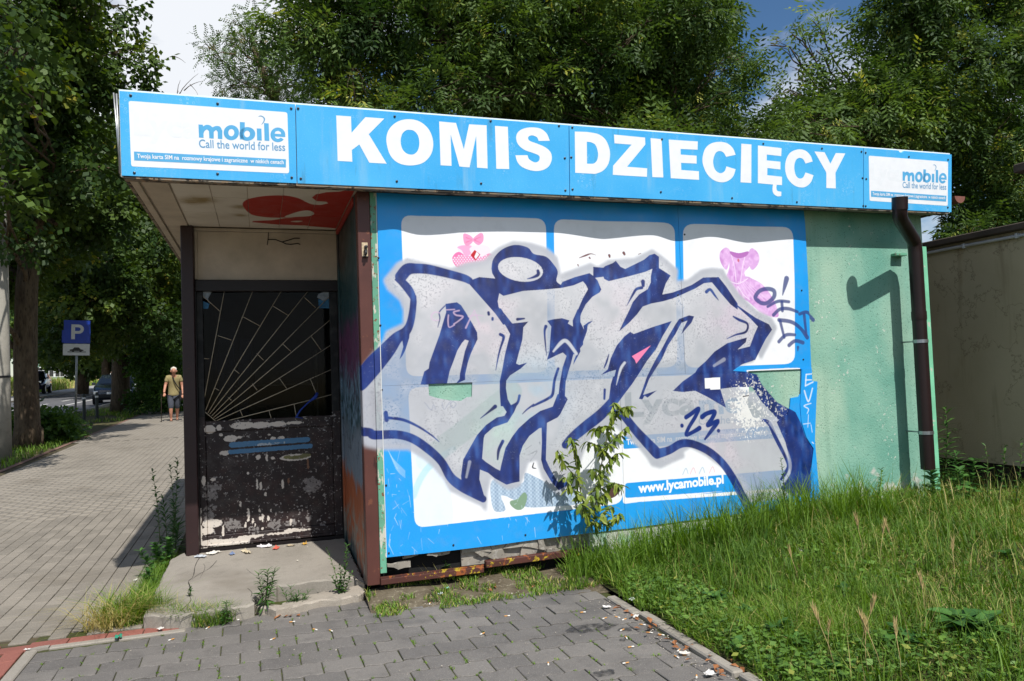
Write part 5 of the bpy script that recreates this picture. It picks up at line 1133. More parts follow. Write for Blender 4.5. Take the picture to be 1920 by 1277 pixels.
def foliage(clumps, kind, seed, keys=0.0, size=1.0, dens=1.0, shell=.5):
    dens *= 1.3; size *= 1.36
    """clumps: (centre, (rx, ry, rz), count)"""
    rs_ = np.random.RandomState(seed); VS = []; TS = []
    for k in range(5):
        if (kind, k) not in SPR: SPR[kind, k] = sprig(kind, 100+k)
    if ('keys', 0) not in SPR: SPR['keys', 0] = sprig('keys', 5)
    for c, rad, n in clumps:
        n = max(3, int(n*dens)); d = rs_.normal(size=(n, 3)); d /= np.linalg.norm(d, axis=1)[:, None]
        rr = (rs_.rand(n)**(1/3.0))*(1-shell)+shell*rs_.uniform(.75, 1.08, n); pos = np.array(c)+d*rr[:, None]*np.array(rad)
        tint = np.clip(rs_.uniform(.0, .75)+rs_.normal(0, .12, n), 0, .88)
        # axis of the sprig: outwards, drooping
        ax = d*.9+rs_.normal(0, .55, (n, 3)); ax[:, 2] -= .25; ax /= np.linalg.norm(ax, axis=1)[:, None]
        up = rs_.normal(0, .45, (n, 3)); up[:, 2] += 1; sx = np.cross(ax, up); sx /= np.linalg.norm(sx, axis=1)[:, None]; uz = np.cross(sx, ax)
        sc = rs_.uniform(.75, 1.25, n)*size; which = rs_.randint(0, 5, n); kk = rs_.rand(n) < keys
        for w in range(6):
            sel = (which == w) & ~kk if w < 5 else kk
            if not sel.any(): continue
            sv, st_ = SPR[(kind, w) if w < 5 else ('keys', 0)]
            R = np.stack([sx[sel], ax[sel], uz[sel]], 2)            # columns
            P = np.einsum('nij,lkj->nlki', R, sv)*sc[sel][:, None, None, None]+pos[sel][:, None, None, :]
            VS.append(P.reshape(-1, 3)); TS.append(np.clip(tint[sel][:, None]*(1 if w < 5 else 0)+(.25*(st_-.5))[None]*(1 if w < 5 else 0)+(.96 if w == 5 else 0), 0, 1).ravel())
    V = np.concatenate(VS); return V, np.arange(len(V)).reshape(-1, 4), np.concatenate(TS)
def limb(mb, a, b, r0, r1, rs_, wob=.12, n=6, sub=7):
    a, b = Vector(a), Vector(b); L_ = (b-a).length; pts = []
    for i in range(n+1):
        t = i/n; p = a.lerp(b, t); p.z += L_*.10*math.sin(PI*t)
        if 0 < i < n: p += Vector((rs_.uniform(-1, 1), rs_.uniform(-1, 1), rs_.uniform(-1, 1)))*L_*wob*.35
        pts.append(p)
    mb.tube(pts, [r0+(r1-r0)*(i/n)**.8 for i in range(n+1)], sub); return pts
def tree(name, label, base, trunk, clumps, kind, mat, seed, keys=0., size=1.0, dens=1., limbs=True, group='trees around the kiosk', bark=None, bare=0, cat='tree'):
    """trunk: list of (point, radius); clumps as for foliage"""
    t = empty(name, base, label=label, cat=cat, group=group); B = Vector(base); rs_ = random.Random(seed); loc = lambda p: Vector(p)-B
    mb = MB(); mb.tube([loc(p) for p, r in trunk], [r for p, r in trunk], 12); tips = [loc(p) for p, r in trunk]
    o = mb.build('trunk', bark or m_bark, t)
    if limbs:
        mb = MB(); src = [(loc(p), r) for p, r in trunk[1:]]
        for c, rad, n in clumps:
            q = loc(c); cand = min(src, key=lambda s: (s[0]-q).length+max(0, s[0].z-q.z+.3)*1.6); L_ = (cand[0]-q).length
            pts = limb(mb, cand[0], q, min(cand[1]*.6, .02+.018*L_), .012, rs_)
            if len(src) < 60: src.append((pts[3], .02+.010*L_))
            for k in range(3):
                e = q+Vector((rs_.uniform(-1, 1)*rad[0], rs_.uniform(-1, 1)*rad[1], rs_.uniform(-.7, 1)*rad[2])); limb(mb, pts[4], e, .014, .004, rs_, .15, 4, 4)
        mb.build('branches', m_bark, t)['kind'] = 'stuff'
    V, F_, T = foliage(clumps, kind, seed, keys, size, dens)
    o = np_mesh('crown', V-np.array(base, 'f'), F_, mat, T, t); o['kind'] = 'stuff'
    return t
def pc(px, py, rx, ry, Y, k=1.0, rd=None):        # clump given by its place in the photograph at depth Y
    P = at(px, py, 'y', Y); s = mpp(P); a = rx*ry*s*s*PI
    return (tuple(P), (rx*s*1.05, (rd or (rx+ry)*.5*s), ry*s), a*k)
rs = random.Random(21)
def fill(x0, x1, y0, y1, n, rx, ry, Y, dY, k, test=None, seed=1):
    r = random.Random(seed); out = []
    while len(out) < n:
        x, y = r.uniform(x0, x1), r.uniform(y0, y1)
        if test and not test(x, y): continue
        f = r.uniform(.7, 1.3); out.append(pc(x, y, rx*f, ry*f*r.uniform(.75, 1.1), Y+r.uniform(-dY, dY), k))
    return out
def poly_in(pts):
    def f(x, y):
        c = False
        for (x0, y0), (x1, y1) in zip(pts, pts[1:]+pts[:1]):
            if (y0 > y) != (y1 > y) and x < (x1-x0)*(y-y0)/(y1-y0)+x0: c = not c
        return c
    return f
# --- tall ash behind the middle of the kiosk
A1 = poly_in([(560, -260), (540, 40), (600, 130), (580, 200), (700, 225), (1000, 265), (1300, 310), (1420, 300), (1375, 180), (1325, 60), (1290, -60), (1200, -260)])
cl = fill(540, 1420, -260, 320, 170, 60, 42, 9.5, 1.9, 130, A1, 3)
cl += [pc(1360, 130, 60, 34, 9, 110), pc(1395, 105, 30, 18, 9, 110), pc(1330, 40, 55, 40, 9.4, 110), pc(565, 30, 40, 34, 9, 110), pc(600, 180, 46, 30, 8.6, 110)]
b = at(1080, 640, 'y', 10.5); tr = [((b.x, 10.5, 0), .34), ((b.x, 10.5, 2), .29), (tuple(at(1085, 140, 'y', 10.4)), .24), (tuple(at(1100, 60, 'y', 10.3)), .2), (tuple(at(1130, 0, 'y', 10.2)), .15), (tuple(at(1150, -160, 'y', 10)), .08)]
T1 = tree('ash_tree', 'dense dark ash tree whose crown rises right behind the middle of the sign band', (b.x, 10.5, -.05), tr, cl, 'ash', m_ash, 11, .035)
mb = MB(); r_ = random.Random(3); bb = Vector((b.x, 10.5, -.05))
for a, e, r0 in (((1098, 70), (1065, -20), .13), ((870, 120), (800, 30), .06), ((850, 130), (790, 10), .05), ((1085, 140), (870, 110), .11)):
    mb = MB(); limb(mb, at(*a, 'y', 9.2)-bb, at(*e, 'y', 8.9)-bb, r0, r0*.6, r_, .05); mb.build('bough', m_bark, T1)
# --- ash with seed keys on the right
A2 = poly_in([(1450, 225), (1540, 160), (1640, 90), (1695, -20), (1720, -240), (2080, -240), (2080, 470), (1800, 470), (1790, 300), (1600, 280), (1430, 262)])
cl = fill(1420, 2080, -240, 470, 130, 56, 44, 7.6, 1.5, 125, A2, 5)
cl += [pc(1490, 150, 34, 20, 7.2, 110), pc(1450, 185, 22, 14, 7.2, 110), pc(1525, 40, 24, 20, 7.2, 110), pc(1485, 65, 16, 12, 7.2, 110), pc(1530, 95, 22, 26, 7.2, 80), pc(1445, 85, 14, 10, 7.2, 100), pc(1590, 150, 60, 50, 7.3, 110), pc(1500, 230, 60, 34, 7.4, 110)]
b = at(1700, 640, 'y', 9.2); tr = [((b.x, 9.2, .1), .22), ((b.x, 9.2, 2), .19), (tuple(at(1705, 250, 'y', 9)), .15), (tuple(at(1715, 90, 'y', 8.9)), .12), (tuple(at(1730, -60, 'y', 8.6)), .08), (tuple(at(1740, -180, 'y', 8.3)), .05)]
cl += [pc(x, y, 40, 34, 6.6, 130) for x, y in ((1690, 240), (1712, 190), (1700, 130), (1715, 70), (1650, 200), (1760, 230), (1740, 20))]
tree('ash_tree', 'green ash hung with dark seed clusters behind the right end of the sign', (b.x, 9.2, -.05), tr, cl, 'ash', m_ash, 12, .04)
# --- pale robinia left of the middle
A3 = poly_in([(400, 190), (425, 130), (415, 80), (440, 50), (480, 25), (520, 40), (545, 80), (590, 130), (590, 190), (480, 188)])
cl = fill(365, 600, 5, 200, 30, 26, 17, 15, 1.2, 135, A3, 7)
cl += [pc(385, 82, 18, 9, 15, 120), pc(400, 104, 20, 10, 15, 120), pc(480, 32, 34, 12, 15, 120)]
b = at(545, 640, 'y', 15.5); tr = [((b.x, 15.5, .2), .2), (tuple(at(545, 400, 'y', 15.5)), .17), (tuple(at(515, 185, 'y', 15.4)), .12), (tuple(at(490, 130, 'y', 15.3)), .09), (tuple(at(470, 70, 'y', 15.2)), .05)]
tree('robinia_tree', 'light feathery robinia standing against the cloud left of the dark ash', (b.x, 15.5, .15), tr, cl, 'robinia', m_rob, 13, .05, 1.0)
# --- willow-like pale tree between the two ashes, low
cl = fill(1420, 1660, 215, 330, 22, 50, 34, 13.5, 1, 130, None, 9)
b = at(1540, 640, 'y', 14); tree('hanging_tree', 'paler tree with hanging twigs seen low between the two ash crowns', (b.x, 14, .1), [((b.x, 14, .1), .2), ((b.x, 14, 3), .16), (tuple(at(1540, 270, 'y', 14)), .1)], cl, 'robinia', m_rob, 14, .10)
# --- street lime at the left, its trunk beside the footpath
A4 = poly_in([(-160, -320), (60, -320), (130, -60), (155, 40), (155, 90), (205, 108), (200, 130), (180, 150), (190, 200), (200, 300), (190, 420), (120, 470), (50, 560), (-160, 600)])
cl = fill(-160, 330, -320, 600, 104, 46, 34, 13.4, 2.2, 125, A4, 11)
cl += [pc(225, 15, 34, 16, 13, 110), pc(215, 55, 32, 14, 13, 110), pc(272, 92, 28, 12, 13, 110), pc(255, 115, 44, 16, 13, 110), pc(240, 160, 46, 22, 13.2, 120), pc(60, 30, 50, 36, 12.5, 120), pc(110, 40, 40, 30, 12.5, 120)]
cl += [pc(x, y, 34, 28, 7.0, 120) for x, y in ((-40, 300), (-70, 380), (-90, 260), (-60, 440), (-20, 330), (5, 250), (-10, 170), (20, 90), (-15, 20), (10, 372), (-30, 420), (30, 180))]
cl += fill(-110, 95, -220, 300, 16, 44, 32, 10.6, .9, 120, None, 41)  # extra foliage added on the sunward side to shade the trunk
L1 = tuple(atg(52, 838)); tr = [(L1, .31), ((L1[0], L1[1], .7), .245), ((L1[0]-.03, L1[1], 2.2), .225), (tuple(at(50, 540, 'y', 13.8)), .215), (tuple(at(62, 400, 'y', 13.9)), .19), (tuple(at(95, 260, 'y', 14)), .16), (tuple(at(120, 100, 'y', 14)), .11), (tuple(at(130, -80, 'y', 14)), .07)]
TL = tree('lime_tree', 'big street lime at the left edge with a thick dark trunk beside the bush', L1, tr, cl, 'lime', m_lime, 15, .0)
mb = MB(); r_ = random.Random(8); bb = Vector(L1)
for a, e, r0 in (((62, 400), (105, 420), .12), ((70, 440), (110, 330), .10), ((95, 260), (180, 290), .06), ((80, 330), (230, 325), .04)):
    mb = MB(); limb(mb, at(*a, 'y', 13.2)-bb, at(*e, 'y', 12.6)-bb, r0, r0*.35, r_, .06); mb.build('bough', m_bark, TL)
mb = MB()
# bare dead twigs at the top of the crown
for k in range(26):
    a = at(r_.uniform(95, 170), r_.uniform(30, 110), 'y', 12.4); e = at(r_.uniform(90, 215), r_.uniform(-30, 50), 'y', 12.3+r_.uniform(-.4, .4)); limb(mb, a-bb, e-bb, .016, .003, r_, .16, 5, 4)
for a, e in (((332, 185), (372, 138)), ((332, 178), (338, 150)), ((345, 170), (380, 152)), ((356, 158), (372, 180)), ((322, 105), (348, 118)), ((340, 190), (334, 170))): limb(mb, at(*a, 'y', 12.6)-bb, at(*e, 'y', 12.6)-bb, .012, .003, r_, .08, 4, 4)
mb.build('dead_twigs', m_twig, TL)['kind'] = 'stuff'
# --- second lime further along the path
A5 = poly_in([(70, 250), (330, 180), (345, 300), (345, 640), (300, 660), (240, 640), (120, 620), (70, 560)])
cl = fill(60, 350, 180, 665, 62, 44, 32, 25, 2.5, 60, A5, 13)
L2 = tuple(atg(227, 772)); tr = [(L2, .40), ((L2[0], L2[1], 1.2), .33), (tuple(at(226, 640, 'y', L2[1])), .30), (tuple(at(232, 520, 'y', L2[1])), .27), (tuple(at(225, 380, 'y', L2[1])), .2), (tuple(at(235, 220, 'y', L2[1])), .1)]
tree('lime_tree', 'second lime further up the path with the hatchback parked behind its trunk', L2, tr, cl, 'lime', m_lime, 16, .0, 1.25)
# --- low hanging crown between them, over the parking sign
cl = fill(90, 345, 440, 640, 44, 40, 26, 21, 2.0, 80, None, 17)+fill(60, 200, 640, 668, 8, 26, 10, 21, 1, 70, None, 18)
b = atg(270, 760); b = (b.x-.2, b.y, b.z); tree('young_lime_tree', 'slender young lime hidden in the shade behind the parking sign', b, [(b, .1), (tuple(at(262, 600, 'y', b[1])), .08), (tuple(at(240, 480, 'y', b[1])), .05)], cl, 'lime', m_lime, 17, 0, 1.1)
# --- beyond the road
cl = fill(20, 235, 560, 672, 40, 40, 22, 52, 5, 26, None, 19)+fill(40, 340, 430, 600, 40, 60, 36, 60, 5, 26, None, 20)
b0 = at(153, 718, 'y', 52); b = (b0.x, 52, gz(0, 52)+.1); tree('leaning_tree', 'dark leaning tree on the far side of the road', b, [(b, .42), (tuple(at(157, 700, 'y', 52)), .36), (tuple(at(163, 680, 'y', 52)), .33), (tuple(at(176, 640, 'y', 52)), .25), (tuple(at(180, 540, 'y', 52)), .15)], cl, 'lime', m_lime, 18, 0, 2.2)
cl = fill(180, 345, 470, 650, 30, 50, 34, 45, 4, 28, None, 23)
b0 = at(198, 715, 'y', 46); b = (b0.x, 46, gz(0, 46)+.1); tree('roadside_tree', 'straight roadside tree just left of the second lime trunk, far up the road', b, [(b, .26), (tuple(at(198, 660, 'y', 46)), .2), (tuple(at(205, 560, 'y', 46)), .12)], cl, 'lime', m_lime, 19, 0, 2)
# --- hedge and bushes along the path
cl = fill(272, 340, 660, 755, 24, 24, 18, 25.5, 1.2, 150, None, 29)
b = atg(285, 772); tree('hedge', 'dark overgrown hedge right of the second lime, behind the old woman', tuple(b), [(tuple(b), .08), (tuple(b+Vector((0, 0, .8))), .05)], cl, 'bush', m_bush, 20, 0, 1.1, 1, True, 'bushes along the path', cat='hedge')
cl = fill(34, 128, 785, 828, 18, 19, 14, 15.3, .6, 230, None, 31)+[pc(52, 770, 12, 12, 15, 200), pc(110, 800, 18, 14, 15, 220)]
b = atg(80, 838); tree('bush', 'bright leafy bush at the foot of the thick lime trunk', tuple(b), [(tuple(b), .03), (tuple(b+Vector((0, 0, .4))), .02)], cl, 'bush', m_bush, 21, .0, .95, 1, True, 'bushes along the path', cat='bush')
cl = [pc(140, 812, 12, 8, 16, 220), pc(150, 818, 10, 6, 16, 200)]
b = atg(143, 822); tree('bush', 'small pale green seedling bush at the edge of the path', tuple(b), [(tuple(b), .01), (tuple(b+Vector((0, 0, .2))), .006)], cl, 'bush', m_bush, 22, .2, .8, 1, False, 'bushes along the path', cat='bush')
# --- the green mass far behind the kiosk
_r = random.Random(61); cl = []
for i in range(70):
    x = -2+i*.75+_r.uniform(-.6, .6); y = 44+_r.uniform(-4, 8)+.2*abs(x-10); h = _r.uniform(2.2, 4.2); cl.append(((x, y, gz(x, y)+h*.75), (2.0, 2.0, h*.8), 60))
V, F_, T = foliage(cl, 'lime', 62, 0, 3.0, 1.0); o = np_mesh('far_wood', V, F_, m_lime, T); tag(o, 'distant thicket of trees closing the view behind the kiosk', 'wood', None, 'stuff')
# ================================================================== right hand neighbour
XW = 6.0
nb = empty('cream_building', (0, 0, 0), label='low cream rendered building on the right with a white conduit under its dark roof edge', cat='building')
def m_stucco():
    t = NT('cream_stucco'); a = t.mix(t.ramp(t.noise(1.4, 5), .3, .7), rgb(176, 164, 134), rgb(192, 180, 150)); a = t.mix(t.math('MULTIPLY', t.ramp(t.noise(2.2, 4, stretch=(1, 1, .5)), .62, .7), .4), a, rgb(150, 124, 88))
    a = t.mix(t.math('MULTIPLY', t.ramp(t.noise(8, 5, .6, (1, 1, .08)), .56, .72), .35), a, rgb(112, 98, 74)); a = t.mix(t.math('MULTIPLY', t.ramp(t.math('ABSOLUTE', t.math('SUBTRACT', t.noise(1.6, 6, .6), .5)), 0, .006, (1, 1, 1, 1), (0, 0, 0, 1)), .5), a, rgb(84, 72, 54))
    t.bump(t.noise(60, 5, .7), .6, .006); return t.done(a, .9, 0, .15)
q = MB(); q.box(XW, 12, -7, 6.5, .43, 2.60); q.build('wall', m_stucco(), nb)
q = MB(); q.box(XW+.03, 12, -7, 6.5, -.1, .4299); q.build('plinth', simple('plinth_tar', (44, 38, 34), .85, .2, 5, .4), nb)
q = MB(); q.bbox(XW-.07, 12, -7.0, 6.55, 2.601, 2.665, .008); q.build('roof', simple('dark_fascia', (78, 68, 58), .8, .2, 6), nb)
q = MB(); q.tube([(XW-.018, y, 2.553+.004*math.sin(y*3)) for y in np.linspace(-7, 6.4, 24)], .017, 8); cdt = q.build('conduit', simple('white_conduit', (196, 198, 200), .5, .05), nb)
for y in (-.9, -.1, .45, 1.2): q = MB(); q.bbox(XW-.04, XW-.0005, y-.012, y+.012, 2.53, 2.578, .003); q.build('clip', MATS['white_conduit'], cdt)
c_ = at(1899, 322, 'x', 6.7)
q = MB(); q.bbox(6.7, 11, -7, c_.y, c_.z-.02, c_.z+.07, .01); q.build('upper_roof', MATS['dark_fascia'], nb)
q = MB(); q.box(6.9, 11, -7, c_.y-.2, 2.6655, c_.z-.0205); q.build('upper_wall', simple('shed_boards', (70, 62, 54), .85), nb)

# ================================================================== street furniture
PL = at(3, 862, 'y', 11.2); PL.z = gz(0, 11.2)
t = empty('lamp_post', (PL.x, 11.2, PL.z), label='pale concrete pole at the very left edge of the view', cat='pole')
q = MB(); q.tube([(0, 0, -.1), (0, 0, 1.55), (.0, 0, 9)], [.165, .15, .09], 14); q.build('shaft', m_stone('pole_concrete', (146, 141, 130), (152, 147, 136), (172, 168, 158), .5, (140, 132, 120)), t)
q = MB(); q.lathe([(.152, 1.52), (.158, 1.52), (.158, 1.56), (.152, 1.56)], 14); q.build('band', m_wire, t)
def psign(P, tilt, w, two, label, rz=0):
    t = empty('parking_sign', tuple(P), rz, label, 'sign', 'parking signs'); t.rotation_euler = (0, tilt, rz)
    hz = 3.02-w if two else 2.6
    q = MB(); q.tube([(0, .03, -.1), (0, .03, hz+w)], .028, 8); q.build('post', MATS.get('sign_post') or simple('sign_post', (146, 148, 146), .45, .15, 20, 0, .6), t)
    mb_ = MATS.get('sign_blue') or simple('sign_blue', (22, 62, 168), .4, .08, 8); mw = MATS.get('sign_white') or simple('sign_white', (214, 214, 210), .45, .06, 10)
    q = MB(); q.bbox(-w/2, w/2, -.004, .0, hz, hz+w, .0015); pl = q.build('plate', mb_, t)
    u = w/10; P_ = [(-2.2, -3.2), (-.8, -3.2), (-.8, -.8), (.6, -.8)]+[(x, y) for x, y in [(.6+1.9*math.sin(a), 1.2-2*math.cos(a)) for a in [PI*k/8 for k in range(1, 8)]]]+[(.6, 3.2), (-2.2, 3.2)]
    H_ = [(-.8, .4), (.5, .4)]+[(.5+.8*math.sin(a), 1.2-.8*math.cos(a)) for a in [PI*k/6 for k in range(1, 6)]]+[(.5, 2.0), (-.8, 2.0)]
    q = MB(); q.poly([[(x*u, y*u+hz+w/2) for x, y in l] for l in (P_, H_)], lambda x, z: (x, -.0055, z)); q.build('letter', mw, pl)
    if two:
        q = MB(); q.bbox(-w/2-.01, w/2-.01, -.004, 0, hz-.31*w/.6, hz-.012, .0015); p2 = q.build('lower_plate', mw, t); z0 = hz-.16*w/.6
        q = MB(); cb = [(-.17, -.04), (-.17, 0), (-.10, .01), (-.06, .06), (.05, .06), (.09, .01), (.16, -.01), (.16, -.04)]
        q.poly([[(x, z+z0) for x, z in cb]], lambda x, z: (x, -.0055, z)); q.add([(-.22, -.0055, z0-.075), (.22, -.0055, z0-.075), (.22, -.0055, z0-.055), (-.22, -.0055, z0-.055)], [(0, 1, 2, 3)])
        for cx in (-.09, .09): q.add([(cx+.028*math.cos(a), -.0062, z0-.04+.028*math.sin(a)) for a in [2*PI*k/10 for k in range(10)]], [tuple(range(10))])
        q.build('pictogram', m_wire, p2)
        q = MB(); q.bbox(-.36, -.08, .006, .01, hz+.02, hz+.36, .0015); q.build('rear_plate', mb_, t)
    return t
g = atg(141, 806); psign(g, .028, .64, True, 'faded parking sign with a white car plate under the blue square, nearer of the two', .18)
g = at(273, 662, 'y', 42); psign((g.x, 42, gz(0, 42)+.1), 0, .62, False, 'small shaded parking sign far up the path above the hedge', .1)
mbol = simple('bollard_green', (30, 38, 34), .5, .2, 20)
for px, py, lb in ((158, 789, 'thin dark bollard on the verge just right of the parking sign post'), (182, 784, 'thin dark bollard on the verge beside the rear of the hatchback')):
    g = atg(px, py); t = empty('bollard', tuple(g), 0, lb, 'bollard', 'bollards on the verge'); q = MB(); q.lathe([(.05, -.1), (.05, .82), (.042, .86), (.02, .88)], 12); q.build('tube', mbol, t); q = MB(); q.lathe([(.052, .70), (.054, .70), (.054, .76), (.052, .76)], 12); q.build('band', m_galv, t)

# ================================================================== cars
def m_carp(name, col): 
    t = NT(name); m = t.done(rgb(*col), .22, .25, .5); t.b.inputs['Coat Weight'].default_value = .6; return m
m_cglass = simple('car_glass', (22, 26, 30), .06, .05, 3, 0, 0, .8); m_tyre = simple('tyre', (22, 22, 23), .85); m_rim = simple('rim', (128, 130, 134), .35, .1, 20, 0, .8)
m_red = simple('tail_lamp', (150, 14, 18), .2, .05); m_lens = simple('head_lamp', (214, 218, 220), .12, .05, 5, 0, .3); m_plate = simple('number_plate', (206, 208, 206), .5); m_blackp = simple('black_plastic', (20, 20, 22), .6)
def car(name, label, loc, rz, kind, col):
    """nose towards -y"""
    t = empty(name, loc, rz, label, 'car', 'cars along the street'); mp_ = m_carp('car_paint_%s' % kind, col)
    if kind == 'hatch':
        st_ = [(-2.05, .42, .60, .62, .55), (-1.95, .25, .66, .68, .80), (-1.3, .20, .84, .86, .86), (-.80, .2, .90, .93, .87), (-.1, .2, .92, 1.36, .87), (.5, .2, .92, 1.43, .87), (1.2, .2, .93, 1.40, .86), (1.75, .24, .95, 1.12, .84), (1.98, .32, .92, .96, .80), (2.05, .42, .78, .80, .72)]; R_, wb = .31, (-1.28, 1.25)
    elif kind == 'suv':
        st_ = [(-2.25, .45, .80, .82, .60), (-2.15, .32, .95, .97, .84), (-1.4, .3, 1.04, 1.06, .92), (-1.0, .3, 1.07, 1.10, .93), (-.2, .3, 1.08, 1.64, .93), (.5, .3, 1.08, 1.72, .93), (1.6, .3, 1.08, 1.70, .92), (2.1, .32, 1.08, 1.30, .90), (2.25, .42, 1.0, 1.04, .82)]; R_, wb = .37, (-1.4, 1.35)
    else:
        st_ = [(-2.4, .45, .85, .9, .6), (-2.3, .3, 1.0, 1.05, .9), (-1.8, .28, 1.1, 1.2, .95), (-1.1, .28, 1.15, 1.95, .96), (-.5, .28, 1.15, 2.15, .97), (2.2, .28, 1.15, 2.15, .96), (2.4, .35, 1.1, 2.0, .92)]; R_, wb = .34, (-1.5, 1.5)
    q = MB(); q.sm = True; rings = []; tp = .72
    for y, zb, zl, zt, hw in st_:
        r = hw*(tp if zt-zl > .15 else .93); prof = [(hw*.86, zb), (hw, zb+(zl-zb)*.35), (hw*.985, zl), (r+.02, zt-.03), (r-.06, zt), (0, zt+.02)]
        rings.append([(x, y, z) for x, z in prof]+[(-x, y, z) for x, z in prof[-2::-1]])
    n = len(rings[0]); vs = [v for r in rings for v in r]
    q.add(vs, [(i*n+k, (i+1)*n+k, (i+1)*n+k+1, i*n+k+1) for i in range(len(rings)-1) for k in range(n-1)]+[(i*n+n-1, (i+1)*n+n-1, (i+1)*n, i*n) for i in range(len(rings)-1)]+[tuple(range(n)), tuple((len(rings)-1)*n+k for k in range(n))[::-1]])
    q.build('body', mp_, t)
    cab = [s for s in st_ if s[3]-s[2] > .15]; y0, y1 = cab[0][0], cab[-1][0]
    def side(y, f): # point on the cabin side at height fraction f
        for a, b in zip(st_[:-1], st_[1:]):
            if a[0] <= y <= b[0]:
                k = (y-a[0])/(b[0]-a[0]); s = [a[i]+(b[i]-a[i])*k for i in range(5)]; r = s[4]*tp
                return s[4]*.985+(r+.02-s[4]*.985)*f, s[2]+(s[3]-.03-s[2])*f
    for sx in (-1, 1):
        for a, b in ((y0+.05, (y0+y1)/2-.05), ((y0+y1)/2+.03, y1-.1)):
            pts = []
            for y, f in ((a, .12), (b, .12), (b, .86), (a, .86)):
                x, z = side(y, f); pts.append((sx*(x+.006), y, z))
            q = MB(); q.add(pts, [(0, 1, 2, 3) if sx > 0 else (3, 2, 1, 0)]); q.build('window', m_cglass, t)
    for i, j in ((0, 1),) if False else ():
        pass
    a, b = [(s, e) for s, e in zip(st_[:-1], st_[1:]) if e[3]-s[3] > .3][0]; c, d = [(s, e) for s, e in zip(st_[:-1], st_[1:]) if s[3]-e[3] > .12][0]
    for nm, (s, e), sg_ in (('windscreen', (a, b), -1), ('rear_window', (c, d), 1)):
        lo, hi = (s, e) if sg_ < 0 else (e, s); wl, wh = lo[4]*.80, hi[4]*.64
        q = MB(); q.add([(-wl, lo[0]+sg_*.012, lo[3]+.045), (wl, lo[0]+sg_*.012, lo[3]+.045), (wh, hi[0]+sg_*.012, hi[3]-.02), (-wh, hi[0]+sg_*.012, hi[3]-.02)], [(0, 1, 2, 3) if sg_ < 0 else (3, 2, 1, 0)]); q.build(nm, m_cglass, t)
    for y in wb:
        for sx in (-1, 1):
            hw = st_[3][4]; w = empty('wheel', (sx*(hw-.09), y, R_), parent=t); M = Matrix.Rotation(PI/2, 4, 'Y')
            q = MB(); q.lathe([(R_*.6, -.1), (R_*.94, -.11), (R_, -.07), (R_, .07), (R_*.94, .11), (R_*.6, .1)], 20, M); q.build('tyre', m_tyre, w); q = MB(); q.lathe([(R_*.6, -.102), (R_*.58, -.09), (R_*.2, -.07), (.04, -.10)][::1]+[(.04, .10), (R_*.2, .07), (R_*.58, .09), (R_*.6, .102)], 14, M); q.build('rim', m_rim, w)
    f, r = st_[1], st_[-2]
    for sx in (-1, 1):
        q = MB(); q.bbox(sx*f[4]*.80-.17, sx*f[4]*.80+.12*1, f[0]-.06, f[0]+.12, f[2]-.17, f[2]-.02, .02); q.build('headlight', m_lens, t)
        q = MB(); q.bbox(sx*r[4]*.80-.16, sx*r[4]*.80+.16, r[0]-.06, r[0]+.035, r[2]-.14, r[2]+.02, .02); q.build('taillight', m_red, t)
        q = MB(); q.bbox(sx*(st_[3][4]+.04)-.08, sx*(st_[3][4]+.04)+.08, y0-.55 if kind != 'van' else y0-.2, y0-.42 if kind != 'van' else y0-.1, st_[3][2]+.03, st_[3][2]+.15, .02); q.build('mirror', mp_, t)
    e = st_[-1]; q = MB(); q.bbox(-.26, .26, e[0]+.001, e[0]+.02, e[2]-.22, e[2]-.11, .003); q.build('number_plate', m_plate, t); e0 = st_[0]; q = MB(); q.bbox(-.26, .26, e0[0]-.02, e0[0]-.001, e0[1]+.05, e0[1]+.16, .003); q.build('number_plate', m_plate, t)
    for e_, s in ((st_[0], -1), (st_[-1], 1)): q = MB(); y = e_[0]+s*.0; q.bbox(-e_[4]*1.05, e_[4]*1.05, y-.05, y+.05, e_[1]-.12, e_[1]+.06, .03); q.build('bumper', m_blackp, t)
    return t
g = at(201, 760, 'y', 34.5); car('parked_car', 'dark hatchback seen from behind with a red tail lamp, beside the second lime trunk', (g.x+.1, 36.2, gz(0, 35.5)+.01), .10, 'hatch', (26, 34, 50))
g = at(52, 738, 'y', 57); car('parked_car', 'dark blue people carrier facing this way across the road behind the thick lime trunk', (g.x, 58.5, gz(0, 57)+.10), .10, 'suv', (22, 28, 58))
g = at(252, 720, 'y', 60); car('parked_car', 'pale van far up the street glimpsed over the hedge', (g.x, 62, gz(0, 60)+.02), .14, 'van', (206, 214, 222))

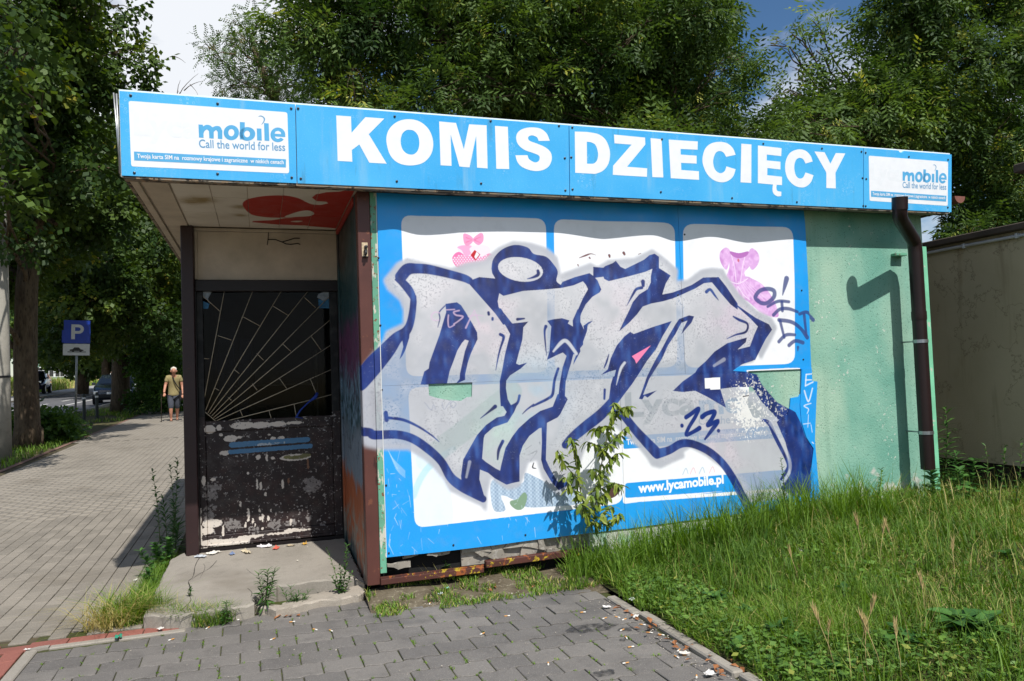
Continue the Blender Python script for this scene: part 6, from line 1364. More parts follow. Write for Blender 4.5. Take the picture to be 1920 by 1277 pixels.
# ================================================================== houses across the street
def house(label, px0, px1, Y, h, wallc, roofc, wins, dz=0):
    a = at(px0, 700, 'y', Y); b = at(px1, 700, 'y', Y); w = b.x-a.x; z = gz(0, Y)+dz
    t = empty('house', (a.x, Y, z), 0, label, 'house', 'houses across the street'); mw = simple('house_wall_%d' % px0, wallc, .85, .06, .4)
    q = MB(); q.box(0, w, 0, 9, -.5, h); q.build('wall', mw, t); q = MB(); q.add([(-.4, -.4, h), (w+.4, -.4, h), (w+.4, 9.4, h), (-.4, 9.4, h), (-.4, 4.5, h+3), (w+.4, 4.5, h+3)], [(0, 1, 5, 4), (2, 3, 4, 5), (1, 2, 5), (3, 0, 4), (3, 2, 1, 0)]); q.build('roof', simple('house_roof_%d' % px0, roofc, .85, .15, 1), t)
    n = wins
    for i in range(n):
        for zz in (1.0, 3.9):
            if zz+1.4 > h: continue
            x = (i+.5)*w/n; wn_ = empty('window', (x, 0, zz), parent=t)
            q = MB(); q.bbox(-.62, .62, -.05, -.001, 0, 1.4, .01); q.build('frame', m_white, wn_); q = MB(); q.box(-.52, -.03, -.06, -.0505, .1, 1.3); q.box(.03, .52, -.06, -.0505, .1, 1.3); q.build('pane', m_cglass, wn_)
    return t
house('pale green house across the street showing under the leaves behind the people carrier', 40, 143, 108, 5.6, (150, 184, 168), (120, 70, 58), 5)
house('pinkish house across the street left of the second lime trunk', 150, 208, 112, 5.8, (206, 168, 142), (110, 66, 56), 3)
house('ochre house across the street mostly behind the second lime trunk', 211, 262, 116, 5.6, (214, 156, 92), (100, 62, 54), 3)
house('white house at the far end of the street beyond the hedge', 285, 360, 130, 6, (206, 206, 204), (96, 70, 62), 4)

# ================================================================== the old woman on the path
WP = atg(327, 789); WS = 1.0
def skin(name, verts, edges, mat, parent=None, sub=2, root=0):
    me = bpy.data.meshes.new(name); me.from_pydata([v[:3] for v in verts], edges, []); me.materials.append(mat); o = link(name, me, parent)
    md = o.modifiers.new('skin', 'SKIN'); md.use_smooth_shade = True
    for i, v in enumerate(verts):
        s = me.skin_vertices[0].data[i]; r = v[3]; s.radius = (r, v[4] if len(v) > 4 else r); s.use_root = (i == root)
    sb = o.modifiers.new('sub', 'SUBSURF'); sb.levels = sub; sb.render_levels = sub; return o
m_skin = simple('skin', (190, 134, 108), .55, .08, 10); m_hair = simple('white_hair', (214, 206, 190), .8, .12, 30); m_blouse = simple('yellow_blouse', (156, 142, 98), .85, .08, 14); m_skirt = simple('grey_trousers', (66, 70, 80), .85, .15, 12); m_sandal = simple('sandal', (120, 92, 74), .7); m_black_cl = simple('black_bag', (26, 26, 30), .7)
wm = empty('person', tuple(WP), .12, 'stooped white-haired person in a yellow blouse and grey three-quarter trousers walking with a cane', 'person')
# faces -y; bent forward a little
V = [(0, .02, .86, .135, .11), (0, .0, 1.02, .13, .11), (0, -.05, 1.20, .15, .11), (0, -.12, 1.34, .13, .09), (0, -.17, 1.40, .05, .05), (0, -.205, 1.455, .052, .055), (0, -.235, 1.50, .078, .092), (0, -.235, 1.565, .075, .09), (0, -.225, 1.615, .045, .055),
     (-.16, -.10, 1.33, .062), (-.235, -.10, 1.10, .046), (-.27, -.24, .92, .034), (-.275, -.29, .87, .03), (.16, -.10, 1.33, .062), (.23, -.06, 1.09, .046), (.245, -.14, .88, .034), (.245, -.17, .80, .03),
     (-.085, .02, .80, .105), (-.09, -.10, .46, .07), (-.095, -.08, .26, .052), (-.09, -.02, .09, .036), (.085, .02, .80, .105), (.09, .05, .46, .07), (.09, .16, .27, .052), (.085, .24, .11, .036),
     (-.09, -.03, .04, .036), (-.092, -.15, .03, .034), (.085, .25, .06, .036), (.087, .15, .035, .034)]
E_ = [(0, 1), (1, 2), (2, 3), (3, 4), (4, 5), (5, 6), (6, 7), (7, 8), (3, 9), (9, 10), (10, 11), (11, 12), (3, 13), (13, 14), (14, 15), (15, 16), (0, 17), (17, 18), (18, 19), (19, 20), (0, 21), (21, 22), (22, 23), (23, 24), (20, 25), (25, 26), (24, 27), (27, 28)]
body = skin('body', V, E_, m_skin, wm)
for sx, hx_ in ((-1, V[12]), (1, V[16])):        # hands: palm, four fingers and a thumb
    hv = [(hx_[0], hx_[1], hx_[2], .026, .02), (hx_[0], hx_[1]-.03, hx_[2]-.04, .034, .016)]; he = [(0, 1)]
    for k in range(4):
        x = hx_[0]+(k-1.5)*.017; b_ = len(hv); ln = (.042, .05, .047, .036)[k]; cz = -1 if sx > 0 else .2
        hv += [(x, hx_[1]-.05, hx_[2]-.06, .0095), (x, hx_[1]-.06-.2*ln, hx_[2]-.06-ln*.7, .009), (x, hx_[1]-.045, hx_[2]-.06-ln*1.35, .0075)]; he += [(1, b_), (b_, b_+1), (b_+1, b_+2)]
    b_ = len(hv); s_ = -sx; hv += [(hx_[0]+s_*.03, hx_[1]-.03, hx_[2]-.035, .011), (hx_[0]+s_*.042, hx_[1]-.055, hx_[2]-.07, .009)]; he += [(0, b_), (b_, b_+1)]
    skin('hand', hv, he, m_skin, wm, 1)
f_ = MB(); 
for sx in (-1, 1): f_.lathe([(.001, -.004), (.009, 0), (.001, .004)], 8, Matrix.Translation((sx*.03, -.322, 1.53)) @ Matrix.Rotation(PI/2, 4, 'X'))
f_.build('eyes', m_wire, wm); f_ = MB(); f_.tube([(0, -.318, 1.535), (0, -.342, 1.50), (0, -.322, 1.495)], [.008, .015, .011], 8); f_.build('nose', m_skin, wm); f_ = MB(); f_.tube([(-.026, -.312, 1.468), (0, -.322, 1.466), (.026, -.312, 1.468)], [.003, .006, .003], 6); f_.build('mouth', simple('lips', (150, 82, 74), .5), wm)
for sx in (-1, 1): f_ = MB(); f_.tube([(sx*.078, -.225, 1.545), (sx*.088, -.215, 1.52), (sx*.08, -.225, 1.49)], [.008, .015, .009], 6); f_.build('ear', m_skin, wm)
skin('hair', [(0, -.21, 1.60, .083, .075), (0, -.18, 1.545, .088, .075), (0, -.165, 1.50, .07, .06), (.03, -.26, 1.625, .045), (-.03, -.26, 1.625, .045), (.075, -.22, 1.56, .03), (-.075, -.22, 1.56, .03)], [(0, 1), (1, 2), (0, 3), (0, 4), (0, 5), (0, 6)], m_hair, wm)
skin('blouse', [(0, .03, .72, .185, .165), (0, .02, .86, .182, .160), (0, .0, 1.0, .168, .142), (0, -.05, 1.2, .172, .13), (0, -.11, 1.325, .148, .105), (0, -.15, 1.375, .075, .07), (-.165, -.10, 1.33, .082), (-.215, -.10, 1.18, .070), (.165, -.10, 1.33, .082), (.21, -.075, 1.18, .070)], [(0, 1), (1, 2), (2, 3), (3, 4), (4, 5), (4, 6), (6, 7), (4, 8), (8, 9)], m_blouse, wm)
skin('trousers', [(0, .02, .88, .165, .142), (-.088, .02, .76, .118), (-.09, -.09, .48, .088), (-.095, -.085, .34, .080), (.088, .02, .76, .118), (.09, .05, .48, .088), (.09, .12, .35, .080)], [(0, 1), (1, 2), (2, 3), (0, 4), (4, 5), (5, 6)], m_skirt, wm)
for vx, vy, vz in ((-.09, -.03, .0), (.085, .25, .02)):
    f_ = MB(); f_.bbox(vx-.042, vx+.042, vy-.17, vy+.05, vz-.002, vz+.014, .005); f_.tube([(vx-.04, vy-.09, vz+.02), (vx, vy-.09, vz+.075), (vx+.04, vy-.09, vz+.02)], .008, 6); f_.build('sandal', m_sandal, wm)
f_ = MB(); f_.tube(spline([(-.07, -.06, 1.44), (-.03, -.20, 1.32), (.06, -.20, 1.12), (.17, -.13, .95)], 4), .016, 6); f_.build('bag_strap', m_black_cl, wm)
f_ = MB(); f_.bbox(.15, .25, -.15, .10, .62, .93, .03); f_.build('shoulder_bag', m_black_cl, wm)
f_ = MB(); hx_ = V[12]; f_.tube([(0, 0, 0), (0.005, .03, .80), (.005, .03, .815), (.005, .0, .835), (.005, -.07, .83)], [.011, .011, .012, .013, .012], 8); cane = f_.build('walking_cane', simple('cane_wood', (50, 36, 30), .5)); cane.location = WP+Vector((hx_[0]-.012-.035, hx_[1]-.045-.03, .0)); tag(cane, 'dark walking cane held by the white-haired person on the footpath', 'cane')
# ================================================================== grass and weeds
m_grass = m_leaf('grass_blade', (62, 96, 30), (122, 154, 56), (186, 172, 110), .34, .55)
m_weed = m_leaf('weed_leaf', (62, 94, 36), (108, 142, 58), (150, 150, 70), .25, .5)
m_stem = simple('weed_stem', (92, 104, 54), .7, .2, 20); m_straw = simple('straw', (176, 154, 102), .8, .15, 20)
def blades(P, H, Wd, lean, tint, rs_, curl=.5):
    """P (n,3) roots, H heights, returns quads (two per blade: lower quad, upper degenerate quad)"""
    n = len(P); a = rs_.uniform(0, 2*PI, n); d = np.stack([np.cos(a), np.sin(a), np.zeros(n)], 1); s = np.stack([-np.sin(a+rs_.normal(0, .6, n)), np.cos(a), np.zeros(n)], 1)
    le = lean*rs_.uniform(.3, 1.6, n); up = np.array([0, 0, 1.]); w = Wd[:, None]
    p1 = P+up*(H*.55)[:, None]+d*(H*.28*le)[:, None]; p2 = P+up*(H*(1-.35*np.minimum(le, 2)**1.5*curl))[:, None]+d*(H*.85*le)[:, None]
    V = np.stack([P-s*w/2, P+s*w/2, p1+s*w*.38, p1-s*w*.38, p2+s*w*.06, p2-s*w*.06], 1)
    F_ = np.arange(n)[:, None, None]*6+np.array([[0, 1, 2, 3], [3, 2, 4, 5]])
    return V.reshape(-1, 3), F_.reshape(-1, 4), np.repeat(tint, 2)
def vnz(x, y, s=1.0, sd=0): return np.array([mnoise.noise((float(a)*s+sd, float(b)*s, sd*1.7)) for a, b in zip(x, y)])
rg = np.random.RandomState(77); N = 70000
# more roots where they are near: density falls off with distance
X = rg.uniform(1.50, 7.4, N*3); Y = -5.0+rg.rand(N*3)*5.9; keep = (X > 1.50+.05*np.sin(Y*9)) & ~((Y > -.02) & (X < 4.99)) & (X < 5.97)
dist = np.hypot(X-CAM.x, Y-CAM.y); keep &= rg.rand(N*3) < np.clip(7.0/dist**1.25, 0, 1)
X, Y = X[keep], Y[keep]
vis = np.array([in_view(x, y, .2, 420) for x, y in zip(X, Y)]); X, Y = X[vis][:N], Y[vis][:N]
Zb = np.array([bank(x, y) for x, y in zip(X, Y)]); nz = vnz(X, Y, .9, 3); n2 = vnz(X, Y, 2.3, 9)
wallness = np.exp(-np.maximum(0, -Y-.05)/.55)*np.clip((5.1-X)/.4, 0, 1)
H = .03+.04*rg.rand(len(X))+.10*np.clip(nz+.05, 0, 1)+.05*np.clip(n2, 0, 1)+wallness*(.06+.14*rg.rand(len(X)))*np.clip((X-1.3)/1.2, .35, 1)
tall = rg.rand(len(X)) < .035; H[tall] += rg.uniform(.05, .22, tall.sum())
straw = np.clip(.06+.40*np.clip(vnz(X, Y, .55, 21)+.15, 0, 1)*np.clip((X-2.6)/1.2, 0, 1), 0, .6)
tint = np.clip(rg.normal(.42, .2, len(X))+nz*.3, 0, .85); st_m = rg.rand(len(X)) < straw*.8; tint[st_m] = rg.uniform(.86, 1, st_m.sum())
V, F_, T = blades(np.stack([X, Y, Zb-.01], 1), H, rg.uniform(.003, .0075, len(X))*(1+.5*wallness), np.where(tall, .45, .95), tint, rg)
o = np_mesh('grass', V, F_, m_grass, T); tag(o, 'rough summer grass covering the bank to the right of the paving', 'grass', None, 'stuff')
# longer green grass against the poster wall, dry tufts at the step and along the margin
def tuft(name, label, cat, spots_, group, kind=None, mat=None):
    VS, FS, TS = [], [], []; b = 0
    for (x, y, z, n, r, h, w, lean, t0, t1) in spots_:
        rr = r*np.sqrt(rg.rand(n)); a = rg.uniform(0, 2*PI, n); P = np.stack([x+rr*np.cos(a), y+rr*np.sin(a)*.6, np.full(n, z)], 1)
        v, f, t = blades(P, h*rg.uniform(.45, 1.1, n), w*rg.uniform(.6, 1.2, n), np.full(n, lean), rg.uniform(t0, t1, n), rg)
        VS.append(v); FS.append(f+b); TS.append(t); b += len(v)
    V = np.concatenate(VS); c = V.mean(0); c[2] = V[:, 2].min(); o = np_mesh(name, V-c, np.concatenate(FS), mat or m_grass, np.concatenate(TS)); o.location = c
    return tag(o, label, cat, group, kind)
def gp0(px, py, z=0.0): P = at(px, py, 'z', z); return P.x, P.y
wall_sp = []
for i in range(64):
    x = 1.35+i*.043+rg.uniform(-.04, .04); y = rg.uniform(-.42, -.05); wall_sp.append((x, y, bank(x, y)-.01, 34, .08, .24+.10*rg.rand()+.13*min(1, (x-1.2)), .0075, .6, .2, .8))
tuft('tall_grass', 'long green grass standing against the foot of the poster boards', 'grass', wall_sp, None, 'stuff')
x, y = gp0(238, 1170); tuft('grass_tuft', 'dry straw-coloured grass tuft at the front left corner of the doorstep', 'grass tuft', [(x, y+.03, 0, 420, .17, .26, .005, 1.1, .3, 1.0), (x-.10, y-.02, 0, 260, .15, .25, .004, 1.5, .86, 1), (x+.10, y+.04, 0, 300, .13, .20, .005, .8, .1, .6), (x+.18, y+.0, 0, 200, .12, .16, .004, 1.2, .5, 1)], 'weeds around the doorstep')
x, y = gp0(330, 1172); x2, y2 = gp0(400, 1168); tuft('grass_tuft', 'low green grass tuft along the front edge of the doorstep', 'grass tuft', [(x+.05, y+.01, 0, 320, .11, .14, .005, .9, .1, .95), (x2, y2, 0, 380, .13, .14, .005, .9, .1, .95)], 'weeds around the doorstep')
x, y = gp0(930, 1085); tuft('grass_tuft', 'green grass tuft with reddish stems at the foot of the rusty channel', 'grass tuft', [(x, y, .01, 120, .06, .20, .005, .7, .2, .7), (x+.03, y-.02, .01, 40, .05, .08, .006, .8, .9, 1)], 'weeds around the doorstep')
x, y = gp0(820, 1100); tuft('grass_tuft', 'sparse dry grass strands lying in front of the corner post', 'grass tuft', [(x, y, .02, 36, .16, .20, .003, 1.4, .86, 1), (x-.15, y, .02, 60, .12, .06, .004, .9, .3, .9)], 'weeds around the doorstep')
# a row of grass and weeds on the left side of the step
sp = []
for i in range(26):
    t_ = i/25; x, y = gp0(262+60*t_+rg.uniform(-6, 6), 1150-95*t_); sp.append((x-.03, y, 0, 60, .06, .14, .0045, .8, .15, .75))
tuft('grass_tuft', 'strip of green grass growing between the doorstep and the footpath', 'grass tuft', sp, 'weeds around the doorstep')
# verge grass on the street side
xs_, ys_2 = rg.uniform(-7.2, -4.8, 16000), 8+52*rg.rand(16000)**1.6; k = np.array([in_view(x, y, gz(x, y), 20) for x, y in zip(xs_, ys_2)]); xs_, ys_2 = xs_[k], ys_2[k]; kk = (vnz(xs_, ys_2, .6, 4) > -.18) & ~((ys_2 > 17) & (ys_2 < 21.5)); xs_, ys_2 = xs_[kk], ys_2[kk]; n = len(xs_)
V, F_, T = blades(np.stack([xs_, ys_2, np.array([gz(a, b) for a, b in zip(xs_, ys_2)])-.02], 1), rg.uniform(.05, .16, n), rg.uniform(.01, .022, n), np.full(n, .7), np.clip(rg.normal(.5, .25, n), 0, 1), rg)
o = np_mesh('verge_grass', V, F_, m_grass, T); tag(o, 'patchy grass on the verge between the footpath and the road', 'grass', None, 'stuff')
xs_, ys_2 = rg.uniform(-46, -16, 22000), rg.uniform(52, 96, 22000); k = xs_ < np.array([far(y)-2.9 for y in ys_2]); xs_, ys_2 = xs_[k], ys_2[k]; n = len(xs_)
V, F_, T = blades(np.stack([xs_, ys_2, np.array([gz(a, b)+.05*max(0, -(a-far(b))-3) for a, b in zip(xs_, ys_2)])], 1), rg.uniform(.4, 1.1, n), rg.uniform(.06, .12, n), np.full(n, .5), np.clip(rg.normal(.84, .16, n), 0, 1), rg)
o = np_mesh('meadow_grass', V, F_, m_grass, T); tag(o, 'tall yellowing grass on the far side of the street in front of the houses', 'grass', None, 'stuff')

n = 9000; X2 = 1.53+np.abs(rg.normal(0, .75, n)); Y2 = rg.uniform(-3.4, -.45, n); kp = (vnz(X2, Y2, 1.6, 41) > -.05) & (X2 < 4.5); X2, Y2 = X2[kp], Y2[kp]; n = len(X2)
Z2 = np.array([bank(a, b) for a, b in zip(X2, Y2)])+rg.uniform(.015, .075, n); a = rg.uniform(0, 2*PI, n); nn = rg.normal(0, .45, (n, 3)); nn[:, 2] = 1; Q = []
for i in range(n):
    L_ = rg.uniform(.018, .05); Q.append(leaf_quad(np.array([X2[i], Y2[i], Z2[i]]), np.array([math.cos(a[i]), math.sin(a[i]), rg.uniform(-.2, .5)]), nn[i], L_, L_*rg.uniform(.45, .8)))
Q = np.array(Q).reshape(-1, 3); o = np_mesh('ground_cover', Q, np.arange(len(Q)).reshape(-1, 4), m_weed, np.clip(rg.normal(.45, .25, n), 0, .9)); tag(o, 'mat of clover and other small leaved weeds in the grass beside the kerb', 'weeds', None, 'stuff')
sp = []
for i in range(90):
    x, y = 1.6+rg.rand()*4.2, -.25-rg.rand()*2.6
    if in_view(x, y, .1): sp.append((x, y, bank(x, y)-.01, 26, .07, rg.uniform(.10, .24), .006, .9, .0, .45))
tuft('grass_clumps', 'darker coarse grass clumps scattered over the bank', 'grass', sp, None, 'stuff')
sp = []
for i in range(56):
    x, y = 2.0+rg.rand()*3.8, -.3-rg.rand()*2.4
    if in_view(x, y, .1): sp.append((x, y, bank(x, y)-.01, 7, .10, rg.uniform(.18, .36), .0028, .8, .86, 1))
tuft('dry_stalks', 'dry seeding stalks standing and lying among the grass of the bank', 'grass', sp, None, 'stuff')

# --- single plants: stem with leaves as parts
def leaf_mesh(name, l, w, mat, fold=.15, droop=.3, n=4, lobes=0):
    V = []; F_ = []
    for i in range(n+1):
        t = i/n; wd = w/2*math.sin(PI*(t*.92+.06))**.8*(1 if not lobes or i % 2 else .62); z = -droop*l*t*t; V += [(-wd, l*t, z+fold*wd), (0, l*t, z), (wd, l*t, z+fold*wd)]
    for i in range(n): a = i*3; F_ += [(a, a+1, a+4, a+3), (a+1, a+2, a+5, a+4)]
    me = bpy.data.meshes.new(name); me.from_pydata(V, [], F_); me.materials.append(mat); me.update(); return me
def simple_leaf_mat(name, a, b):
    t = NT(name); oi = t.new('ShaderNodeObjectInfo').outputs['Random']; c = t.mix(oi, rgb(*a), rgb(*b)); t.done(c, .45, 0, .4)
    tr = t.new('ShaderNodeBsdfTranslucent'); t.L(c, tr.inputs['Color']); mx = t.new('ShaderNodeMixShader'); mx.inputs[0].default_value = .25; t.L(t.b.outputs[0], mx.inputs[1]); t.L(tr.outputs[0], mx.inputs[2]); t.L(mx.outputs[0], t.o.inputs['Surface']); return t.m
m_lf1 = simple_leaf_mat('sapling_leaf', (84, 112, 36), (138, 150, 54)); m_lf2 = simple_leaf_mat('weed_leaf_dark', (46, 84, 34), (82, 122, 50)); m_lf3 = simple_leaf_mat('broad_leaf', (52, 92, 38), (84, 126, 56))
LM = {'sap': leaf_mesh('leaf', .095, .042, m_lf1, .2, .35, 4, 1), 'long': leaf_mesh('leaf', .085, .013, m_lf2, .2, .25, 3), 'willow': leaf_mesh('leaf', .12, .024, m_lf2, .2, .35, 3), 'broad': leaf_mesh('leaf', .17, .085, m_lf3, .25, .4, 5), 'small': leaf_mesh('leaf', .04, .018, m_lf2, .2, .2, 3), 'oval': leaf_mesh('leaf', .10, .06, m_lf3, .2, .3, 4)}
def put_leaf(t, key, p, az, el, roll, sc):
    M = Matrix.Rotation(az, 4, 'Z') @ Matrix.Rotation(el, 4, 'X') @ Matrix.Rotation(roll, 4, 'Y'); o = link('leaf', LM[key], t, p, M.to_euler(), sc); return o
rw = random.Random(55)
def spire(name, label, cat, base, top, nleaf, key, sc, group, el=(.2, .7), r0=.005, taper=.5, side=0, start=.08):
    """one upright stem with leaves all round"""
    b = Vector(base); tp_ = Vector(top)-b; t = empty(name, tuple(b), 0, label, cat, group); q = MB(); pts = []
    for i in range(6): f = i/5; pts.append(tp_*f+Vector((math.sin(f*3)*.012, math.cos(f*4)*.01, 0))*tp_.length*2)
    q.tube(pts, [r0*(1-.7*i/5) for i in range(6)], 6); q.build('stem', m_stem, t)
    for k in range(nleaf):
        f = start+(1-start)*k/(nleaf-1); i = min(4, int(f*5)); p = pts[i].lerp(pts[i+1], f*5-i)
        put_leaf(t, key, p, k*2.4+rw.uniform(-.3, .3), rw.uniform(*el)*(1-.3*f)+f*.5, rw.uniform(-.4, .4), sc*(1-taper*abs(f-.35)/.65 if f > .35 else .8+.2*f/.35)*rw.uniform(.8, 1.15))
    return t
def on(px0, py0, z=0.0): x, y = gp0(px0, py0, z); return (x, y, z)
def up(base, px, py): P = at(px, py, 'y', base[1]); return tuple(P)
G_ = 'weeds around the doorstep'
b = on(494, 1150, .0); spire('fleabane', 'tall bushy fleabane weed in front of the broken corner of the doorstep', 'weed', b, up(b, 502, 1068), 96, 'long', .95, G_, (-.5, .4), .006, .35)
for k in range(2): spire('fleabane', ('left side shoot of the tall bushy fleabane', 'right side shoot of the tall bushy fleabane')[k], 'weed', b, up(b, (484, 515)[k], (1075, 1066)[k]), 40, 'long', .7, G_, (-.2, .6), .004, .3, 0, .4)
b = on(422, 1172, .0); spire('fleabane', 'short fleabane seedling against the front face of the doorstep', 'weed', b, up(b, 425, 1126), 60, 'long', .62, G_, (-.4, .4), .005, .3)
b = on(545, 1142, .0)
for k, (px, py) in enumerate(((528, 1104), (545, 1100), (562, 1108), (582, 1106), (575, 1122), (556, 1118))): spire('fleabane', ('far left', 'second from the left', 'central', 'far right leaning', 'low right', 'low middle')[k]+' shoot of the spreading weed clump beside the broken slab', 'weed', b, up(b, px, py), 26, 'long', .6, G_, (.0, .7), .003, .3)
b = on(640, 1120, .02); 
for k, (px, py) in enumerate(((650, 1022), (612, 1028), (636, 1060), (660, 1072), (622, 1080))): spire('weed', ('tallest', 'thin leaning', 'middle', 'low right', 'low left')[k]+' shoot of the spindly weed beside the corner post', 'weed', b, up(b, px, py), (46, 26, 26, 20, 20)[k], 'small', (1.0, .7, .9, .9, .9)[k], G_, (.0, .7), .003, .3)
b = on(834, 1094, .02); spire('weed', 'little green weed sprouting in front of the rusty bottom rail', 'weed', b, up(b, 835, 1052), 22, 'small', 1.1, G_, (.2, .8), .003, .2)
b = on(778, 1105, .02); spire('weed', 'tiny green weed in the dirt right of the corner post', 'weed', b, up(b, 779, 1090), 12, 'small', .9, G_, (.2, .8), .003, .2)
b = on(356, 1118, .09); spire('weed', 'tiny weed growing out of the crack across the doorstep', 'weed', b, up(b, 356, 1102), 16, 'small', .7, G_, (.2, .9), .002, .2)
# lanky weeds to the left of the door post
Gl = 'tall weeds left of the door'
for k, (bx, by, tx, ty, nl, ky, sc, lb) in enumerate(((300, 1055, 285, 880, 26, 'small', 1.0, 'tallest lanky seeding weed left of the door post, leaning outwards'), (325, 1030, 318, 868, 22, 'small', 1.0, 'dark seeding weed rising behind the door post'), (318, 1040, 332, 862, 30, 'small', 1.1, 'feathery weed touching the door post'), (312, 1050, 305, 930, 40, 'long', .9, 'mid-height leafy weed left of the door post'), (328, 1035, 326, 940, 44, 'long', .9, 'dense leafy weed against the base of the door post'),
                                                     (290, 1085, 262, 1032, 22, 'small', 1.2, 'yellow flowered weed bending over the footpath'), (300, 1075, 290, 1020, 40, 'oval', .45, 'low broad leaved weed left of the doorstep'), (310, 1068, 318, 1010, 40, 'oval', .45, 'bright low weed at the rear left corner of the doorstep'), (322, 1052, 335, 985, 36, 'long', 1.1, 'arching weed hanging in front of the door post'), (285, 1105, 275, 1070, 26, 'oval', .4, 'low creeping weed beside the middle of the doorstep'))):
    b = on(bx, by, .0); spire('weed', lb, 'weed', b, up(b, tx, ty), int(nl*1.7), ky, sc*1.35, Gl, (.0, .7), .004, .3)
# sapling against the posters
sb = (1.72, -.16, bank(1.72, -.16)); t = empty('sapling', sb, 0, 'self-sown maple sapling with drooping leaves standing against the poster wall', 'sapling')
S_ = lambda px, py, d=-.16: at(px, py, 'y', d)-Vector(sb)
q = MB(); 
shoots = [[(1112, 985), (1118, 930), (1128, 870), (1140, 810), (1150, 770), (1152, 755)], [(1108, 985), (1090, 930), (1082, 880), (1078, 840), (1070, 820)], [(1125, 890), (1145, 860), (1160, 850)], [(1135, 840), (1160, 815), (1175, 800)], [(1085, 900), (1062, 875), (1045, 845)], [(1120, 920), (1150, 905), (1162, 912)], [(1100, 940), (1125, 900), (1110, 880)], [(1140, 800), (1125, 800), (1115, 805)], [(1150, 775), (1168, 765), (1180, 762)], [(1090, 930), (1070, 915), (1060, 895)], [(1110, 985), (1098, 962), (1090, 945)], [(1114, 985), (1130, 962), (1148, 950)], [(1118, 985), (1148, 975), (1162, 962)], [(1108, 960), (1120, 940), (1135, 925)], [(1135, 850), (1120, 835), (1100, 828)]]
for i, s in enumerate(shoots):
    d0 = -.16-.03*(i % 4); q.tube([S_(x, y, d0 if j else -.16) for j, (x, y) in enumerate(s)], [.006*(1-.14*j)*(1 if i < 2 else .55) for j in range(len(s))], 6)
q.build('stem', simple('sapling_bark', (110, 112, 70), .7, .2, 20), t)
for i, s in enumerate(shoots):
    d0 = -.16-.03*(i % 4); P = spline(s, 3)
    for j, (x, y) in enumerate(P):
        if i < 2 and j < 3: continue
        nl = 5 if j % 2 else 4
        for k in range(nl):
            p = S_(x, y, d0); az = rw.uniform(0, 2*PI); put_leaf(t, 'sap', p, az, rw.uniform(-1.2, .1), rw.uniform(-.7, .7), rw.uniform(.42, .95))
# willowherb and friends between the two buildings
Gw = 'weeds between the kiosk and the cream building'
def gb(px, py, Y): P = at(px, py, 'y', Y); z = bank(P.x, Y); return (P.x, Y, z)
for px, Y, tx, ty, nl, ky, sc, lb in ((1772, .1, 1771, 766, 70, 'willow', 1.05, 'tall upright willowherb right of the downpipe'), (1752, .05, 1756, 806, 44, 'willow', .8, 'shorter willowherb close behind the downpipe'), (1785, -.1, 1790, 850, 40, 'willow', 1.0, 'leafy weed right of the tall willowherb'), (1750, -.15, 1745, 880, 36, 'oval', .9, 'low leafy weed at the foot of the downpipe'), (1815, -.2, 1826, 862, 36, 'broad', .62, 'broad leaved weed before the cream wall'), (1800, -.3, 1798, 880, 30, 'broad', .6, 'lower broad leaved weed before the dark plinth'),
                                      (1470, -.2, 1462, 858, 60, 'small', .8, 'narrow plume-like weed standing in the grass before the dark graffiti foot'), (1640, -.12, 1652, 880, 26, 'oval', .5, 'brownish dock plant at the foot of the green wall'), (1870, -.5, 1882, 838, 26, 'small', 1.4, 'thistle with grey flower heads near the right edge'), (1852, -.45, 1846, 836, 22, 'small', 1.3, 'drooping thistle left of the other one before the cream wall'), (1905, -.55, 1912, 826, 26, 'small', 1.4, 'thistle at the very right edge')):
    b = gb(px, 930, Y); spire('weed', lb, 'weed', b, up(b, tx, ty), nl, ky, sc, Gw, (-.1, .6), .005, .25)
# seed heads on the thistles
# broad leaved plants in the foreground grass
Gr = 'broad leaved plants in the grass'
def rosette(px, py, n, key, sc, lb):
    x = y = 0
    z = .1
    for _ in range(6): P = at(px, py, 'z', z); z = bank(P.x, P.y)+.03
    t = empty('plantain', (P.x, P.y, z-.03), 0, lb, 'plant', Gr)
    for k in range(n): put_leaf(t, key, (rw.uniform(-.02, .02), rw.uniform(-.02, .02), .01+rw.uniform(0, .04)), k*2.4, rw.uniform(.25, .9), rw.uniform(-.3, .3), sc*rw.uniform(.7, 1.2))
for a in ((1840, 1180, 16, 'broad', .9, 'large leaved burdock low in the grass near the right edge'), (1790, 1165, 10, 'broad', .75, 'smaller burdock just left of the large leaved one'), (1690, 1195, 14, 'broad', .6, 'plantain with upright leaves in the middle of the foreground grass'), (1460, 1180, 16, 'broad', .55, 'pale green plantain clump right of the kerb'), (1400, 1150, 14, 'oval', .7, 'round leaved mallow near the kerb'), (1340, 1125, 16, 'oval', .7, 'round leaved mallow furthest up the kerb'), (1500, 1210, 14, 'oval', .8, 'mallow patch below the pale plantain'), (1580, 1110, 12, 'oval', .6, 'leafy clump in the thin grass of the middle bank'), (1440, 1110, 12, 'oval', .6, 'dandelion clump left of the middle bank'), (1890, 1040, 10, 'oval', .7, 'leafy clump at the right edge below the thistles'), (1560, 1250, 12, 'oval', .7, 'leafy clump at the bottom edge of the picture'), (1380, 1215, 14, 'oval', .6, 'low leafy clump beside the lower kerb stones'), (1300, 1105, 14, 'oval', .5, 'clover-like clump at the top end of the kerb')): rosette(*a)
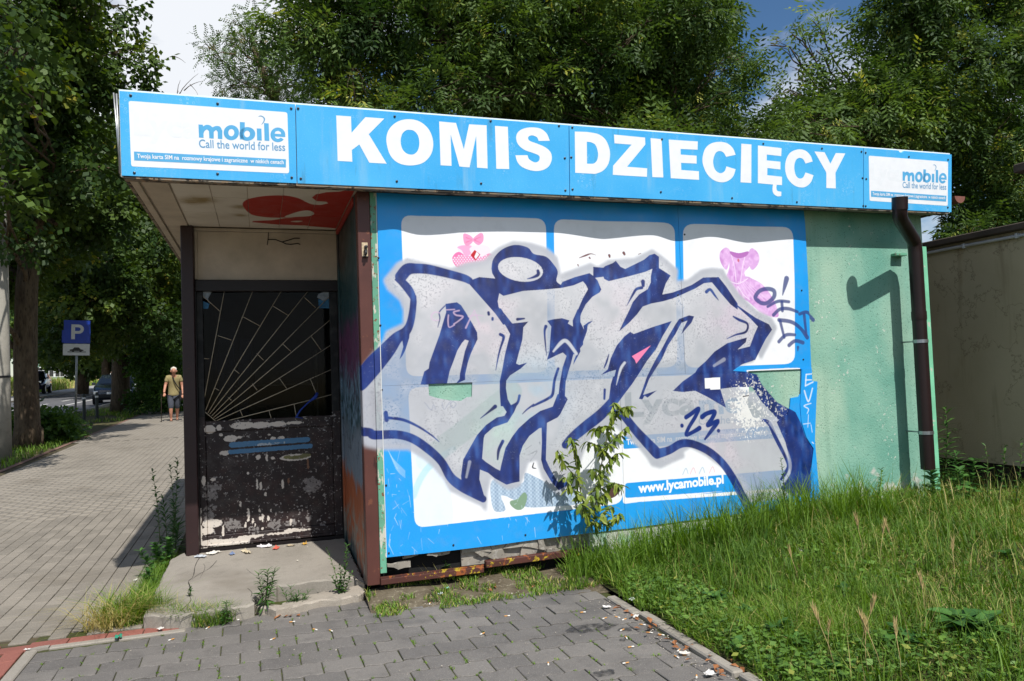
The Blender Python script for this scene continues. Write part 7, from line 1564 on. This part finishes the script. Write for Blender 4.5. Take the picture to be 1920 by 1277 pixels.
# barley heads
hb = MB(); hb.tube([(0, 0, 0), (.004, 0, .12), (.02, .01, .22)], [.0016, .0014, .001], 5); 
for k in range(16): a = k*2.4; z = .21+k*.004; hb.tube([(.018+k*.001, .01, z), (.018+k*.001+.012*math.cos(a), .01+.012*math.sin(a), z+.045)], [.0035, .0004], 4, False)
hbm = hb.build('wild_barley', m_straw, None, (0, -30, -5)); hbd = hbm.data; bpy.data.objects.remove(hbm)
for px, py in ((1552, 1250), (1568, 1262), (1630, 1275), (1660, 1280), (1690, 1285), (1612, 1230), (1740, 1180), (1620, 1060), (1650, 1070), (1680, 1050), (1500, 1100), (1790, 1100)):
    z = .1
    for _ in range(5): P = at(px, py, 'z', z); z = bank(P.x, P.y)
    o = link('wild_barley', hbd, None, (P.x, P.y, z-.01), (rw.uniform(-.2, .2), rw.uniform(-.2, .2), rw.uniform(0, 6)), rw.uniform(.8, 1.25)); tag(o, 'straw-coloured wild barley ear '+('at the bottom edge of the grass' if py > 1220 else 'in the middle of the bank'), 'barley', 'wild barley ears '+('at the bottom edge' if py > 1220 else 'in the middle of the bank'))
# ================================================================== litter
m_filter = simple('cork_filter', (206, 150, 84), .8, .15, 60); m_cig = simple('cigarette_paper', (226, 222, 212), .8, .05, 60)
cg = MB(); cg.tube([(-.004, 0, 0), (.012, .0, 0)], .0036, 8); cg.cur = 1; cg.tube([(-.016, .001, 0), (-.0041, 0, 0)], .0036, 8)
co_ = cg.build('cigarette_butt', [m_filter, m_cig], None, (0, -40, -9)); cgd = co_.data; bpy.data.objects.remove(co_)
rl = random.Random(31)
pos_b = [(1134, 1159), (1157, 1157), (1171, 1161), (1204, 1171), (1239, 1190), (1167, 1181), (1174, 1195), (1182, 1213), (1174, 1243), (1028, 1244), (1306, 1268), (1092, 1148), (1273, 1219), (1268, 1231), (1285, 1228), (512, 1198), (547, 1166), (590, 1180), (620, 1182), (647, 1128), (322, 1199), (450, 1161), (390, 1177), (806, 1131), (820, 1122), (950, 1155), (1217, 1186), (905, 1188)]
for i, (px, py) in enumerate(pos_b):
    P = at(px, py, 'z', .003); o = link('cigarette_butt', cgd, None, (P.x, P.y, .0035), (rl.uniform(-.1, .1), 0, rl.uniform(0, PI)), (1.25, 1.25, .9)); zn = 'beside the grass kerb' if px > 1085 else ('in front of the doorstep' if px < 700 else 'on the open middle of the dark paving'); tag(o, 'squashed cigarette butt lying '+zn, 'cigarette butt', 'cigarette butts '+zn)
def scrap(px, py, z, w, h, col, label, name='paper_scrap', cat='litter', group='litter', seed=0):
    P = at(px, py, 'z', z)
    if .079 < z < .083:
        for _ in range(4): z = zst(P.x, P.y)+.001; P = at(px, py, 'z', z)
        P.y = min(P.y, 1.38); w *= .85; h *= .8
    r = random.Random(seed+px); q = MB(); n = 5; vs = []
    for i in range(n+1):
        for j in range(n+1):
            u, v = i/n-.5, j/n-.5; e = (1-(2*max(abs(u), abs(v)))**3*.5); vs.append((u*w+r.uniform(-.1, .1)*w, v*h+r.uniform(-.1, .1)*h, .004+abs(r.gauss(0, .25))*min(w, h)*e))
    q.add(vs, [(i*(n+1)+j, (i+1)*(n+1)+j, (i+1)*(n+1)+j+1, i*(n+1)+j+1) for i in range(n) for j in range(n)]); nm = 'scrap_%d_%d_%d' % col
    o = q.build(name, MATS.get(nm) or simple(nm, col, .75, .1, 40), None, (P.x, P.y, z)); o.rotation_euler = (0, 0, r.uniform(0, 3)); return tag(o, label, cat, group)
for a in ((402, 1038, .081, .12, .08, (214, 208, 196), 'crumpled white paper at the foot of the door on the left'), (376, 1045, .081, .10, .06, (176, 180, 184), 'greyish crumpled wrapper in the left corner of the door'), (462, 1036, .081, .14, .06, (204, 190, 160), 'creamy flattened paper under the middle of the door'), (495, 1025, .081, .13, .06, (220, 214, 214), 'white and pink wrapper under the middle of the door'), (518, 1029, .081, .09, .05, (206, 96, 76), 'red wrapper on the doorstep below the door'), (545, 1024, .081, .07, .04, (186, 170, 140), 'pale leaf-like scrap right of the red wrapper'), (571, 1021, .081, .05, .04, (196, 150, 56), 'yellow scrap at the right end of the door foot'), (435, 1040, .081, .05, .05, (112, 128, 160), 'small bluish scrap between the white papers'),
          (222, 1195, .012, .05, .04, (40, 128, 100), 'green crumpled wrapper in the dry grass tuft'), (300, 1180, .01, .035, .03, (206, 202, 194), 'white scrap beside the dry tuft'), (51, 1219, .008, .03, .015, (216, 212, 206), 'white scrap on the red brick border'), (825, 1114, .02, .03, .03, (206, 210, 216), 'shiny white scrap in the dirt before the rail'), (838, 1104, .03, .03, .03, (140, 196, 186), 'turquoise scrap in the dirt before the rail'), (1186, 1125, .03, .04, .035, (222, 222, 224), 'white crumpled tissue on the top kerb stone'), (1138, 1139, .006, .045, .03, (214, 210, 204), 'white tissue on the paving near the top kerb stone'), (1190, 1157, .006, .05, .035, (222, 216, 206), 'torn white packet beside the kerb'), (1284, 1226, .006, .05, .03, (216, 208, 196), 'pale packet lying among leaves by the lower kerb'), (1330, 1265, .01, .05, .035, (210, 206, 200), 'white litter at the bottom end of the kerb'),
          (160, 876, .05, .05, .03, (226, 220, 200), 'pale scrap far out on the light footpath'), (223, 972, .003, .05, .02, (220, 216, 206), 'white scrap in the middle of the light footpath'), (255, 1088, .003, .05, .02, (214, 210, 200), 'white scrap on the footpath near the doorstep'), (1500, 1035, .16, .07, .06, (196, 190, 176), 'pale crumpled paper lying in the grass before the green wall'), (558, 1052, .081, .03, .015, (216, 208, 190), 'small white scrap on the sunny part of the doorstep')): scrap(*a)
m_dead = simple('dead_leaf', (150, 96, 54), .8, .3, 30)
dl = MB(); dl.add([(0, -.02, 0), (.012, 0, .006), (0, .022, .002), (-.012, 0, .007)], [(0, 1, 2, 3)]); d_o = dl.build('dead_leaf', m_dead, None, (0, -40, -9)); dld = d_o.data; bpy.data.objects.remove(d_o)
for i in range(60):
    u = rl.random()
    if i < 36: x, y, z = 1.40+rl.gauss(0, .045)+.07*(rl.random() < .3), -.7-1.5*u, .004+.02*rl.random()
    elif i < 48: P = at(rl.uniform(430, 590), rl.uniform(1136, 1158), 'z', 0); x, y, z = P.x, P.y, .003
    else: P = at(rl.uniform(700, 1020), rl.uniform(1085, 1110), 'z', .02); x, y, z = P.x, P.y, .03
    o = link('dead_leaf', dld, None, (x, y, z), (rl.uniform(-.4, .4), rl.uniform(-.4, .4), rl.uniform(0, 6)), rl.uniform(.7, 1.5)); zn = 'along the grass kerb' if i < 36 else ('at the front of the doorstep' if i < 48 else 'in the dirt under the poster wall'); tag(o, 'small brown dead leaf lying '+zn, 'dead leaf', 'dead leaves '+zn)
# crumbs of render, gravel and moss
V, F_, = [], []
for i in range(2100):
    if i < 420 or i > 900: x, y = rl.uniform(.05, 1.5), rl.uniform(-.30, .04); z = .0+.04*max(0, y+.3)
    elif i < 640: x, y, z = 1.38+rl.gauss(0, .05), -.65-rl.random()*1.7, .002
    elif i < 760: x, y = rl.uniform(-1.15, -.05), 1.40-abs(rl.gauss(0, .09)); z = zst(x, y)
    else: x, y, z = rl.uniform(-1.8, 1.4), rl.uniform(-2.3, -.2), .001
    s = rl.uniform(.002, .008)*(1.4 if i < 420 else .8); b = len(V); V += [(x+s*rl.uniform(.6, 1), y, z), (x, y+s*rl.uniform(.6, 1), z), (x-s*rl.uniform(.6, 1), y, z), (x, y-s*rl.uniform(.6, 1), z), (x, y, z+s*rl.uniform(.5, 1))]; F_ += [(b, b+1, b+4), (b+1, b+2, b+4), (b+2, b+3, b+4), (b+3, b, b+4)]
o = np_mesh('gravel', V, F_, simple('crumbs', (170, 160, 146), .9, .35, 60)); tag(o, 'crumbs of render and grit scattered over the paving and the dirt margin', 'gravel', None, 'stuff')
rg2 = np.random.RandomState(5); Pm = []
for x, y in spots:
    if not in_view(x, y): continue
    for k in range(3):
        if rg2.rand() < .42: Pm.append((x-.1+rg2.normal(0, .002), y+rg2.uniform(-.075, .075)))
    if rg2.rand() < .75: Pm.append((x+rg2.uniform(-.1, .1), y+.0825+.008*math.sin(2*PI*rg2.rand())))
Pm = np.array(Pm); Pm = np.repeat(Pm, 9, 0)+rg2.normal(0, .005, (len(Pm)*9, 2)); n = len(Pm)
V, F_, T = blades(np.stack([Pm[:, 0], Pm[:, 1], np.full(n, -.006)], 1), rg2.uniform(.006, .016, n), rg2.uniform(.003, .006, n), np.full(n, .8), rg2.uniform(.2, .85, n), rg2)
o = np_mesh('joint_moss', V, F_, m_grass, T); tag(o, 'green moss and seedlings sprouting in the joints of the dark paving', 'moss', None, 'stuff')
# low creeping green over the dirt margin
Xm = rg2.uniform(-.02, 1.6, 5200); Ym = rg2.uniform(-.42, .05, 5200); kp = np.array([mnoise.noise((a*5, b*7, 2)) > .02-.5*(a-.9)*(a > .9) for a, b in zip(Xm, Ym)]); Xm, Ym = Xm[kp], Ym[kp]; n = len(Xm)
V, F_, T = blades(np.stack([Xm, Ym, .002+.05*np.clip((Ym+.3)/.3, 0, 1)], 1), rg2.uniform(.012, .05, n), rg2.uniform(.004, .009, n), np.full(n, .9), np.clip(rg2.normal(.55, .3, n), 0, 1), rg2)
o = np_mesh('creeping_weeds', V, F_, m_grass, T); tag(o, 'low straggling greenery on the dirt strip along the kiosk foot', 'weeds', None, 'stuff')
# oil stains are on the paving itself: thin dark films
for px, py, rx, ry in ((1110, 1178, .19, .07), (1133, 1263, .06, .045), (1174, 1180, .055, .035), (1170, 1200, .03, .02)):
    P = at(px, py, 'z', 0); r = random.Random(px); q = MB(); pts = [(P.x+rx*math.cos(a)*r.uniform(.7, 1.1), P.y+ry*math.sin(a)*r.uniform(.7, 1.1)) for a in [2*PI*k/18 for k in range(18)]]
    q.poly([spline(pts, 3, True)], lambda x, y: (x, y, .0035)); tt = MATS.get('oil_stain')
    if not tt:
        n_ = NT('oil_stain'); tr = n_.new('ShaderNodeBsdfTransparent'); mx = n_.new('ShaderNodeMixShader'); n_.L(n_.math('MULTIPLY', n_.ramp(n_.noise(30, 4), .35, .6), .62), mx.inputs[0]); n_.done(rgb(46, 44, 44), .6); n_.L(tr.outputs[0], mx.inputs[1]); n_.L(n_.b.outputs[0], mx.inputs[2]); n_.L(mx.outputs[0], n_.o.inputs['Surface']); tt = n_.m
    o = q.build('oil_stain', tt, fore)
